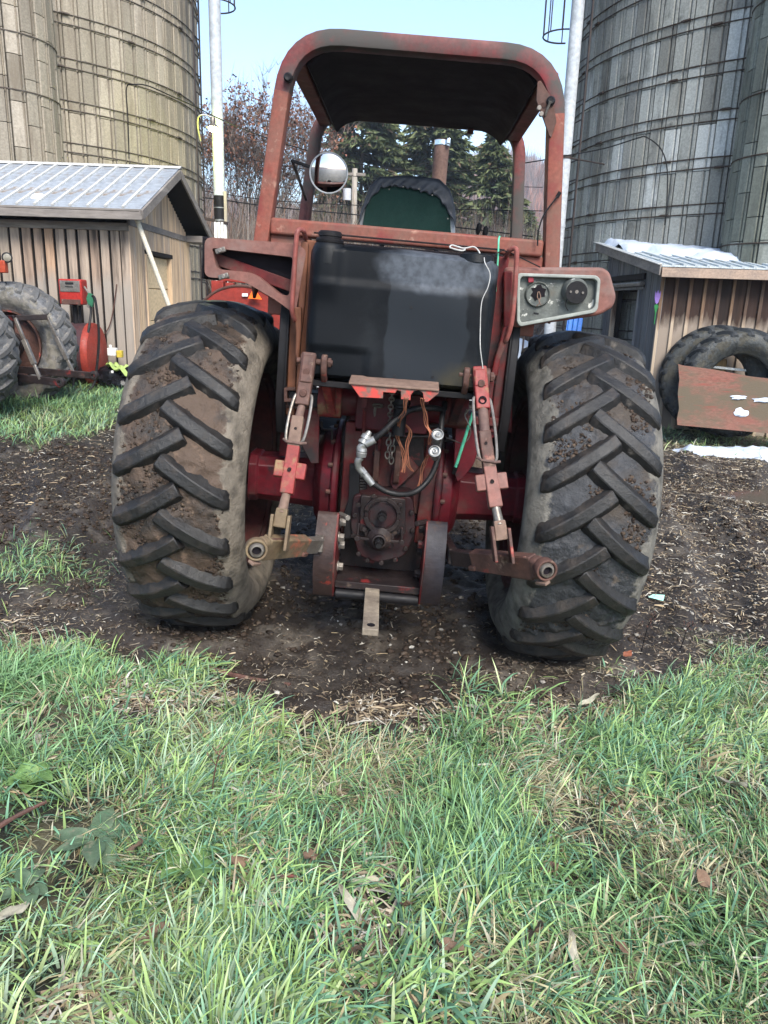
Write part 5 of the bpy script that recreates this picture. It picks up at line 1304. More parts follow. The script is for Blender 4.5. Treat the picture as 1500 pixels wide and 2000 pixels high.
stick('brown twig leaning by the dull green dock plant', [(-1.20, 1.95, .02), (-1.13, 2.02, .05), (-1.05, 2.08, .06)], .010, m_brown)
for k, (x, y, h, lb) in enumerate([(-.56, 2.24, .20, 'thin pinkish dry weed stem with seed heads in the turf'), (1.36, 3.62, .22, 'thin dark dry stem standing beside the muddy tyre'), (1.75, 2.85, .17, 'thin dark forked stem at the edge of the dry turf'), (1.62, 3.75, .15, 'short dark dry stem in the pale dry grass')]):
    t = empty('dry_stem', gpt(x, y, 0), label=lb, cat='weed stem')
    b = MB(); P = smooth([(0, 0, 0), (.01, 0, h * .4), (.025, .01, h * .75), (.05, .0, h)], 4); b.tube(P, .0028, 5)
    for q in range(4): z = h * (.6 + .1 * q); b.tube([(.02 + .005 * q, 0, z), (.02 + .005 * q + (.03 if q % 2 else -.025), .01, z + .03)], .0016, 4)
    b.obj('stem', m_brown if k == 0 else m_black, t)
    b = MB(); r_ = random.Random(k)
    for q in range(16): p = Vector((.03 + r_.gauss(0, .02), r_.gauss(0, .012), h * r_.uniform(.7, 1.06))); b.cyl(p, p + Vector((.004, 0, .008)), .004, .001, n=4)
    o = b.obj('seed_heads', m_dead if k == 0 else m_brown, t); o['kind'] = 'stuff'
mb = MB(); mb.add([gpt(1.66, 4.42, .02), gpt(1.75, 4.40, .01), gpt(1.77, 4.44, .03), gpt(1.70, 4.45, .02)], [(0, 1, 2, 3)]); tag(mb.obj('plastic_scrap', M('mint_plastic_scrap', (.35, .65, .55), None, 5, .4, .1)), 'torn mint green plastic scrap in the mud by the tyre', 'scrap')

# ============================================================ THE TRACTOR  (x right, y forward, z up, origin on the ground under the rear axle)
TR = empty('tractor', (-.03, 3.86, 0), (0, radians(3.0), radians(-1.5)), 'faded red farm tractor with open canopy, black tank and big muddy rear tyres', 'tractor')
RZ, RR_ = .80, .80
m_darkred = M('grease_stained_dark_red', (.04, .011, .012), (.025, .010, .011), 7, .45, .15, layers=[((.02, .017, .018), 6, .46, .62, .6), ((.15, .02, .02), 12, .66, .74, .5)], bscale=60, bump=.5)
m_shield = M('scuffed_brown_shield', (.05, .030, .025), (.030, .020, .019), 6, .5, .15, layers=[((.22, .035, .025), 7, .60, .66, .5), ((.12, .10, .07), 11, .64, .74, .8)], bscale=70, bump=.4)
m_shield2 = M('slate_shield', (.026, .024, .030), (.033, .02, .017), 3, .55, .12, layers=[((.10, .05, .03), 5, .54, .66, .6), ((.35, .33, .3), 45, .72, .76, .7)], bscale=70, bump=.3)
m_rim = M('rusty_wheel_disc', (.045, .030, .028), (.11, .03, .028), 4, .6, .12, layers=[((.075, .05, .038), 6, .55, .7, .85)], bscale=50)
# ---- rear wheels
for s in (-1, 1):
    cx = s * .905
    wh = empty('rear_wheel', (cx, 0, RZ), parent=TR)
    ty = bpy.data.objects.new('tyre', carcass_mesh('tyre', RR_, .46, .47, m_carc if s < 0 else m_carc2, lumps=.011 if s < 0 else .007, side_bulge=.068, flat=.765, nseg=420, fine=True)); COL.objects.link(ty); ty.parent = wh
    put_lugs(wh, RR_, .46, .041, 22, m_lug, 1, arcshift=(.175 if s < 0 else .215), phase=.05 if s < 0 else .17)
    # rim: disc set toward the outside, deep well facing the tractor
    mb = MB()
    mb.lathe([(.475, -.235), (.50, -.24), (.50, -.225), (.455, -.215), (.44, -.10), (.43, .0), (.44, .10), (.455, .215), (.50, .225), (.50, .24), (.475, .235), (.435, .11), (.42, 0), (.435, -.11)], (0, 0, 0), (1, 0, 0), 48, closed=True)
    mb.obj('rim', m_rim, wh, smooth=40)
    mb = MB()
    mb.lathe([(.43, 0), (.36, .05 * s), (.20, .045 * s), (.14, .0), (0.0, .0)], (.06 * s, 0, 0), (1, 0, 0), 40)
    mb.lathe([(.43, .012), (.36, .05 * s + .012), (.20, .045 * s + .012), (.14, .012), (0, .012)], (.06 * s, 0, 0), (1, 0, 0), 40)
    mb.obj('wheel_disc', m_rim, wh)
    mb = MB(); mb.cyl((-.10 * s, 0, 0), (.14 * s, 0, 0), .10, n=24)
    for k in range(8):
        a = 2 * pi * k / 8; mb.cyl((-.0 * s, .135 * cos(a), .135 * sin(a)), (.09 * s, .135 * cos(a), .135 * sin(a)), .014, n=6)
    mb.obj('hub', m_black, wh, bevel=.004)

def part(name, mb, mat, bevel=.003, seg=2, smooth=35, par=TR): return mb.obj(name, mat, par, bevel, seg, smooth)

# ---- axle housings, bells, shafts
for s in (-1, 1):
    mb = MB()
    def ring(x, h, w, zc=.775):
        c = .35
        pts = []
        for a, b in ((-1, -1 + c), (-1, 1 - c), (-1 + c, 1), (1 - c, 1), (1, 1 - c), (1, -1 + c), (1 - c, -1), (-1 + c, -1)):
            pts.append((x, a * w, zc + b * h))
        return pts
    xs = [(.27, .215, .20), (.315, .20, .18), (.34, .155, .14), (.37, .128, .125), (.52, .120, .118), (.66, .112, .112), (.665, .121, .121), (.705, .121, .121)]
    rows = [ring(s * x, h, w) for x, h, w in xs]
    vs = [p for r in rows for p in r]; n = 8
    fs = [(i * n + k, i * n + (k + 1) % n, (i + 1) * n + (k + 1) % n, (i + 1) * n + k) for i in range(len(rows) - 1) for k in range(n)] + [tuple(range(8)), tuple(range(len(vs) - 8, len(vs)))[::-1]]
    mb.add(vs, fs); part('axle_housing', mb, m_crimson, .008, 3)
    mb = MB(); mb.lathe([(.30, 0), (.31, .012), (.31, .03), (.285, .04)], (s * .235, 0, .79), (s, 0, 0), 32)
    mb.lathe([(.285, .0), (.27, .06), (.20, .10)], (s * .262, 0, .79), (s, 0, 0), 32)
    part('final_drive_bell', mb, m_crimson, .004)
    mb = MB()
    for k in range(14):
        a = 2 * pi * k / 14; mb.cyl((s * .258, .293 * cos(a), .79 + .293 * sin(a)), (s * .290, .293 * cos(a), .79 + .293 * sin(a)), .012, n=6)
    part('flange_bolts', mb, m_brown, .002)
    mb = MB(); mb.cyl((s * .70, 0, .775), (s * .86, 0, .775), .045, n=20); mb.cyl((s * .72, 0, .775), (s * .75, 0, .775), .062, n=20)
    part('axle_shaft', mb, m_black, .003)
# ---- centre housing
mb = MB(); mb.prism(roundpoly([(-.235, .52), (.235, .52), (.245, 1.02), (.20, 1.30), (-.20, 1.30), (-.245, 1.02)], .04), -.20, 1.4); part('transmission_case', mb, m_greasy, .015, 3)
mb = MB(); mb.prism(roundpoly([(-.205, .70), (.205, .70), (.205, 1.17), (.12, 1.20), (-.12, 1.20), (-.205, 1.17)], .03), -.235, -.19); mb.prism(roundpoly([(-.215, .56), (-.17, .56), (-.165, 1.14), (-.215, 1.14)], .01), -.30, -.23); mb.prism(roundpoly([(.16, .56), (.235, .56), (.245, 1.14), (.18, 1.14)], .01), -.27, -.23); part('rear_cover', mb, m_red, .006, 3)
mb = MB()
for x, z in ((-.185, .76), (-.185, .9), (-.185, 1.04), (-.15, 1.16), (-.05, 1.175), (.05, 1.175), (.15, 1.16), (.19, 1.04), (.19, .9), (.19, .76), (-.06, .985), (.105, .93), (.075, .865), (-.105, .845)):
    mb.cyl((x, -.235, z), (x, -.262, z), .0155, n=6); mb.cyl((x, -.235, z), (x, -.241, z), .021, n=12)
part('cover_bolts', mb, m_greasy, .002)
# top link bracket: two ribs and cheek plates
for x in (-.055, .045):
    mb = MB(); mb.prism(roundpoly([(-.24, .84), (-.30, .86), (-.325, .93), (-.32, 1.02), (-.29, 1.04), (-.24, 1.04)], .02), x - .014, x + .014, 'x'); part('top_link_rib', mb, m_brown, .004)
mb = MB(); mb.prism([(0.005,1.172), (0.125,1.126), (0.161,1.079), (0.173,0.962), (0.119,0.924), (0.024,1.012)], -.262, -.242); part('cheek_plate', mb, m_greasy, .003)
mb = MB(); mb.prism([(0.028,0.961), (0.1,0.993), (0.15,0.942), (0.041,0.814), (0.017,0.858)], -.275, -.245); part('gusset_plate', mb, m_red, .003)
mb = MB(); mb.prism([(-0.177,1.097), (-0.138,1.101), (-0.13,0.932), (-0.17,0.929)], -.30, -.24); part('side_lug', mb, m_red, .003)
# tall dark bar on the left of the pto (link to sway frame)
mb = MB(); mb.prism([(-0.178,0.957), (-0.133,0.961), (-0.118,0.763), (-0.144,0.71), (-0.135,0.595), (-0.18,0.591), (-0.189,0.719), (-0.171,0.784)], -.40, -.37); part('sway_frame_strap', mb, m_black, .003)
# ---- pto case
mb = MB(); mb.prism(roundpoly([(-0.149,0.821), (0.129,0.834), (0.16,0.661), (0.118,0.534), (-0.014,0.49), (-0.102,0.52), (-0.152,0.657)], .03), -.42, -.2); part('pto_case', mb, m_darkred, .008, 3)
mb = MB(); mb.prism(roundpoly([(-0.113,0.827), (0.096,0.829), (0.112,0.656), (0.06,0.649), (0.061,0.583), (-0.075,0.58), (-0.08,0.646), (-0.104,0.648)], .012), -.455, -.415)
part('pto_guard_plate', mb, m_greasy, .004)
pc = Vector((-0.004,-0.46,0.746))
mb = MB(); mb.lathe([(.083, 0), (.083, .010), (.068, .012), (.064, .0)], pc, (0, -1, 0), 36); 
for k in range(4):
    a0 = 45 + 90 * k
    mb.prism([(pc.x + q[0], pc.z + q[1]) for q in arc(0, 0, .088, a0 - 33, a0 + 33, 8) + arc(0, 0, .068, a0 + 33, a0 - 33, 8)], pc.y - .022, pc.y + .004)
part('pto_ring', mb, m_greasy, .002)
mb = MB(); mb.lathe([(.066, .004), (.060, .006), (.045, -.012), (.028, -.02), (.022, -.02), (.022, .01)], pc, (0, -1, 0), 32); part('pto_bowl', mb, m_darkred, 0)
def splined(c, r, L, n=16):
    b = MB(); prof = []
    for k in range(n * 2):
        rr = r if k % 2 else r * .82
        for da in (-.3, .3):
            a = 2 * pi * (k + da) / (n * 2); prof.append((c.x + rr * cos(a), c.z + rr * sin(a)))
    b.prism(prof, c.y - L * .7, c.y + .02); b.cyl((c.x, c.y - L, c.z), (c.x, c.y - L * .7, c.z), r * .6, r * .72, n=16); b.cyl((c.x, c.y - L - .001, c.z), (c.x, c.y - L + .004, c.z), r * .2, n=10)
    return b
part('pto_shaft', splined(pc, .022, .075), m_black, 0)
p2 = Vector((-0.008,-0.47,0.63))
mb = MB(); mb.lathe([(.062, -.03), (.058, .012), (.034, .035), (.032, .05), (.026, .052), (.026, .03)], p2, (0, -1, 0), 32); part('lower_pto_hub', mb, m_greasy, 0)
part('lower_pto_shaft', splined(p2 + Vector((0, -.03, 0)), .019, .085, 6), m_black, 0)
mb = MB(); mb.box((p2.x - .115, p2.y - .02, p2.z - .008), (p2.x + .115, p2.y - .008, p2.z + .004))
for s in (-1, 1): mb.cyl((p2.x + s * .105, p2.y - .03, p2.z), (p2.x + s * .105, p2.y + .0, p2.z), .014, n=6); mb.cyl((p2.x + s * .105, p2.y - .014, p2.z), (p2.x + s * .1, p2.y - .014, p2.z + .07), .006, n=8)
part('pto_hanger_bar', mb, m_greasy, .002)
mb = MB()
for c in [(-0.134,-0.42,0.722), (-0.134,-0.42,0.621), (-0.103,-0.42,0.533), (-0.057,-0.42,0.504), (0.01,-0.42,0.497), (0.075,-0.42,0.519), (0.119,-0.42,0.58), (0.144,-0.42,0.672), (0.131,-0.42,0.759), (-0.052,-0.45,0.83), (-0.119,-0.455,0.783), (0.075,-0.455,0.801), (0.086,-0.455,0.677), (-0.082,-0.455,0.667)]:
    mb.cyl(c, (c[0], c[1] - .016, c[2]), .0125, n=6)
part('pto_case_bolts', mb, m_greasy, .002)
# ---- sway plates, frame box
for s in (-1, 1):
    x0 = s * .235
    mb = MB()
    # outer curved shield: arc in the y-z plane, 60 mm wide
    path = [(x0 + s * .02, -.50 - .09 * sin(pi * t), .745 - .415 * t) for t in np.linspace(0, 1, 31)]
    for i in range(30):
        a, b = path[i], path[i + 1]
        mb.add([(a[0] - .045, a[1], a[2]), (a[0] + .045, a[1], a[2]), (b[0] + .045, b[1], b[2]), (b[0] - .045, b[1], b[2]), (a[0] - .045, a[1] + .012, a[2]), (a[0] + .045, a[1] + .012, a[2]), (b[0] + .045, b[1] + .012, b[2]), (b[0] - .045, b[1] + .012, b[2])],
               [(0, 1, 2, 3), (7, 6, 5, 4), (0, 3, 7, 4), (1, 5, 6, 2)] + ([(0, 4, 5, 1)] if i == 0 else []) + ([(3, 2, 6, 7)] if i == 29 else []))
    part('sway_shield', mb, m_shield if s < 0 else m_shield2, .0, 1, 60)
    mb = MB()
    side = [(-.30, .33), (-.30, .70)] + [(-.50 - .085 * sin(pi * t), .745 - .415 * t) for t in np.linspace(0, 1, 9)]
    mb.prism(side, x0 - s * .034, x0 - s * .022, 'x')
    part('sway_cheek_plate', mb, m_red, .003)
    for y, z in ((-.42, .68), (-.40, .56), (-.40, .45), (-.47, .62)):
        mb = MB(); mb.cyl((x0 - s * .03, y, z), (x0 - s * .062, y, z), .021, n=6); mb.cyl((x0 - s * .03, y, z), (x0 - s * .04, y, z), .027, n=14); part('sway_bolt', mb, m_wornsteel if s < 0 else m_greasy, .002)
    mb = MB(); mb.cyl((-0.157,-0.55,0.74) if s < 0 else (0.156,-0.55,0.742), (s * .2, -.48, .735), .014, n=6)
    part('sway_bolt', mb, m_wornsteel if s < 0 else m_greasy, .002)
mb = MB(); mb.box((-.20, -.50, .395), (.205, -.25, .407)); mb.box((-.20, -.262, .407), (.205, -.25, .60)); mb.box((-.20, -.515, .385), (.205, -.50, .418)); part('drawbar_frame_tray', mb, m_greasy, .003)
mb = MB(); mb.cyl((-.195, -.50, .350), (.20, -.50, .350), .026, n=20); part('drawbar_cross_tube', mb, m_black, .003)
m_drawbar = M('drawbar_steel', (.27, .225, .17), (.13, .105, .085), 5, .55, .12, layers=[((.045, .035, .03), 4, .55, .70, .8), ((.40, .36, .30), 14, .62, .7, .5)], bscale=70, bump=.4)
mb = MB(); mb.bar((-.028, -.30, .385), (-.006, -.955, .372), .068, .032, (1, 0, 0)); db = part('drawbar', mb, m_drawbar, .004, par=TR)

mb = MB(); mb.cyl((-.006, -.915, .3885), (-.006, -.915, .3905), .017, n=20); mb.cyl((-.012, -.84, .3885), (-.012, -.84, .3902), .006, n=10); mb.cyl((-.026, -.80, .3885), (-.026, -.80, .3902), .005, n=10); mb.obj('pin_hole', m_dark, db)
# ---- rockshaft, lift arms
mb = MB(); mb.cyl((-.26, -.27, 1.235), (.26, -.27, 1.235), .072, n=24); mb.cyl((-.345, -.27, 1.235), (.345, -.27, 1.235), .055, n=24); mb.prism(roundpoly([(-.17, 1.12), (.17, 1.12), (.17, 1.30), (-.17, 1.30)], .02), -.36, -.1); part('rockshaft', mb, m_crimson, .006)
for s in (-1, 1):
    top = Vector((s * .345, -.60, 1.43)); base = Vector((s * .300, -.30, 1.235))
    mb = MB(); mb.bar(base + Vector((-s * .02, 0, -.01)), top + Vector((-s * .035, .07, -.03)), .045, .135, (1, 0, 0), .035, .075)
    mb.cyl((s * .24, -.28, 1.235), (s * .35, -.28, 1.235), .085, n=24)
    part('lift_arm', mb, m_linkred if s < 0 else m_red, .006)
    for t in (-1, 1):
        mb = MB(); xx = top.x + t * .043
        mb.prism(roundpoly([(top.y + .12, top.z - .075), (top.y + .02, top.z - .09), (top.y - .028, top.z - .04), (top.y - .028, top.z + .03), (top.y + .02, top.z + .038), (top.y + .10, top.z + .0)], .02), xx - .013, xx + .013, 'x')
        part('arm_fork_ear', mb, m_brown, .006, 3)
    mb = MB(); mb.cyl((top.x - .075, top.y, top.z), (top.x + .078, top.y, top.z), .013, n=16); mb.cyl((top.x + .058, top.y, top.z), (top.x + .072, top.y, top.z), .022, n=6); part('arm_pin', mb, m_brown, .002)
# ---- lift links (turnbuckles) and lower links
LK = {-1: dict(A=(-0.367,-0.62,1.43), B=(-0.374,-0.7,1.252), C=(-0.384,-0.72,1.213), D=(-0.39,-0.79,1.067), E=(-0.397,-0.86,0.909), G=(-0.406,-0.9,0.847), H=(-0.416,-0.93,0.72)),
      1: dict(A=(0.358,-0.62,1.435), B=(0.38,-0.68,1.3), C=(0.39,-0.72,1.221), D=(0.428,-0.79,1.054), E=(0.459,-0.86,0.929), G=(0.476,-0.9,0.877), H=(0.509,-0.93,0.752))}
m_block = {-1: m_brown, 1: m_linkred}
for s in (-1, 1):
    k = {a: Vector(b) for a, b in LK[s].items()}
    u = (k['A'] - k['H']).normalized()
    link = empty('lift_link', (0, 0, 0), parent=TR)
    mb = MB(); mb.bar(k['B'], k['A'] + u * .035, .058, .045); mb.bar(k['B'] + u * .095, k['A'] + u * .02, .050, .056); part('clevis_block', mb, m_block[s], .006, 3, par=link)
    for t in (.30, .78):
        p = k['B'].lerp(k['A'], t); 
        if s > 0 and t < .5: continue
        mb = MB(); mb.cyl(p + Vector((0, -.02, 0)), p + Vector((0, -.036, 0)), .0165, .014, n=18)
        part('clevis_bolt', mb, m_brown, .002, par=link)
    if s > 0:
        mb = MB(); p = k['B'].lerp(k['A'], .30); mb.lathe([(.017, 0), (.017, .012), (.011, .012), (.010, .0)], p + Vector((0, -.020, 0)), (0, -1, 0), 18); part('clevis_eye', mb, m_dark, 0, par=link)
    mb = MB(); mb.cyl(k['B'] + u * .02, k['C'] - u * .05, .017 if s < 0 else .022, n=16); part('upper_screw', mb, m_pipe, .002, par=link)
    mb = MB(); mb.bar(k['C'] - u * .005, k['D'], .050, .045, w1=.052); part('turnbuckle_sleeve', mb, m_tanmetal if s < 0 else m_brown, .005, 3, par=link)
    mb = MB(); mb.bar(k['D'] + u * .03, k['E'] + u * .0, .052, .046, w1=.056)
    c = k['D'].lerp(k['E'], .42 if s < 0 else .25); mb.bar(c + u * .034, c - u * .034, .130, .034)
    part('cross_handle', mb, m_linkred if s < 0 else m_fender, .005, 3, par=link)
    mb = MB(); mb.cyl(c + Vector((0, -.02, .01)), c + Vector((0, -.032, .01)), .008, n=10); mb.cyl(k['C'] - u * .05 + Vector((0, -.02, 0)), k['C'] - u * .05 + Vector((0, -.03, 0)), .006, n=10); part('grease_fitting', mb, m_greasy, 0, par=link)
    mb = MB(); mb.cyl(k['E'] + u * .02, k['G'] - u * .01, .017, .021, n=16); part('lower_screw', mb, m_wornsteel if s > 0 else m_tanmetal, .002, par=link)
    # long rod loops (locking bail)
    for t in (-1, 1):
        mb = MB(); q0 = k['B'] + u * .04 + Vector((t * .036, -.012, 0)); q1 = k['D'].lerp(k['C'], .38) + Vector((t * .036, -.012, 0))
        mb.tube(smooth([q0 + Vector((-t * .014, .01, .006)), q0, q0.lerp(q1, .5) + Vector((t * .006, -.006, 0)), q1, q1 + Vector((-t * .02, .004, -.008))], 5), .0065, 8); part('locking_rod', mb, m_wornsteel, 0, par=link)
    mb = MB(); q = k['D'].lerp(k['C'], .33); mb.tube([q + Vector((-.045, -.005, .004)), q + Vector((-.03, -.03, 0)), q + Vector((.03, -.03, -.004)), q + Vector((.048, -.01, -.004))], .006, 8); part('retaining_clip', mb, m_pipe, 0, par=link)
    # bottom clevis
    mb = MB(); mb.bar(k['G'] + u * .012, k['G'].lerp(k['H'], .52), .046, .042, w1=.055, d1=.035); part('link_end', mb, m_yelsteel if s < 0 else m_tanmetal, .005, 3, par=link)
    for t in (-1, 1):
        mb = MB(); off = Vector((t * .034 - s * .0, .0, 0))
        mb.bar(k['G'].lerp(k['H'], .12) + off, k['H'] - u * .03 + off + Vector((-s * .006, 0, 0)), .013, .055, d1=.075); part('fork_plate', mb, m_yelsteel if s < 0 else m_brown, .003, par=link)
# lower links run forward under the axle
LE = {-1: ((-0.475,-0.98,0.709), (-0.386,-0.86,0.682), (-0.277,-0.62,0.623)), 1: ((0.643,-0.98,0.732), (0.524,-0.86,0.7), (0.331,-0.62,0.622))}
for s in (-1, 1):
    e, m1, f = [Vector(q) for q in LE[s]]
    lk = empty('lower_link', parent=TR)
    a = (f - e).normalized(); e2 = e + a * .02
    mb = MB(); mb.bar(e2, e2.lerp(f, .72), .05, .10, (0, 1, 0), .05, .088); part('link_bar', mb, m_yelsteel if s < 0 else m_brown, .005, 3, par=lk)
    mb = MB(); mb.bar(e2.lerp(f, .71), f, .034, .075, (0, 1, 0)); mb.bar(f, Vector((s * .30, -.05, .56)), .04, .07, (1, 0, 0)); part('telescoping_bar', mb, m_wornsteel if s < 0 else m_greasy, .004, par=lk)
    mb = MB(); q = e2.lerp(f, .70)
    for dz in (.03, -.03): mb.bar(q + Vector((0, -.03, dz)), q + a * .035 + Vector((0, -.03, dz)), .02, .02, (0, 1, 0))
    mb.bar(e2.lerp(f, .08) + Vector((0, -.027, 0)), e2.lerp(f, .30) + Vector((0, -.027, 0)), .01, .105, (0, 1, 0)); part('latch_plate', mb, m_brown, .003, par=lk)
    b = e - a * .02; w = (Vector((s * -.25, -.96, 0)) if s < 0 else Vector((.22, -.97, 0))).normalized()
    mb = MB(); mb.bar(b + Vector((0, .0, 0)), e2 + a * .01, .055, .085, (0, 1, 0), .055, .095); part('ball_socket', mb, m_yelsteel if s < 0 else m_brown, .016, 4, par=lk)
    mb = MB(); mb.lathe([(.019, -.030), (.026, -.029), (.032, -.016), (.035, 0), (.032, .016), (.026, .029), (.019, .030), (.019, -.030)], b - a * .006 + w * .012, w, 24); part('link_ball', mb, m_wornsteel, 0, par=lk)
    mb = MB(); mb.lathe([(.034, -.022), (.042, -.024), (.045, -.018), (.045, .018), (.042, .024), (.034, .022)], b - a * .006 + w * .012, w, 28, closed=True); part('socket_ring', mb, m_yelsteel if s < 0 else m_brown, .002, par=lk)
    mb = MB(); mb.lathe([(.0185, .0), (.0185, .020)], b - a * .006 + w * .005, w, 18); part('ball_bore', mb, m_dark, 0, par=lk)
    mb = MB(); mb.bar(e + Vector((0, -.02, -.055)), e - a * .05 + Vector((0, -.025, -.053)), .03, .012, (0, 1, 0)); part('release_tab', mb, m_tanmetal, .002, par=lk)

# ---- rear roll bar and front roll bar, canopy
def archpath(pts, r, y, n=6):
    """open polyline in (x,z) with rounded inner corners"""
    out = [pts[0]]
    for i in range(1, len(pts) - 1):
        p = Vector(pts[i]); a = (Vector(pts[i - 1]) - p); b = (Vector(pts[i + 1]) - p)
        d = r
        p0 = p + a.normalized() * d; p1 = p + b.normalized() * d
        for k in range(n + 1):
            t = k / n; q = p0 * (1 - t) ** 2 + p * 2 * t * (1 - t) + p1 * t ** 2; out.append((q.x, q.y))
    out.append(pts[-1])
    return [(q[0], y, q[1]) for q in out]
Y0 = -.27
sec = roundpoly([(-.034, -.045), (.034, -.045), (.034, .045), (-.034, .045)], .014, 2)
mb = MB()
mb.sweep(archpath([(-.655, 1.86), (-.645, 1.95), (-.560, 2.738), (.560, 2.738), (.645, 1.95), (.655, 1.86)], .22, Y0, 8), sec, (0, 1, 0))
rb = part('rear_roll_bar', mb, m_frame, 0, par=TR)
# the upper arch has weathered to a greyer red
rb.data.materials.append(m_beam)
for p in rb.data.polygons:
    if p.center.z > 2.52: p.material_index = 1
mb = MB(); mb.prism([(-.61, 1.945), (.60, 1.945), (.60, 2.015), (-.61, 2.015)], Y0 - .045, Y0 + .045); part('rear_cross_rail', mb, m_frame, .012, 3)
for s in (-1, 1):
    mb = MB(); mb.prism([(s * .61, 1.60), (s * .61, 1.946), (s * .43, 1.946), (s * .43, 1.60)] if s < 0 else [(s * .43, 1.60), (s * .43, 1.946), (s * .61, 1.946), (s * .61, 1.60)], Y0 - .02, Y0 + .02)
    part('rail_corner_plate', mb, m_frame, .006)
for s in (-1, 1):
    mb = MB(); mb.prism([(s * .395, 1.30), (s * .395, 1.93), (s * .45, 1.93), (s * .45, 1.20)], Y0 - .10, Y0 - .03); mb.prism([(s * .46, 1.15), (s * .46, 1.6), (s * .50, 1.6), (s * .50, 1.15)], Y0 - .05, Y0 + .10)
    part('platform_side_panel', mb, m_rust if s < 0 else m_red, .006)
Y1 = 1.12
fsec = roundpoly([(-.034, -.04), (.034, -.04), (.034, .04), (-.034, .04)], .012, 2)
mb = MB(); mb.sweep(archpath([(-.685, 1.1), (-.665, 2.1), (-.605, 2.76), (.595, 2.76), (.655, 2.1), (.675, 1.1)], .17, Y1, 8), fsec, (0, 1, 0)); part('front_roll_bar', mb, m_beam, 0)
# canopy: shell following the arches, dark padded underside
top0 = archpath([(-.585, 2.45), (-.545, 2.765), (.545, 2.765), (.585, 2.45)], .19, 0, 8)
def canopy(zoff, th, y0, y1, x_in=0.0):
    b = MB(); pts = [(p[0] * (1 - x_in), p[2] + zoff) for p in top0 if p[2] > 2.675]
    # inner profile
    n = len(pts); inn = [(p[0] * (1 - th / .6), p[1] - th) for p in pts]
    b.prism(pts + inn[::-1], y0, y1)
    return b
o = part('canopy_roof', canopy(.012, .020, Y0 + .02, Y1 + .05), m_beam, 0)
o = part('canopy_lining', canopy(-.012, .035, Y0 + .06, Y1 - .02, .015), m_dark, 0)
for s in (-1, 1):
    mb = MB(); mb.bar((s * .545, Y0 + .05, 2.672), (s * .560, Y1 - .04, 2.700), .075, .055, (1, 0, 0)); part('canopy_side_rail', mb, m_frame, .006)
mb = MB()
for x in (.30, .46): mb.box((x - .018, Y1 - .06, 2.69), (x + .018, Y1 - .03, 2.735))
part('canopy_clip', mb, m_beam, .003)
# knobs on the rear posts, hinged plate on the right post
for c in ((-0.554,-0.335,2.565), (0.546,-0.335,2.558)):
    c = Vector(c); mb = MB(); mb.lathe([(.0, .014), (.012, .016), (.018, .010), (.019, -.01)], c, (0, -1, 0), 20); part('rubber_knob', mb, m_black, 0)
mb = MB(); c = Vector((0.542,-0.36,2.552)); mb.cyl(c, c + Vector((-.012, .02, -.05)), .005, n=8); part('knob_pin', mb, m_wornsteel, 0)
hp = [(0.482,2.628), (0.495,2.633), (0.553,2.565), (0.582,2.486), (0.569,2.42), (0.559,2.427), (0.528,2.486), (0.487,2.556)]
mb = MB()
ring0 = [(x, -.32 + .10 * i / 8, z) for i, (x, z) in enumerate(hp)]
mb.prism(roundpoly(hp, .008), -.335, -.322); mb.cyl((0.519,-0.34,2.541), (0.523,-0.31,2.548), .012, n=8); part('hinged_plate', mb, m_brown, .004)
mb = MB(); 
for q in ((0.5,-0.338,2.526), (0.512,-0.338,2.504)): mb.cyl(q, (q[0], q[1] - .02, q[2]), .010, n=8)
part('plate_bolts', mb, m_wornsteel, .001)
# cable at the right post
mb = MB(); mb.tube(smooth([(0.634,-0.33,2.207), (0.614,-0.34,2.175), (0.579,-0.34,2.115), (0.565,-0.34,2.051), (0.569,-0.34,1.988)], 6), .0035, 6); mb.tube([(0.637,-0.33,2.213), (0.627,-0.33,2.192)], .008, 8); part('antenna_cable', mb, m_black, 0)

# ---- seat
seat = empty('seat', parent=TR)
sp = roundpoly([(-0.251,1.991), (-0.259,2.091), (-0.244,2.176), (-0.216,2.256), (-0.172,2.298), (0.126,2.309), (0.186,2.263), (0.213,2.202), (0.229,2.129), (0.24,2.031)], .012, 3)
mb = MB(); mb.prism(sp, .30, .42); mb.obj('back_cushion', m_vinylgrey, seat, .03, 4)
sp2 = roundpoly([(-0.237,1.991), (-0.242,2.085), (-0.229,2.165), (-0.202,2.221), (-0.153,2.264), (0.113,2.26), (0.159,2.215), (0.195,2.169), (0.221,2.028)], .012, 3)
mb = MB(); mb.prism(sp2, .285, .305); mb.obj('back_panel', m_green, seat, .006, 3)
# torn vinyl draped over the top, wrinkled lower edge
mb = MB(); nu, nv = 44, 10
edge = []
HI = [(-0.259,2.091), (-0.244,2.176), (-0.216,2.256), (-0.173,2.3), (-0.023,2.319), (0.126,2.314), (0.185,2.268), (0.213,2.202), (0.229,2.129)]
LO = [(-0.256,2.064), (-0.237,2.135), (-0.21,2.191), (-0.16,2.248), (-0.096,2.265), (-0.017,2.259), (0.062,2.246), (0.12,2.236), (0.161,2.195), (0.204,2.138), (0.232,2.091)]
for i in range(nu + 1):
    x = HI[0][0] + (HI[-1][0] - HI[0][0]) * i / nu
    hi = float(np.interp(x, [p[0] for p in HI], [p[1] for p in HI])); lo = float(np.interp(x, [p[0] for p in LO], [p[1] for p in LO])) - .006 * sin(i * 1.9) - .004 * sin(i * 3.3)
    edge.append((x, hi, min(lo, hi - .01)))
vs = []
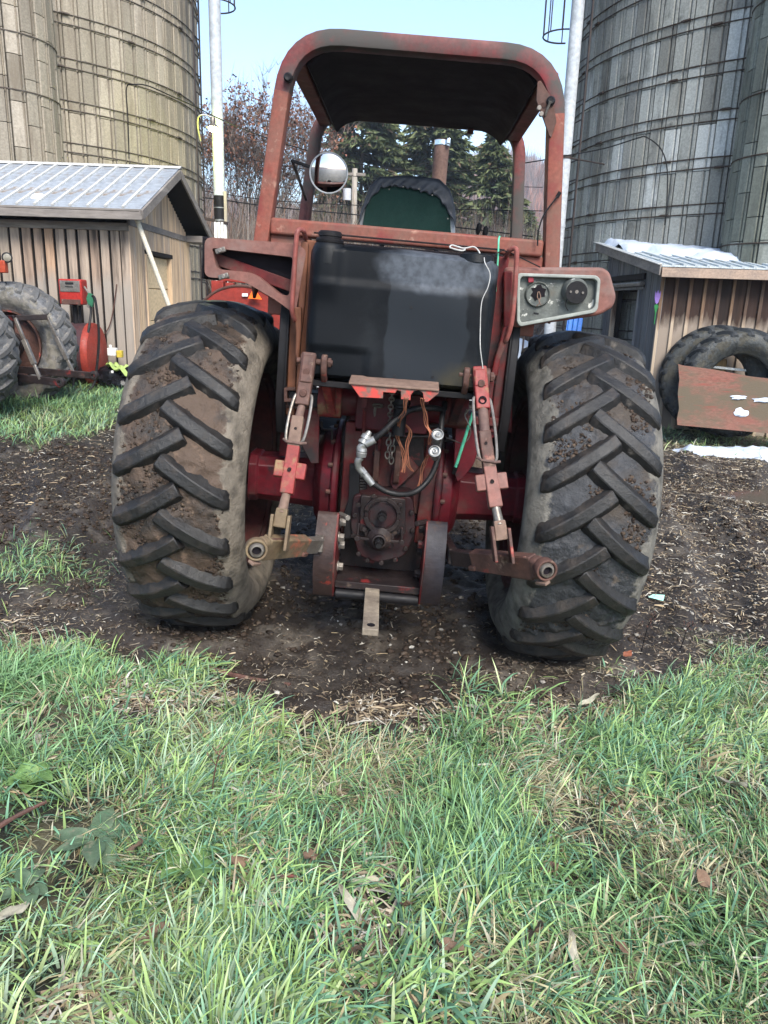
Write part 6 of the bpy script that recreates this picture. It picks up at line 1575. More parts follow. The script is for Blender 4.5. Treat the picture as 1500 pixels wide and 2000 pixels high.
for j in range(nv + 1):
    for i, (x, hi, lo) in enumerate(edge):
        t = j / nv
        if j == 0: y = .42; z = hi + .002
        elif j == 1: y = .36; z = hi + .012
        elif j == 2: y = .30; z = hi + .004
        else:
            tt = (j - 2) / (nv - 2); z = hi + (lo - hi) * tt; y = .283 - .012 * tt - .006 * sin(i * 1.3 + j) * tt
        vs.append((x * (1 + .02 * (j > 1)), y, z))
fs = [(j * (nu + 1) + i, (j + 1) * (nu + 1) + i, (j + 1) * (nu + 1) + i + 1, j * (nu + 1) + i + 1) for j in range(nv) for i in range(nu)]
mb.add(vs, fs); o = mb.obj('torn_cover', m_vinyl, seat, smooth=80); sm = o.modifiers.new('t', 'SOLIDIFY'); sm.thickness = .004
mb = MB()
for q in ((-.12, 2.245), (-.05, 2.262), (.03, 2.258), (.10, 2.235), (.19, 2.13)): mb.cyl((q[0], .270, q[1]), (q[0], .264, q[1]), .0035, n=8)
mb.obj('cover_tacks', m_wornsteel, seat)
mb = MB(); mb.prism(roundpoly([(-.23, 1.62), (.23, 1.62), (.23, 1.76), (-.23, 1.76)], .04), .25, .80); mb.obj('seat_cushion', m_vinyl, seat, .03, 3)

# ---- exhaust, mirror, levers, steering
ex0 = Vector((0.152,1.62,2.749)); ex1 = Vector((0.153,1.62,2.504)); d = (ex0 - ex1).normalized()
mb = MB(); mb.cyl(ex1 - d * .9, ex0, .050, n=24, cap=False); mb.cyl(ex1 - d * .9, ex0 - d * .01, .045, n=24); part('exhaust_stack', mb, m_pipe, 0)
mb = MB(); mb.cyl(ex0 - d * .035, ex0 - d * .005, .054, n=24, cap=False); mb.box(ex0 - d * .03 + Vector((.03, -.075, 0)), ex0 - d * .01 + Vector((.05, -.045, .012))); part('exhaust_clamp', mb, m_chrome, .001)
mc = Vector((-0.411,0.1,2.273))
m_mirror = M('mirror_glass', (.55, .55, .56), None, 3, .02, .0, metal=1, bump=0, finevar=0)
mir = empty('mirror', parent=TR)
mb = MB(); dirm = Vector((.10, -1, -.15)).normalized()
mb.lathe([(0, .016)] + [(.088 * k / 12, .016 * (1 - (k / 12) ** 2)) for k in range(1, 13)], mc, dirm, 40); mb.obj('mirror_glass', m_mirror, mir, smooth=80)
mb = MB(); mb.lathe([(.087, .001), (.0885, .005), (.0925, .005), (.094, .0), (.09, -.012), (.05, -.03), (0, -.034)], mc - dirm * .001, dirm, 40); mb.obj('mirror_rim', m_vinylgrey, mir)
mb = MB(); mb.tube([mc - dirm * .03, mc + Vector((-.02, .06, .01)), (-.60, .16, mc.z + .05), (-.648, 1.05, 2.25)], .008, 8); mb.obj('mirror_arm', m_black, mir)
for q, zz in (((0.365,0.45,2.114), .06), ((0.402,0.45,2.101), .05)):
    q = Vector(q); mb = MB(); mb.cyl(q - Vector((0.02, 0, .35)), q, .006, n=8); mb.lathe([(.008, -.03), (.015, -.01), (.014, .02), (0, .03)], q, (.1, 0, 1), 12); part('control_lever', mb, m_black, 0)
mb = MB(); mb.tube([(.19 * cos(a), .95 + .06 * sin(a), 1.93 + .18 * sin(a)) for a in np.linspace(0, 2 * pi, 37)[:-1]], .013, 8, closed=True); mb.cyl((0, .95, 1.93), (0, 1.25, 1.6), .02, n=10); mb.bar((-.18, .95, 1.93), (.18, .95, 1.93), .02, .01, (0, 0, 1)); part('steering_wheel', mb, m_black, 0)

# ---- engine hood, front axle and wheels: mostly hidden behind the tank but really there
mb = MB(); mb.prism(roundpoly([(-.27, 1.05), (.27, 1.05), (.27, 1.62), (.2, 1.72), (-.2, 1.72), (-.27, 1.62)], .05), 1.45, 3.0); part('engine_hood', mb, m_red, .02, 3)
mb = MB(); mb.box((-.2, 1.3, .60), (.2, 2.9, 1.06)); part('engine_block', mb, m_greasy, .03, 3)
mb = MB(); mb.prism(roundpoly([(-.5, 1.02), (.5, 1.02), (.5, 1.06), (-.5, 1.06)], .01), -.05, 1.3); part('operator_platform', mb, m_dark, .005)
mb = MB(); mb.box((-.55, 2.45, .50), (.55, 2.6, .62)); part('front_axle', mb, m_red, .02)
for s in (-1, 1):
    wh = empty('front_wheel', (s * .66, 2.52, .42), parent=TR)
    ty = bpy.data.objects.new('tyre', carcass_mesh('tyre', .42, .20, .22, m_carc, .004, 60, .03, .015)); COL.objects.link(ty); ty.parent = wh
    mb = MB(); mb.lathe([(.22, -.09), (.24, -.09), (.2, 0), (.24, .09), (.22, .09), (.18, .03), (0, .03), (0, 0), (.18, 0)], (0, 0, 0), (1, 0, 0), 28); mb.obj('rim', m_rim, wh)

# ---- inner fender walls and light housings
for s in (-1, 1):
    mb = MB()
    pr = [(.95, 1.06), (-.30, 1.06), (-.36, 1.22), (-.33, 1.60), (-.2, 1.88), (.95, 1.90)]
    mb.prism(pr, s * .505, s * .517, 'x'); part('inner_fender', mb, m_dark, .003)
    mb = MB(); mb.prism(pr[1:5] + [(-.17, 1.88), (-.30, 1.60), (-.33, 1.22), (-.27, 1.06)][:4], s * .50, s * .545, 'x'); part('fender_edge', mb, m_black, .004)
hl = roundpoly([(-0.875,1.904), (-0.473,1.909), (-0.43,1.883), (-0.465,1.61), (-0.54,1.659), (-0.686,1.729), (-0.754,1.739), (-0.872,1.738)], [.035, .03, .02, .02, .05, .08, .06, .03], 5)
hi_ = roundpoly([(-0.843,1.862), (-0.488,1.852), (-0.496,1.688), (-0.535,1.69), (-0.647,1.767), (-0.715,1.779), (-0.819,1.774)], [.015, .015, .02, .02, .05, .05, .02], 5)
def frame_plate(outer, inner, y0, y1):
    """plate with an opening: resample both outlines to the same count by angle about the inner centroid"""
    cx = sum(p[0] for p in inner) / len(inner); cz = sum(p[1] for p in inner) / len(inner)
    def hit(poly, a):
        best = None
        dx, dz = cos(a), sin(a)
        for i in range(len(poly)):
            x0, z0 = poly[i]; x1, z1 = poly[(i + 1) % len(poly)]
            ex, ez = x1 - x0, z1 - z0; den = dx * ez - dz * ex
            if abs(den) < 1e-12: continue
            t = ((x0 - cx) * ez - (z0 - cz) * ex) / den; u = ((x0 - cx) * dz - (z0 - cz) * dx) / den
            if t > 0 and -1e-6 <= u <= 1 + 1e-6 and (best is None or t > best): best = t
        return (cx + dx * (best or .01), cz + dz * (best or .01))
    N_ = 120; an = sorted(set([round(2 * pi * k / N_, 4) for k in range(N_)] + [round(atan2(p[1] - cz, p[0] - cx) % (2 * pi), 4) for p in outer + inner]))
    O = [hit(outer, a) for a in an]; Iq = [hit(inner, a) for a in an]; n = len(an); b = MB()
    vs = [(p[0], y0, p[1]) for p in O] + [(p[0], y0, p[1]) for p in Iq] + [(p[0], y1, p[1]) for p in O] + [(p[0], y1, p[1]) for p in Iq]
    fs = []
    for i in range(n):
        j = (i + 1) % n
        fs += [(i, j, n + j, n + i), (2 * n + j, 2 * n + i, 3 * n + i, 3 * n + j), (j, i, 2 * n + i, 2 * n + j), (n + i, n + j, 3 * n + j, 3 * n + i)]
    b.add(vs, fs); return b
lhl = empty('light_housing', parent=TR); lhl['label'] = 'empty light housing with open frame'
o = frame_plate(hl, hi_, -.405, -.33).obj('housing_face', m_fender, lhl, .010, 3, fix=True)
ins = frame_plate([(cx_ * 1.0, z) for cx_, z in roundpoly([(-0.852,1.87), (-0.48,1.862), (-0.484,1.676), (-0.539,1.676), (-0.651,1.756), (-0.719,1.77), (-0.827,1.765)], .012, 3)], hi_, -.345, -.30)
m_magenta = M('unfaded_crimson_paint', (.25, .032, .045), (.19, .026, .036), 7, .45, .1, layers=[((.2, .12, .1), 12, .62, .72, .7)])
ins.obj('housing_lip', m_magenta, lhl, .004, fix=True)
mb = MB(); zz = [(-.93, 1.93), (-.47, 1.91), (-.47, 1.935), (-.93, 1.95)]
mb.prism([(-.905, 1.895), (-.50, 1.885), (-.50, 1.90), (-.905, 1.91)], -.33, -.02); mb.box((-.905, -.33, 1.73), (-.893, -.02, 1.90)); mb.prism([(-.90, 1.90), (-.50, 1.885), (-.50, 1.62), (-.60, 1.66), (-.72, 1.745), (-.9, 1.77)], -.035, -.02); part('housing_shell', mb, m_dark, .004, par=lhl)
mb = MB(); mb.prism([(-0.886,1.894), (-0.461,1.898), (-0.461,1.643), (-0.553,1.669), (-0.702,1.739), (-0.883,1.746)], -.327, -.319); part('housing_dark_plate', mb, m_dark, .002, par=lhl)  # dark plate added behind the opening to darken the housing interior
mb = MB(); mb.bar((-0.842,-0.345,1.82), (-0.491,-0.345,1.729), .012, .050, (0, 1, 0)); part('wiring_channel', mb, m_red, .003, par=lhl)
mb = MB()
for q in ((-0.786,-0.41,1.747), (-0.805,-0.4,1.854)): mb.bar((q[0] - .022, q[1], q[2] - .008), (q[0] + .022, q[1] - .004, q[2] + .008), .012, .022, (0, 1, 0)); mb.cyl((q[0], q[1], q[2]), (q[0], q[1] - .014, q[2]), .011, n=10)
part('housing_clip', mb, m_wornsteel, .003, par=lhl)
# right housing: closed box, pan with lamp sockets
rh = empty('light_housing', parent=TR); rh['label'] = 'light housing with corroded reflector pan'
ro = roundpoly([(0.429,1.887), (0.857,1.92), (0.891,1.902), (0.936,1.802), (0.928,1.758), (0.875,1.719), (0.502,1.633), (0.456,1.675)], [.02, .03, .03, .04, .04, .04, .03, .02], 5)
mb = MB(); mb.prism(ro, -.38, -.12); mb.obj('housing_face', m_fender, rh, .018, 3)
pan = roundpoly([(0.486,1.865), (0.827,1.883), (0.847,1.867), (0.855,1.731), (0.527,1.642), (0.511,1.659)], [.02, .02, .02, .025, .03, .01], 5)
pin_ = roundpoly([(0.501,1.852), (0.818,1.867), (0.833,1.858), (0.84,1.743), (0.533,1.66), (0.523,1.673)], [.02, .02, .02, .025, .03, .01], 5)
frame_plate(pan, pin_, -.415, -.378).obj('reflector_rim', M('grey_rim_gasket', (.30, .32, .29), (.22, .23, .21), 9, .6, .1), rh, .004, fix=True)
mb = MB(); mb.prism(pin_, -.386, -.379); mb.obj('reflector_pan', m_lightpan, rh)
c1 = Vector((0.747,-0.39,1.806)); c0 = Vector((0.589,-0.39,1.785))
mb = MB(); mb.lathe([(.058, .0), (.056, .012), (.052, .030), (.0475, .046), (.044, .046)], c1 + Vector((0, 0, .006)), (0, -1, 0), 36); mb.obj('lamp_socket', m_lightpan, rh)
mb = MB(); mb.lathe([(0, .048), (.046, .048), (.047, .044)], c1, (0, -1, 0), 36); mb.obj('socket_plate', m_black, rh)
mb = MB(); 
for dx in (-.026, .026): mb.cyl(c1 + Vector((dx, -.047, 0)), c1 + Vector((dx, -.054, 0)), .005, n=8)
mb.cyl(c1 + Vector((0, -.0485, .002)), c1 + Vector((0, -.050, .002)), .008, n=7); mb.obj('socket_screws', m_wornsteel, rh)
mb = MB(); mb.lathe([(.056, 0), (.050, .010), (.044, .003), (.0, .002)], c0, (0, -1, 0), 32); mb.obj('lamp_recess', m_lightpan, rh)
mb = MB(); mb.add([(c0.x + r * cos(a), c0.y - .0035 - .001, c0.z + .008 + r * sin(a)) for a, r in zip(np.linspace(0, 2 * pi, 15)[:-1], [.03, .038, .026, .036, .030, .024, .036, .022, .034, .03, .038, .028, .024, .036])], [tuple(range(14))]); mb.obj('corroded_hole', m_dark, rh)
mb = MB(); mb.tube(smooth([c0 + Vector((.004, -.004, .012)), c0 + Vector((.010, -.03, -.01)), c0 + Vector((.004, -.04, -.03)), c0 + Vector((.016, -.035, -.045))], 5), .0022, 5); mb.tube(smooth([c0 + Vector((.0, -.004, .010)), c0 + Vector((-.004, -.03, -.012)), c0 + Vector((.008, -.04, -.034)), c0 + Vector((-.004, -.035, -.05))], 5), .0022, 5); mb.obj('loose_wire', m_tanmetal, rh)
mb = MB(); mb.bar((0.576,-0.43,1.704), (0.598,-0.43,1.703), .008, .008, (0, 1, 0)); mb.tube(smooth([(0.714,-0.42,1.777), (0.709,-0.425,1.749), (0.726,-0.42,1.727)], 4), .002, 5); mb.obj('wire_connector', m_black, rh)
mb = MB(); mb.bar((0.545,-0.4,1.866), (0.552,-0.4,1.831), .024, .012, (1, 0, 0)); mb.obj('housing_tab', m_magenta, rh, .003)

# grab handles
def handle(pts, name='grab_handle', r=.0105, mat=None):
    b = MB(); b.tube(smooth(pts, 6), r, 10); return part(name, b, mat or m_magenta, 0)
m_handle = M('pale_red_handle_paint', (.24, .075, .062), (.17, .055, .048), 8, .5, .1, layers=[((.18, .11, .09), 14, .55, .68, .8)])
handle([(-0.44,-0.38,1.934), (-0.442,-0.44,1.958), (-0.457,-0.46,1.961), (-0.465,-0.47,1.941), (-0.468,-0.47,1.875), (-0.469,-0.47,1.771), (-0.471,-0.47,1.664), (-0.47,-0.46,1.617), (-0.459,-0.43,1.587), (-0.449,-0.42,1.618)], mat=m_handle)
handle([(0.435,-0.38,1.932), (0.438,-0.44,1.95), (0.454,-0.46,1.96), (0.466,-0.47,1.946), (0.473,-0.47,1.868), (0.48,-0.47,1.764), (0.481,-0.47,1.658), (0.472,-0.45,1.587), (0.462,-0.42,1.571)], mat=m_handle)
mb = MB(); mb.prism([(-0.467,1.643), (-0.436,1.646), (-0.431,1.559), (-0.433,1.425), (-0.442,1.413), (-0.453,1.446), (-0.453,1.535)], -.44, -.40); part('fender_strut', mb, m_rust, .006)
mb = MB(); mb.prism([(0.452,1.633), (0.482,1.644), (0.476,1.565), (0.457,1.501), (0.453,1.422), (0.422,1.419), (0.43,1.499), (0.444,1.571)], -.44, -.40); part('fender_strut', mb, m_red, .006)
mb = MB(); mb.prism([(-0.456,1.923), (-0.425,1.917), (-0.424,1.733), (-0.432,1.557), (-0.445,1.444), (-0.459,1.443), (-0.455,1.644)], -.40, -.36); part('fender_strut', mb, m_rust, .006)
mb = MB(); mb.prism([(0.428,1.867), (0.466,1.87), (0.489,1.635), (0.463,1.589)], -.42, -.38); part('fender_strut', mb, m_red, .006)

# ---- black tank
NX, NZ = 46, 34
xw, zl, zh = .395, 1.355, 1.915
vs = []; fs = []
def tank_y(u, w, x, z):
    e = max(abs(u), abs(w)); y = -.60
    y += .085 * max(0, (abs(u) - .90) / .10) ** 2 + .07 * max(0, (abs(w) - .90) / .10) ** 2
    y += .010 * sstep(1.775, 1.755, z) * -1 + .0
    y -= .020 * math.exp(-((x + .315) / .055) ** 4) * sstep(1.66, 1.78, z)
    y += .014 * sstep(-.115, -.125, x) * sstep(1.49, 1.48, z)
    y += .004 * sin(x * 9 + z * 5) + .003 * sin(z * 17 + x * 4)
    return y
for j in range(NZ + 1):
    for i in range(NX + 1):
        u = -1 + 2 * i / NX; w = -1 + 2 * j / NZ
        u = math.copysign(abs(u) ** .8, u); w = math.copysign(abs(w) ** .8, w)
        cr = .05
        z = (zl + zh) / 2 + w * (zh - zl) / 2; x = u * xw
        # rounded corners in plan of the face; top edge dips a little to the right
        ex = max(0, abs(x) - (xw - cr)); ez = max(0, abs(z - (zl + zh) / 2) - ((zh - zl) / 2 - cr))
        if ex > 0 and ez > 0:
            l = sqrt(ex * ex + ez * ez); k = max(ex, ez) / l
            x = math.copysign(xw - cr + ex * k, x); z = (zl + zh) / 2 + math.copysign((zh - zl) / 2 - cr + ez * k, w)
        vs.append((x, float(tank_y(u, w, x, z)), z - .006 * sin(max(0, x) * 6) * (w > .9)))
        
W1 = NX + 1
for j in range(NZ):
    for i in range(NX): fs.append((j * W1 + i, j * W1 + i + 1, (j + 1) * W1 + i + 1, (j + 1) * W1 + i))
bord = [i for i in range(W1)] + [j * W1 + NX for j in range(1, NZ + 1)] + [NZ * W1 + i for i in range(NX - 1, -1, -1)] + [j * W1 for j in range(NZ - 1, 0, -1)]
n0 = len(vs); vs += [(vs[b][0], -.36, vs[b][2]) for b in bord]; nb = len(bord)
for k in range(nb): fs.append((bord[(k + 1) % nb], bord[k], n0 + k, n0 + (k + 1) % nb))
fs.append(tuple(range(n0, n0 + nb)))
# albedo: chalky weathered patch in the upper middle, brown spill stain at the bottom right
m_tank = M('weathered_black_tank', (.0025, .0035, .005), (.004, .005, .007), 4, .5, .08, layers=[((.010, .012, .014), 2.2, .52, .66, .55)], bscale=220, bump=.12, spec=.14)
_nt = m_tank.node_tree; _N = _nt.nodes; _L = _nt.links; _bs = _N[m_tank['bsdf']]
_tc = _N.new('ShaderNodeTexCoord')
def _patch(cx, cz, hx, hz, soft, col, nz_scale, prev, grain=None):
    mp = _N.new('ShaderNodeMapping'); mp.inputs['Location'].default_value = (-cx / hx, 0, -cz / hz); mp.inputs['Scale'].default_value = (1 / hx, 0, 1 / hz); _L.new(_tc.outputs['Object'], mp.inputs[0])
    ln = _N.new('ShaderNodeVectorMath'); ln.operation = 'LENGTH'; _L.new(mp.outputs[0], ln.inputs[0])
    nn = _N.new('ShaderNodeTexNoise'); nn.inputs['Scale'].default_value = nz_scale; nn.inputs['Detail'].default_value = 3; _L.new(_tc.outputs['Object'], nn.inputs['Vector'])
    ad = _N.new('ShaderNodeMath'); ad.operation = 'MULTIPLY_ADD'; ad.inputs[1].default_value = 1.1; _L.new(nn.outputs['Fac'], ad.inputs[0]); _L.new(ln.outputs['Value'], ad.inputs[2])
    mr = _N.new('ShaderNodeMapRange'); mr.inputs[1].default_value = 1.5; mr.inputs[2].default_value = 1.5 - soft; _L.new(ad.outputs[0], mr.inputs[0])
    f = mr.outputs[0]
    if grain:
        g_ = _N.new('ShaderNodeTexNoise'); g_.inputs['Scale'].default_value = grain; g_.inputs['Detail'].default_value = 6; _L.new(_tc.outputs['Object'], g_.inputs['Vector'])
        r_ = _N.new('ShaderNodeMapRange'); r_.inputs[1].default_value = .3; r_.inputs[2].default_value = .7; r_.inputs[3].default_value = .4; _L.new(g_.outputs['Fac'], r_.inputs[0])
        ml = _N.new('ShaderNodeMath'); ml.operation = 'MULTIPLY'; _L.new(f, ml.inputs[0]); _L.new(r_.outputs[0], ml.inputs[1]); f = ml.outputs[0]
    mx = _N.new('ShaderNodeMix'); mx.data_type = 'RGBA'; _L.new(f, mx.inputs[0]); _L.new(prev, mx.inputs[6]); mx.inputs[7].default_value = col + (1,)
    return mx.outputs[2]
_c = _bs.inputs['Base Color'].links[0].from_socket
_c = _patch(.11, 1.66, .19, .42, .05, (.013, .016, .020), 3.5, _c)
_c = _patch(.14, 1.85, .26, .13, .30, (.078, .088, .104), 4, _c, 34)
_c = _patch(.27, 1.40, .13, .10, .5, (.035, .030, .018), 9, _c, 14)
_L.new(_c, _bs.inputs['Base Color'])
mb = MB(); mb.add(vs, fs); tank = mb.obj('fuel_tank', m_tank, TR, smooth=50)
def tpart(name, b, mat, bevel=0): return b.obj(name, mat, tank, bevel)
nk = Vector((-.315, -.555, 1.890))
mb = MB(); mb.lathe([(.070, -.06), (.068, .0), (.060, .018), (.054, .022), (.052, .030)], nk, (0, 0, 1), 32); tpart('filler_neck', mb, m_plastic)
mb = MB(); mb.lathe([(.056, .022), (.058, .028), (.058, .036), (.052, .040), (.046, .042), (.046, .046), (.049, .049), (.049, .062), (.042, .069), (0, .071)], nk, (0, 0, 1), 32); tpart('filler_cap', mb, m_black)
rk = Vector((.295, -.53, 1.905))
mb = MB(); mb.lathe([(.075, -.02), (.07, .010), (.052, .016), (.050, .008), (.03, .006), (.028, .02), (0, .022)], rk, (0, 0, 1), 28); tpart('sender_boss', mb, m_plastic)
mb = MB()
for x, z in ((-.0, 1.40), (.16, 1.41), (.045, 1.685), (-.09, 1.42)): mb.cyl((x, -.612, z), (x, -.606, z), .006, n=10)
tpart('tank_rivet', mb, m_black)
# dark well and straps behind the tank
mb = MB(); mb.box((-.42, -.36, 1.30), (.42, -.31, 1.93)); part('tank_backing', mb, m_dark, .004)
mb = MB(); mb.box((-.40, -.58, 1.325), (.40, -.34, 1.352)); part('tank_shelf', mb, m_black, .004)
mb = MB(); mb.tube([(-.40, -.42, 1.958), (.42, -.42, 1.953)], .004, 6); mb.tube([(-.38, -.40, 1.94), (.42, -.40, 1.93)], .003, 6); part('shelf_cable', mb, m_greasy, 0)
# ---- bracket below the tank: tan top lip, cut red skirt
mb = MB(); mb.add(*(lambda a, b_: ([(a[0][0], -.72, a[0][2]), (a[1][0], -.72, a[1][2]), (a[1][0], -.50, a[1][2] + .035), (a[0][0], -.50, a[0][2] + .035), (a[0][0], -.72, a[0][2] - .010), (a[1][0], -.72, a[1][2] - .010), (a[1][0], -.50, a[1][2] + .025), (a[0][0], -.50, a[0][2] + .025)], [(0, 1, 2, 3), (7, 6, 5, 4), (0, 4, 5, 1), (1, 5, 6, 2), (2, 6, 7, 3), (3, 7, 4, 0)]))([(-0.185,-0.72,1.37), (0.188,-0.72,1.373)], 0)); part('bracket_lip', mb, m_tanmetal, .003)
sk = [(-0.181,1.365), (0.187,1.368), (0.188,1.355), (0.148,1.316), (0.131,1.314), (0.123,1.35), (0.105,1.361), (0.085,1.355), (0.074,1.337), (0.075,1.316), (0.035,1.317), (0.032,1.35), (0.015,1.353), (0.01,1.34), (-0.041,1.34), (-0.039,1.314), (-0.135,1.31)]
mb = MB(); mb.prism(sk, -.712, -.700); part('bracket_skirt', mb, m_brown, .002)

m_skirt = M('peeling_bracket_paint', (.20, .115, .09), (.14, .09, .075), 7, .7, .1, layers=[((.42, .055, .045), 7.5, .50, .56, .5)], bscale=70)
bpy.context.scene.objects['bracket_skirt'].data.materials[0] = m_skirt
# breather cap, dipstick, side platforms, brackets
c = Vector((0.036,-0.52,1.302))
mb = MB(); mb.lathe([(0, .052), (.028, .050), (.040, .040), (.043, .020), (.038, .012), (.040, .004), (.030, -.004), (.030, -.12)], c - Vector((0, 0, .045)), (0, 0, 1), 28); part('breather_cap', mb, m_black, 0)
mb = MB(); mb.tube(smooth([(-0.077,-0.34,1.146), (-0.081,-0.36,1.202), (-0.08,-0.36,1.228)], 4), .006, 8); mb.tube([Vector((-0.069,-0.37,1.237)) + Vector((.022 * cos(a), -.01 * sin(a), .008 * sin(a))) for a in np.linspace(0, 2 * pi, 17)[:-1]], .0045, 8, closed=True); part('dipstick', mb, m_wornsteel, 0)
mb = MB(); mb.tube([(-0.13,-0.42,1.267), (-0.124,-0.4,1.111)], .0075, 8); mb.bar((-0.129,-0.43,1.272), (-0.129,-0.43,1.231), .022, .014); part('shift_rod', mb, m_red, 0)
mb = MB(); mb.tube(smooth([(-0.1,-0.33,1.124), (-0.081,-0.34,1.136), (-0.009,-0.34,1.138), (0.087,-0.34,1.142), (0.216,-0.34,1.163)], 4), .0095, 10); mb.tube(smooth([(-0.098,-0.32,1.088), (-0.054,-0.33,1.096), (0.066,-0.33,1.099), (0.191,-0.33,1.11)], 4), .0085, 10); part('hydraulic_pipe', mb, m_greasy, 0)
mb = MB(); mb.tube(smooth([(-0.097,-0.3,1.065), (-0.065,-0.34,1.082), (-0.047,-0.34,1.067), (-0.048,-0.33,1.02)], 4), .009, 8); part('hydraulic_pipe', mb, m_red, 0)
for pts, nm in (([(-0.499,1.275), (-0.431,1.281), (-0.427,1.197), (-0.373,1.182), (-0.373,0.923), (-0.453,1.003), (-0.523,0.909), (-0.555,0.907), (-0.547,1.167)], 'support_web'), ([(0.576,1.289), (0.517,1.284), (0.504,1.192), (0.3,1.188), (0.292,1.168), (0.328,0.923), (0.411,1.056), (0.484,1.161), (0.598,1.122)], 'support_web')):
    mb = MB(); mb.prism(pts, -.12, -.10); part(nm, mb, m_crimson, .004)
# left bracket: shelf and hanging plate, with clamp
mb = MB(); mb.box((-0.513,-0.33,1.184), Vector((-0.332,-0.33,1.214)) + Vector((0, .20, .012))); part('bracket_shelf', mb, m_brown, .003)
mb = MB(); mb.prism([(-0.508,1.171), (-0.344,1.185), (-0.333,0.927), (-0.368,0.923), (-0.497,1.135)], -.30, -.285); part('hanging_plate', mb, m_red, .003)
mb = MB(); mb.prism([(-0.504,1.281), (-0.452,1.285), (-0.451,1.274), (-0.489,1.27), (-0.487,1.233), (-0.444,1.237), (-0.444,1.222), (-0.501,1.217)], -.38, -.33); part('clamp_channel', mb, m_brown, .002)
mb = MB(); mb.box((-0.485,-0.36,1.2), Vector((-0.346,-0.36,1.269)) + Vector((0, .12, 0))); part('junction_block', mb, m_black, .006)
mb = MB(); mb.prism(roundpoly([(0.301,1.19), (0.5,1.183), (0.497,1.134), (0.423,1.073), (0.408,0.989), (0.367,0.922), (0.34,0.894), (0.314,0.955)], .01), -.30, -.285); part('hanging_plate', mb, m_crimson, .003)
mb = MB(); mb.box((0.288,-0.34,1.184), Vector((0.496,-0.34,1.221)) + Vector((0, .2, .0))); part('bracket_shelf', mb, m_red, .003)
mb = MB(); mb.tube(smooth([(-0.341,-0.2,1.116), (-0.334,-0.2,1.077), (-0.289,-0.2,1.076), (-0.286,-0.2,1.03)], 3), .006, 8); mb.tube(smooth([(0.262,-0.2,1.033), (0.258,-0.2,1.069), (0.277,-0.2,1.075), (0.317,-0.2,1.077)], 3), .006, 8); part('bent_rod', mb, m_greasy, 0)
mb = MB(); 
for k in range(6): mb.lathe([(.028, 0), (.034, .007), (.028, .014)], Vector((-0.123,-0.3,0.857)) + Vector((0, 0, -.014 * k + .03)), (0, 0, 1), 20)
part('rubber_boot', mb, m_black, 0)
# shaft stub dark hoses behind right of tank
mb = MB(); mb.tube(smooth([(0.54,-0.2,1.539), (0.538,-0.25,1.447), (0.498,-0.3,1.342), (0.469,-0.3,1.28)], 6), .014, 10); mb.tube(smooth([(0.565,-0.1,1.583), (0.551,-0.2,1.492), (0.479,-0.3,1.4), (0.451,-0.3,1.374)], 6), .012, 10); part('side_hose', mb, m_hose, 0)
# ---- remote hoses with couplers
mb = MB(); mb.tube(smooth([(0.234,-0.38,1.279), (0.23,-0.42,1.252), (0.179,-0.48,1.262), (0.088,-0.55,1.257), (0.025,-0.6,1.218), (-0.026,-0.62,1.163), (-0.075,-0.62,1.114)], 8), .0135, 12); part('hydraulic_hose', mb, m_hose, 0)
mb = MB(); mb.tube(smooth([(0.233,-0.4,1.272), (0.226,-0.46,1.21), (0.226,-0.5,1.124), (0.217,-0.54,1.026), (0.187,-0.57,0.953), (0.136,-0.6,0.904), (0.077,-0.6,0.885), (0.008,-0.6,0.892), (-0.04,-0.6,0.916), (-0.071,-0.6,0.937)], 8), .0125, 12); part('hydraulic_hose', mb, m_hose, 0)
mb = MB(); a = Vector((-0.062,-0.62,1.124)); b = Vector((-0.101,-0.62,1.101)); mb.cyl(a, b, .0175, n=16); part('hose_ferrule', mb, m_zinc, .001)
mb = MB(); a = Vector((-0.096,-0.6,0.962)); b = Vector((-0.056,-0.6,0.919)); mb.cyl(a, b, .0165, n=16); mb.cyl(a + (a - b) * .5, a, .019, n=6); part('hose_ferrule', mb, m_zinc, .001)
el = Vector((-0.114,-0.62,1.095))
mb = MB(); mb.tube(smooth([(-0.105,-0.62,1.098), (-0.122,-0.62,1.083), (-0.12,-0.62,1.056)], 4), .0165, 14); mb.lathe([(.020, 0), (.020, .018)], Vector((-0.119,-0.62,1.047)), (0, 0, 1), 6); part('elbow_fitting', mb, m_zinc, .001)
mb = MB(); mb.tube(smooth([(-0.114,-0.62,1.041), (-0.128,-0.62,1.023), (-0.125,-0.61,0.994), (-0.105,-0.605,0.972)], 5), .0155, 14); part('elbow_fitting', mb, m_zinc, 0)
qd = (Vector((-0.092,-0.6,1.148)) - Vector((-0.12,-0.62,1.092))).normalized()
mb = MB(); mb.lathe([(.014, 0), (.023, .004), (.023, .016), (.018, .018), (.018, .024), (.023, .026), (.023, .044), (.016, .048), (.013, .058), (.010, .066), (0, .068)], Vector((-0.116,-0.62,1.097)), qd, 20); part('quick_coupler', mb, m_zinc, 0)
mb = MB(); mb.lathe([(.012, -.02), (.022, -.018), (.024, .0), (.020, .004), (.023, .008), (.020, .022)], Vector((-0.115,-0.62,1.061)), (0.05, 0, 1), 20); part('quick_coupler', mb, m_zinc, 0)
for q, bk in (((0.204,-0.66,1.177), (0.202,-0.56,1.114)), ((0.198,-0.66,1.104), (0.211,-0.56,1.053))):
    q = Vector(q); bk = Vector(bk); ax = (q - bk).normalized()
    mb = MB(); mb.lathe([(.012, -.085), (.022, -.08), (.0225, -.03), (.026, -.026), (.026, .0), (.021, .002), (.019, -.006), (.011, -.008), (.010, .0), (.007, .001), (.0, -.002)], q, ax, 24); part('hydraulic_socket', mb, m_zinc, 0)
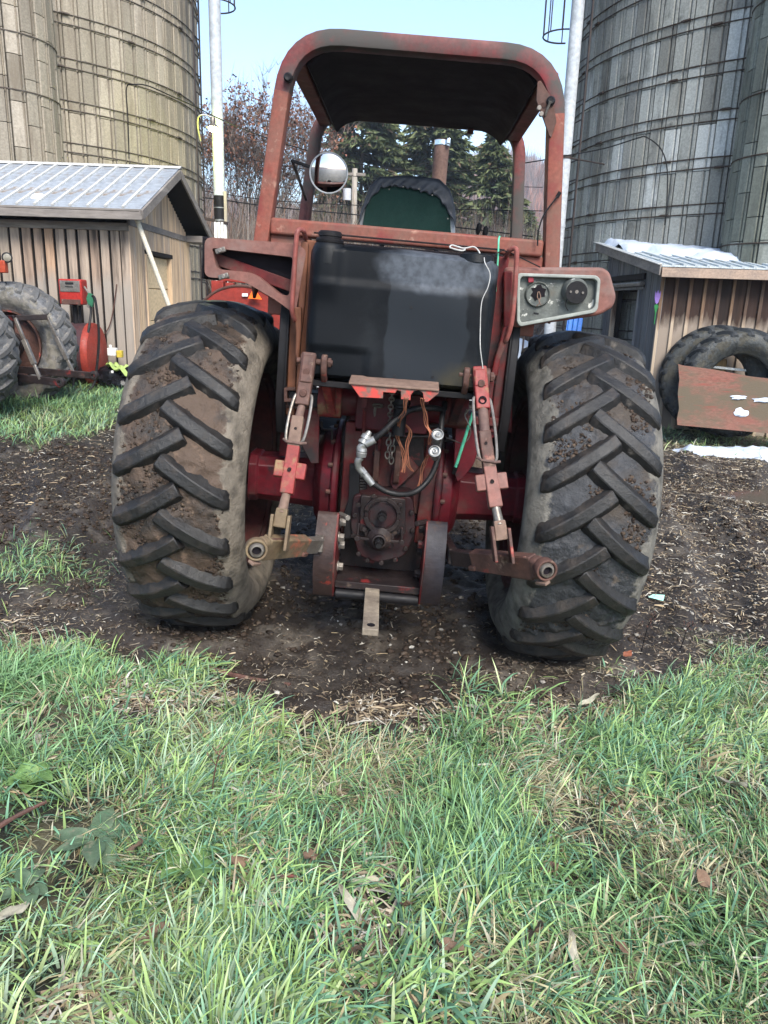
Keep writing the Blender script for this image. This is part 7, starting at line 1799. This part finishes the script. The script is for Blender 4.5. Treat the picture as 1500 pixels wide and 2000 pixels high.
# ---- chain
def chain(pts, name='chain'):
    b = MB(); P = smooth(pts, 8); step = .026; acc = 0; k = 0; last = P[0]
    L_ = [P[0]]
    for p in P[1:]:
        acc += (p - last).length; last = p
        if acc >= step: L_.append(p); acc = 0
    for i in range(len(L_) - 1):
        c_ = (L_[i] + L_[i + 1]) / 2; t = (L_[i + 1] - L_[i]).normalized(); s_ = Vector((1, 0, 0)) if i % 2 else Vector((0, 1, 0)); s_ = (s_ - t * s_.dot(t)).normalized()
        b.tube([c_ + t * (.018 * cos(a)) + s_ * (.0105 * sin(a)) for a in np.linspace(0, 2 * pi, 13)[:-1]], .0037, 6, closed=True)
    return part(name, b, m_wornsteel, 0)
chain([(-0.003,-0.7,1.363), (-0.005,-0.6,1.3), (-0.007,-0.5,1.219), (0.002,-0.42,1.147), (-0.004,-0.4,1.091), (-0.006,-0.4,1.033), (-0.003,-0.4,0.977)])
chain([(0.02,-0.4,1.093), (0.015,-0.39,1.038), (0.015,-0.38,0.975)], 'chain')
# green rod and cables on the right
mb = MB(); mb.tube([(0.362,-0.45,1.253), (0.314,-0.42,0.993)], .0075, 8); part('green_push_rod', mb, m_greencord, 0)
mb = MB(); mb.tube([(0.319,-0.42,1.01), (0.309,-0.4,0.957)], .010, 8); part('rod_end', mb, m_black, 0)
mb = MB(); mb.tube(smooth([(0.331,-0.48,1.269), (0.327,-0.46,1.238), (0.355,-0.46,1.187), (0.361,-0.44,1.149), (0.337,-0.42,1.106), (0.292,-0.38,1.109), (0.262,-0.34,1.111)], 6), .0028, 6); mb.tube(smooth([(0.371,-0.48,1.281), (0.34,-0.48,1.269), (0.329,-0.47,1.249)], 4), .004, 6); part('thin_cable', mb, m_wornsteel, 0)
# ---- loose cords: things tied onto the tractor
def cord(name, pts, r, mat, label, cat):
    b = MB(); b.tube([TR.matrix_basis @ Vector(p) for p in smooth(pts, 8)], r, 6); return tag(b.obj(name, mat), label, cat)
TR.rotation_mode = 'XYZ'
bpy.context.view_layer.update()
cord('white_string', [(0.217,-0.5,1.945), (0.243,-0.55,1.933), (0.226,-0.56,1.927), (0.183,-0.55,1.935), (0.191,-0.54,1.946), (0.236,-0.55,1.937), (0.277,-0.55,1.946), (0.299,-0.56,1.931), (0.306,-0.58,1.911)], .0032, m_cord, 'loop of white cord lying on top edge of the black tank', 'string')
cord('white_wire', [(0.323,-0.57,1.919), (0.324,-0.62,1.886), (0.35,-0.625,1.843), (0.348,-0.625,1.792), (0.33,-0.62,1.73), (0.336,-0.62,1.629), (0.345,-0.63,1.547), (0.365,-0.63,1.464), (0.367,-0.6,1.436)], .0020, m_cord, 'thin white wire hanging down the black tank to the lift arm', 'wire')
cord('green_string', [(0.389,-0.45,2.003), (0.385,-0.47,1.985), (0.389,-0.48,1.923), (0.393,-0.48,1.841), (0.398,-0.46,1.779)], .0040, m_greencord, 'thin green cord hanging from the red cross rail beside the black tank', 'string')
cord('black_lead', [(0.328,-0.56,1.924), (0.355,-0.55,1.916), (0.39,-0.5,1.938), (0.416,-0.45,1.948), (0.476,-0.42,1.934), (0.537,-0.4,1.914), (0.585,-0.39,1.898)], .0028, m_hose, 'thin black lead running from tank top across the corner plate', 'cord')
tw = [([(0.057,-0.72,1.328), (0.054,-0.68,1.272), (0.04,-0.6,1.215), (0.032,-0.5,1.142), (0.051,-0.48,1.082), (0.074,-0.46,1.021), (0.071,-0.45,0.953)], 'orange baler twine hanging from the left notch of the bracket'), ([(0.123,-0.72,1.33), (0.135,-0.66,1.276), (0.156,-0.62,1.206), (0.177,-0.64,1.167), (0.174,-0.6,1.119)], 'orange twine from right end of bracket down to the upper coupler'), ([(0.051,-0.5,1.187), (0.086,-0.48,1.155), (0.083,-0.47,1.083), (0.087,-0.46,1.01), (0.117,-0.45,0.962)], 'frayed orange twine knotted over the hydraulic pipes'), ([(0.197,-0.58,1.077), (0.17,-0.52,1.041), (0.161,-0.5,0.989), (0.151,-0.5,0.905)], 'faded twine trailing below the lower coupler')]
for pts, lb in tw:
    b = MB()
    for k in range(3):
        o_ = Vector((.006 * (k - 1), -.004 * k, 0))
        b.tube([TR.matrix_basis @ (Vector(p) + o_ * (1 + .5 * sin(i * .7 + k))) for i, p in enumerate(smooth(pts, 6))], .0022, 5)
    tag(b.obj('baler_twine', m_twine), lb, 'twine', 'baler twine on the hitch')
# ---- mud stuck on the treads
def mudclods(wh, R, W, n, seed, side):
    r = np.random.default_rng(seed)
    base = np.array([[1, 0, 0], [-1, 0, 0], [0, 1, 0], [0, -1, 0], [0, 0, 1], [0, 0, -.4], [.6, .6, .5], [-.6, .6, .5], [-.6, -.6, .5], [.6, -.6, .5]])
    tri = np.array([[0, 6, 9], [6, 4, 9], [4, 8, 9], [4, 7, 8], [4, 6, 7], [6, 2, 7], [2, 1, 7], [1, 8, 7], [1, 3, 8], [3, 9, 8], [3, 0, 9], [0, 2, 6]])
    x = r.uniform(-W / 2, W / 2, n * 4); a = r.uniform(0, 2 * pi, n * 4)
    k = fbm(a * R * 6 + 30, x * 7 + 9, seed, 3) > (.52 if side < 0 else .56); x = x[k][:n]; a = a[k][:n]; n = len(x)
    rr = R - .035 * (x / (W / 2)) ** 2 + .004
    s = .002 + .009 * r.uniform(0, 1, n) ** 3
    P = base[None] * s[:, None, None] * r.uniform(.5, 1.4, (n, 10, 3))
    P[:, :, 2] *= .45
    c_, s_ = np.cos(a)[:, None], np.sin(a)[:, None]
    # local z -> radial, y -> tangential
    X = P[:, :, 0] + x[:, None]; rad = rr[:, None] + P[:, :, 2]; ta = P[:, :, 1]
    V = np.stack([X, rad * s_ + ta * c_, rad * c_ - ta * s_], 2)
    F = ((np.arange(n) * 10)[:, None, None] + tri[None]).reshape(-1, 3)
    pal = np.array([[.055, .036, .025], [.04, .027, .019], [.085, .06, .042], [.03, .02, .015]])
    c = pal[r.integers(0, 4, n)] * r.uniform(.7, 1.2, n)[:, None]
    o = bpy.data.objects.new('caked_mud', np_mesh('caked_mud', V.reshape(-1, 3), F, [m_clod], True, np.repeat(c, 10, 0))); COL.objects.link(o); o.parent = wh; o['kind'] = 'stuff'
ws = [o for o in TR.children if o.name.startswith('rear_wheel')]
for wh in ws: mudclods(wh, RR_, .45, 7500, 5 if wh.location.x < 0 else 8, -1 if wh.location.x < 0 else 1)
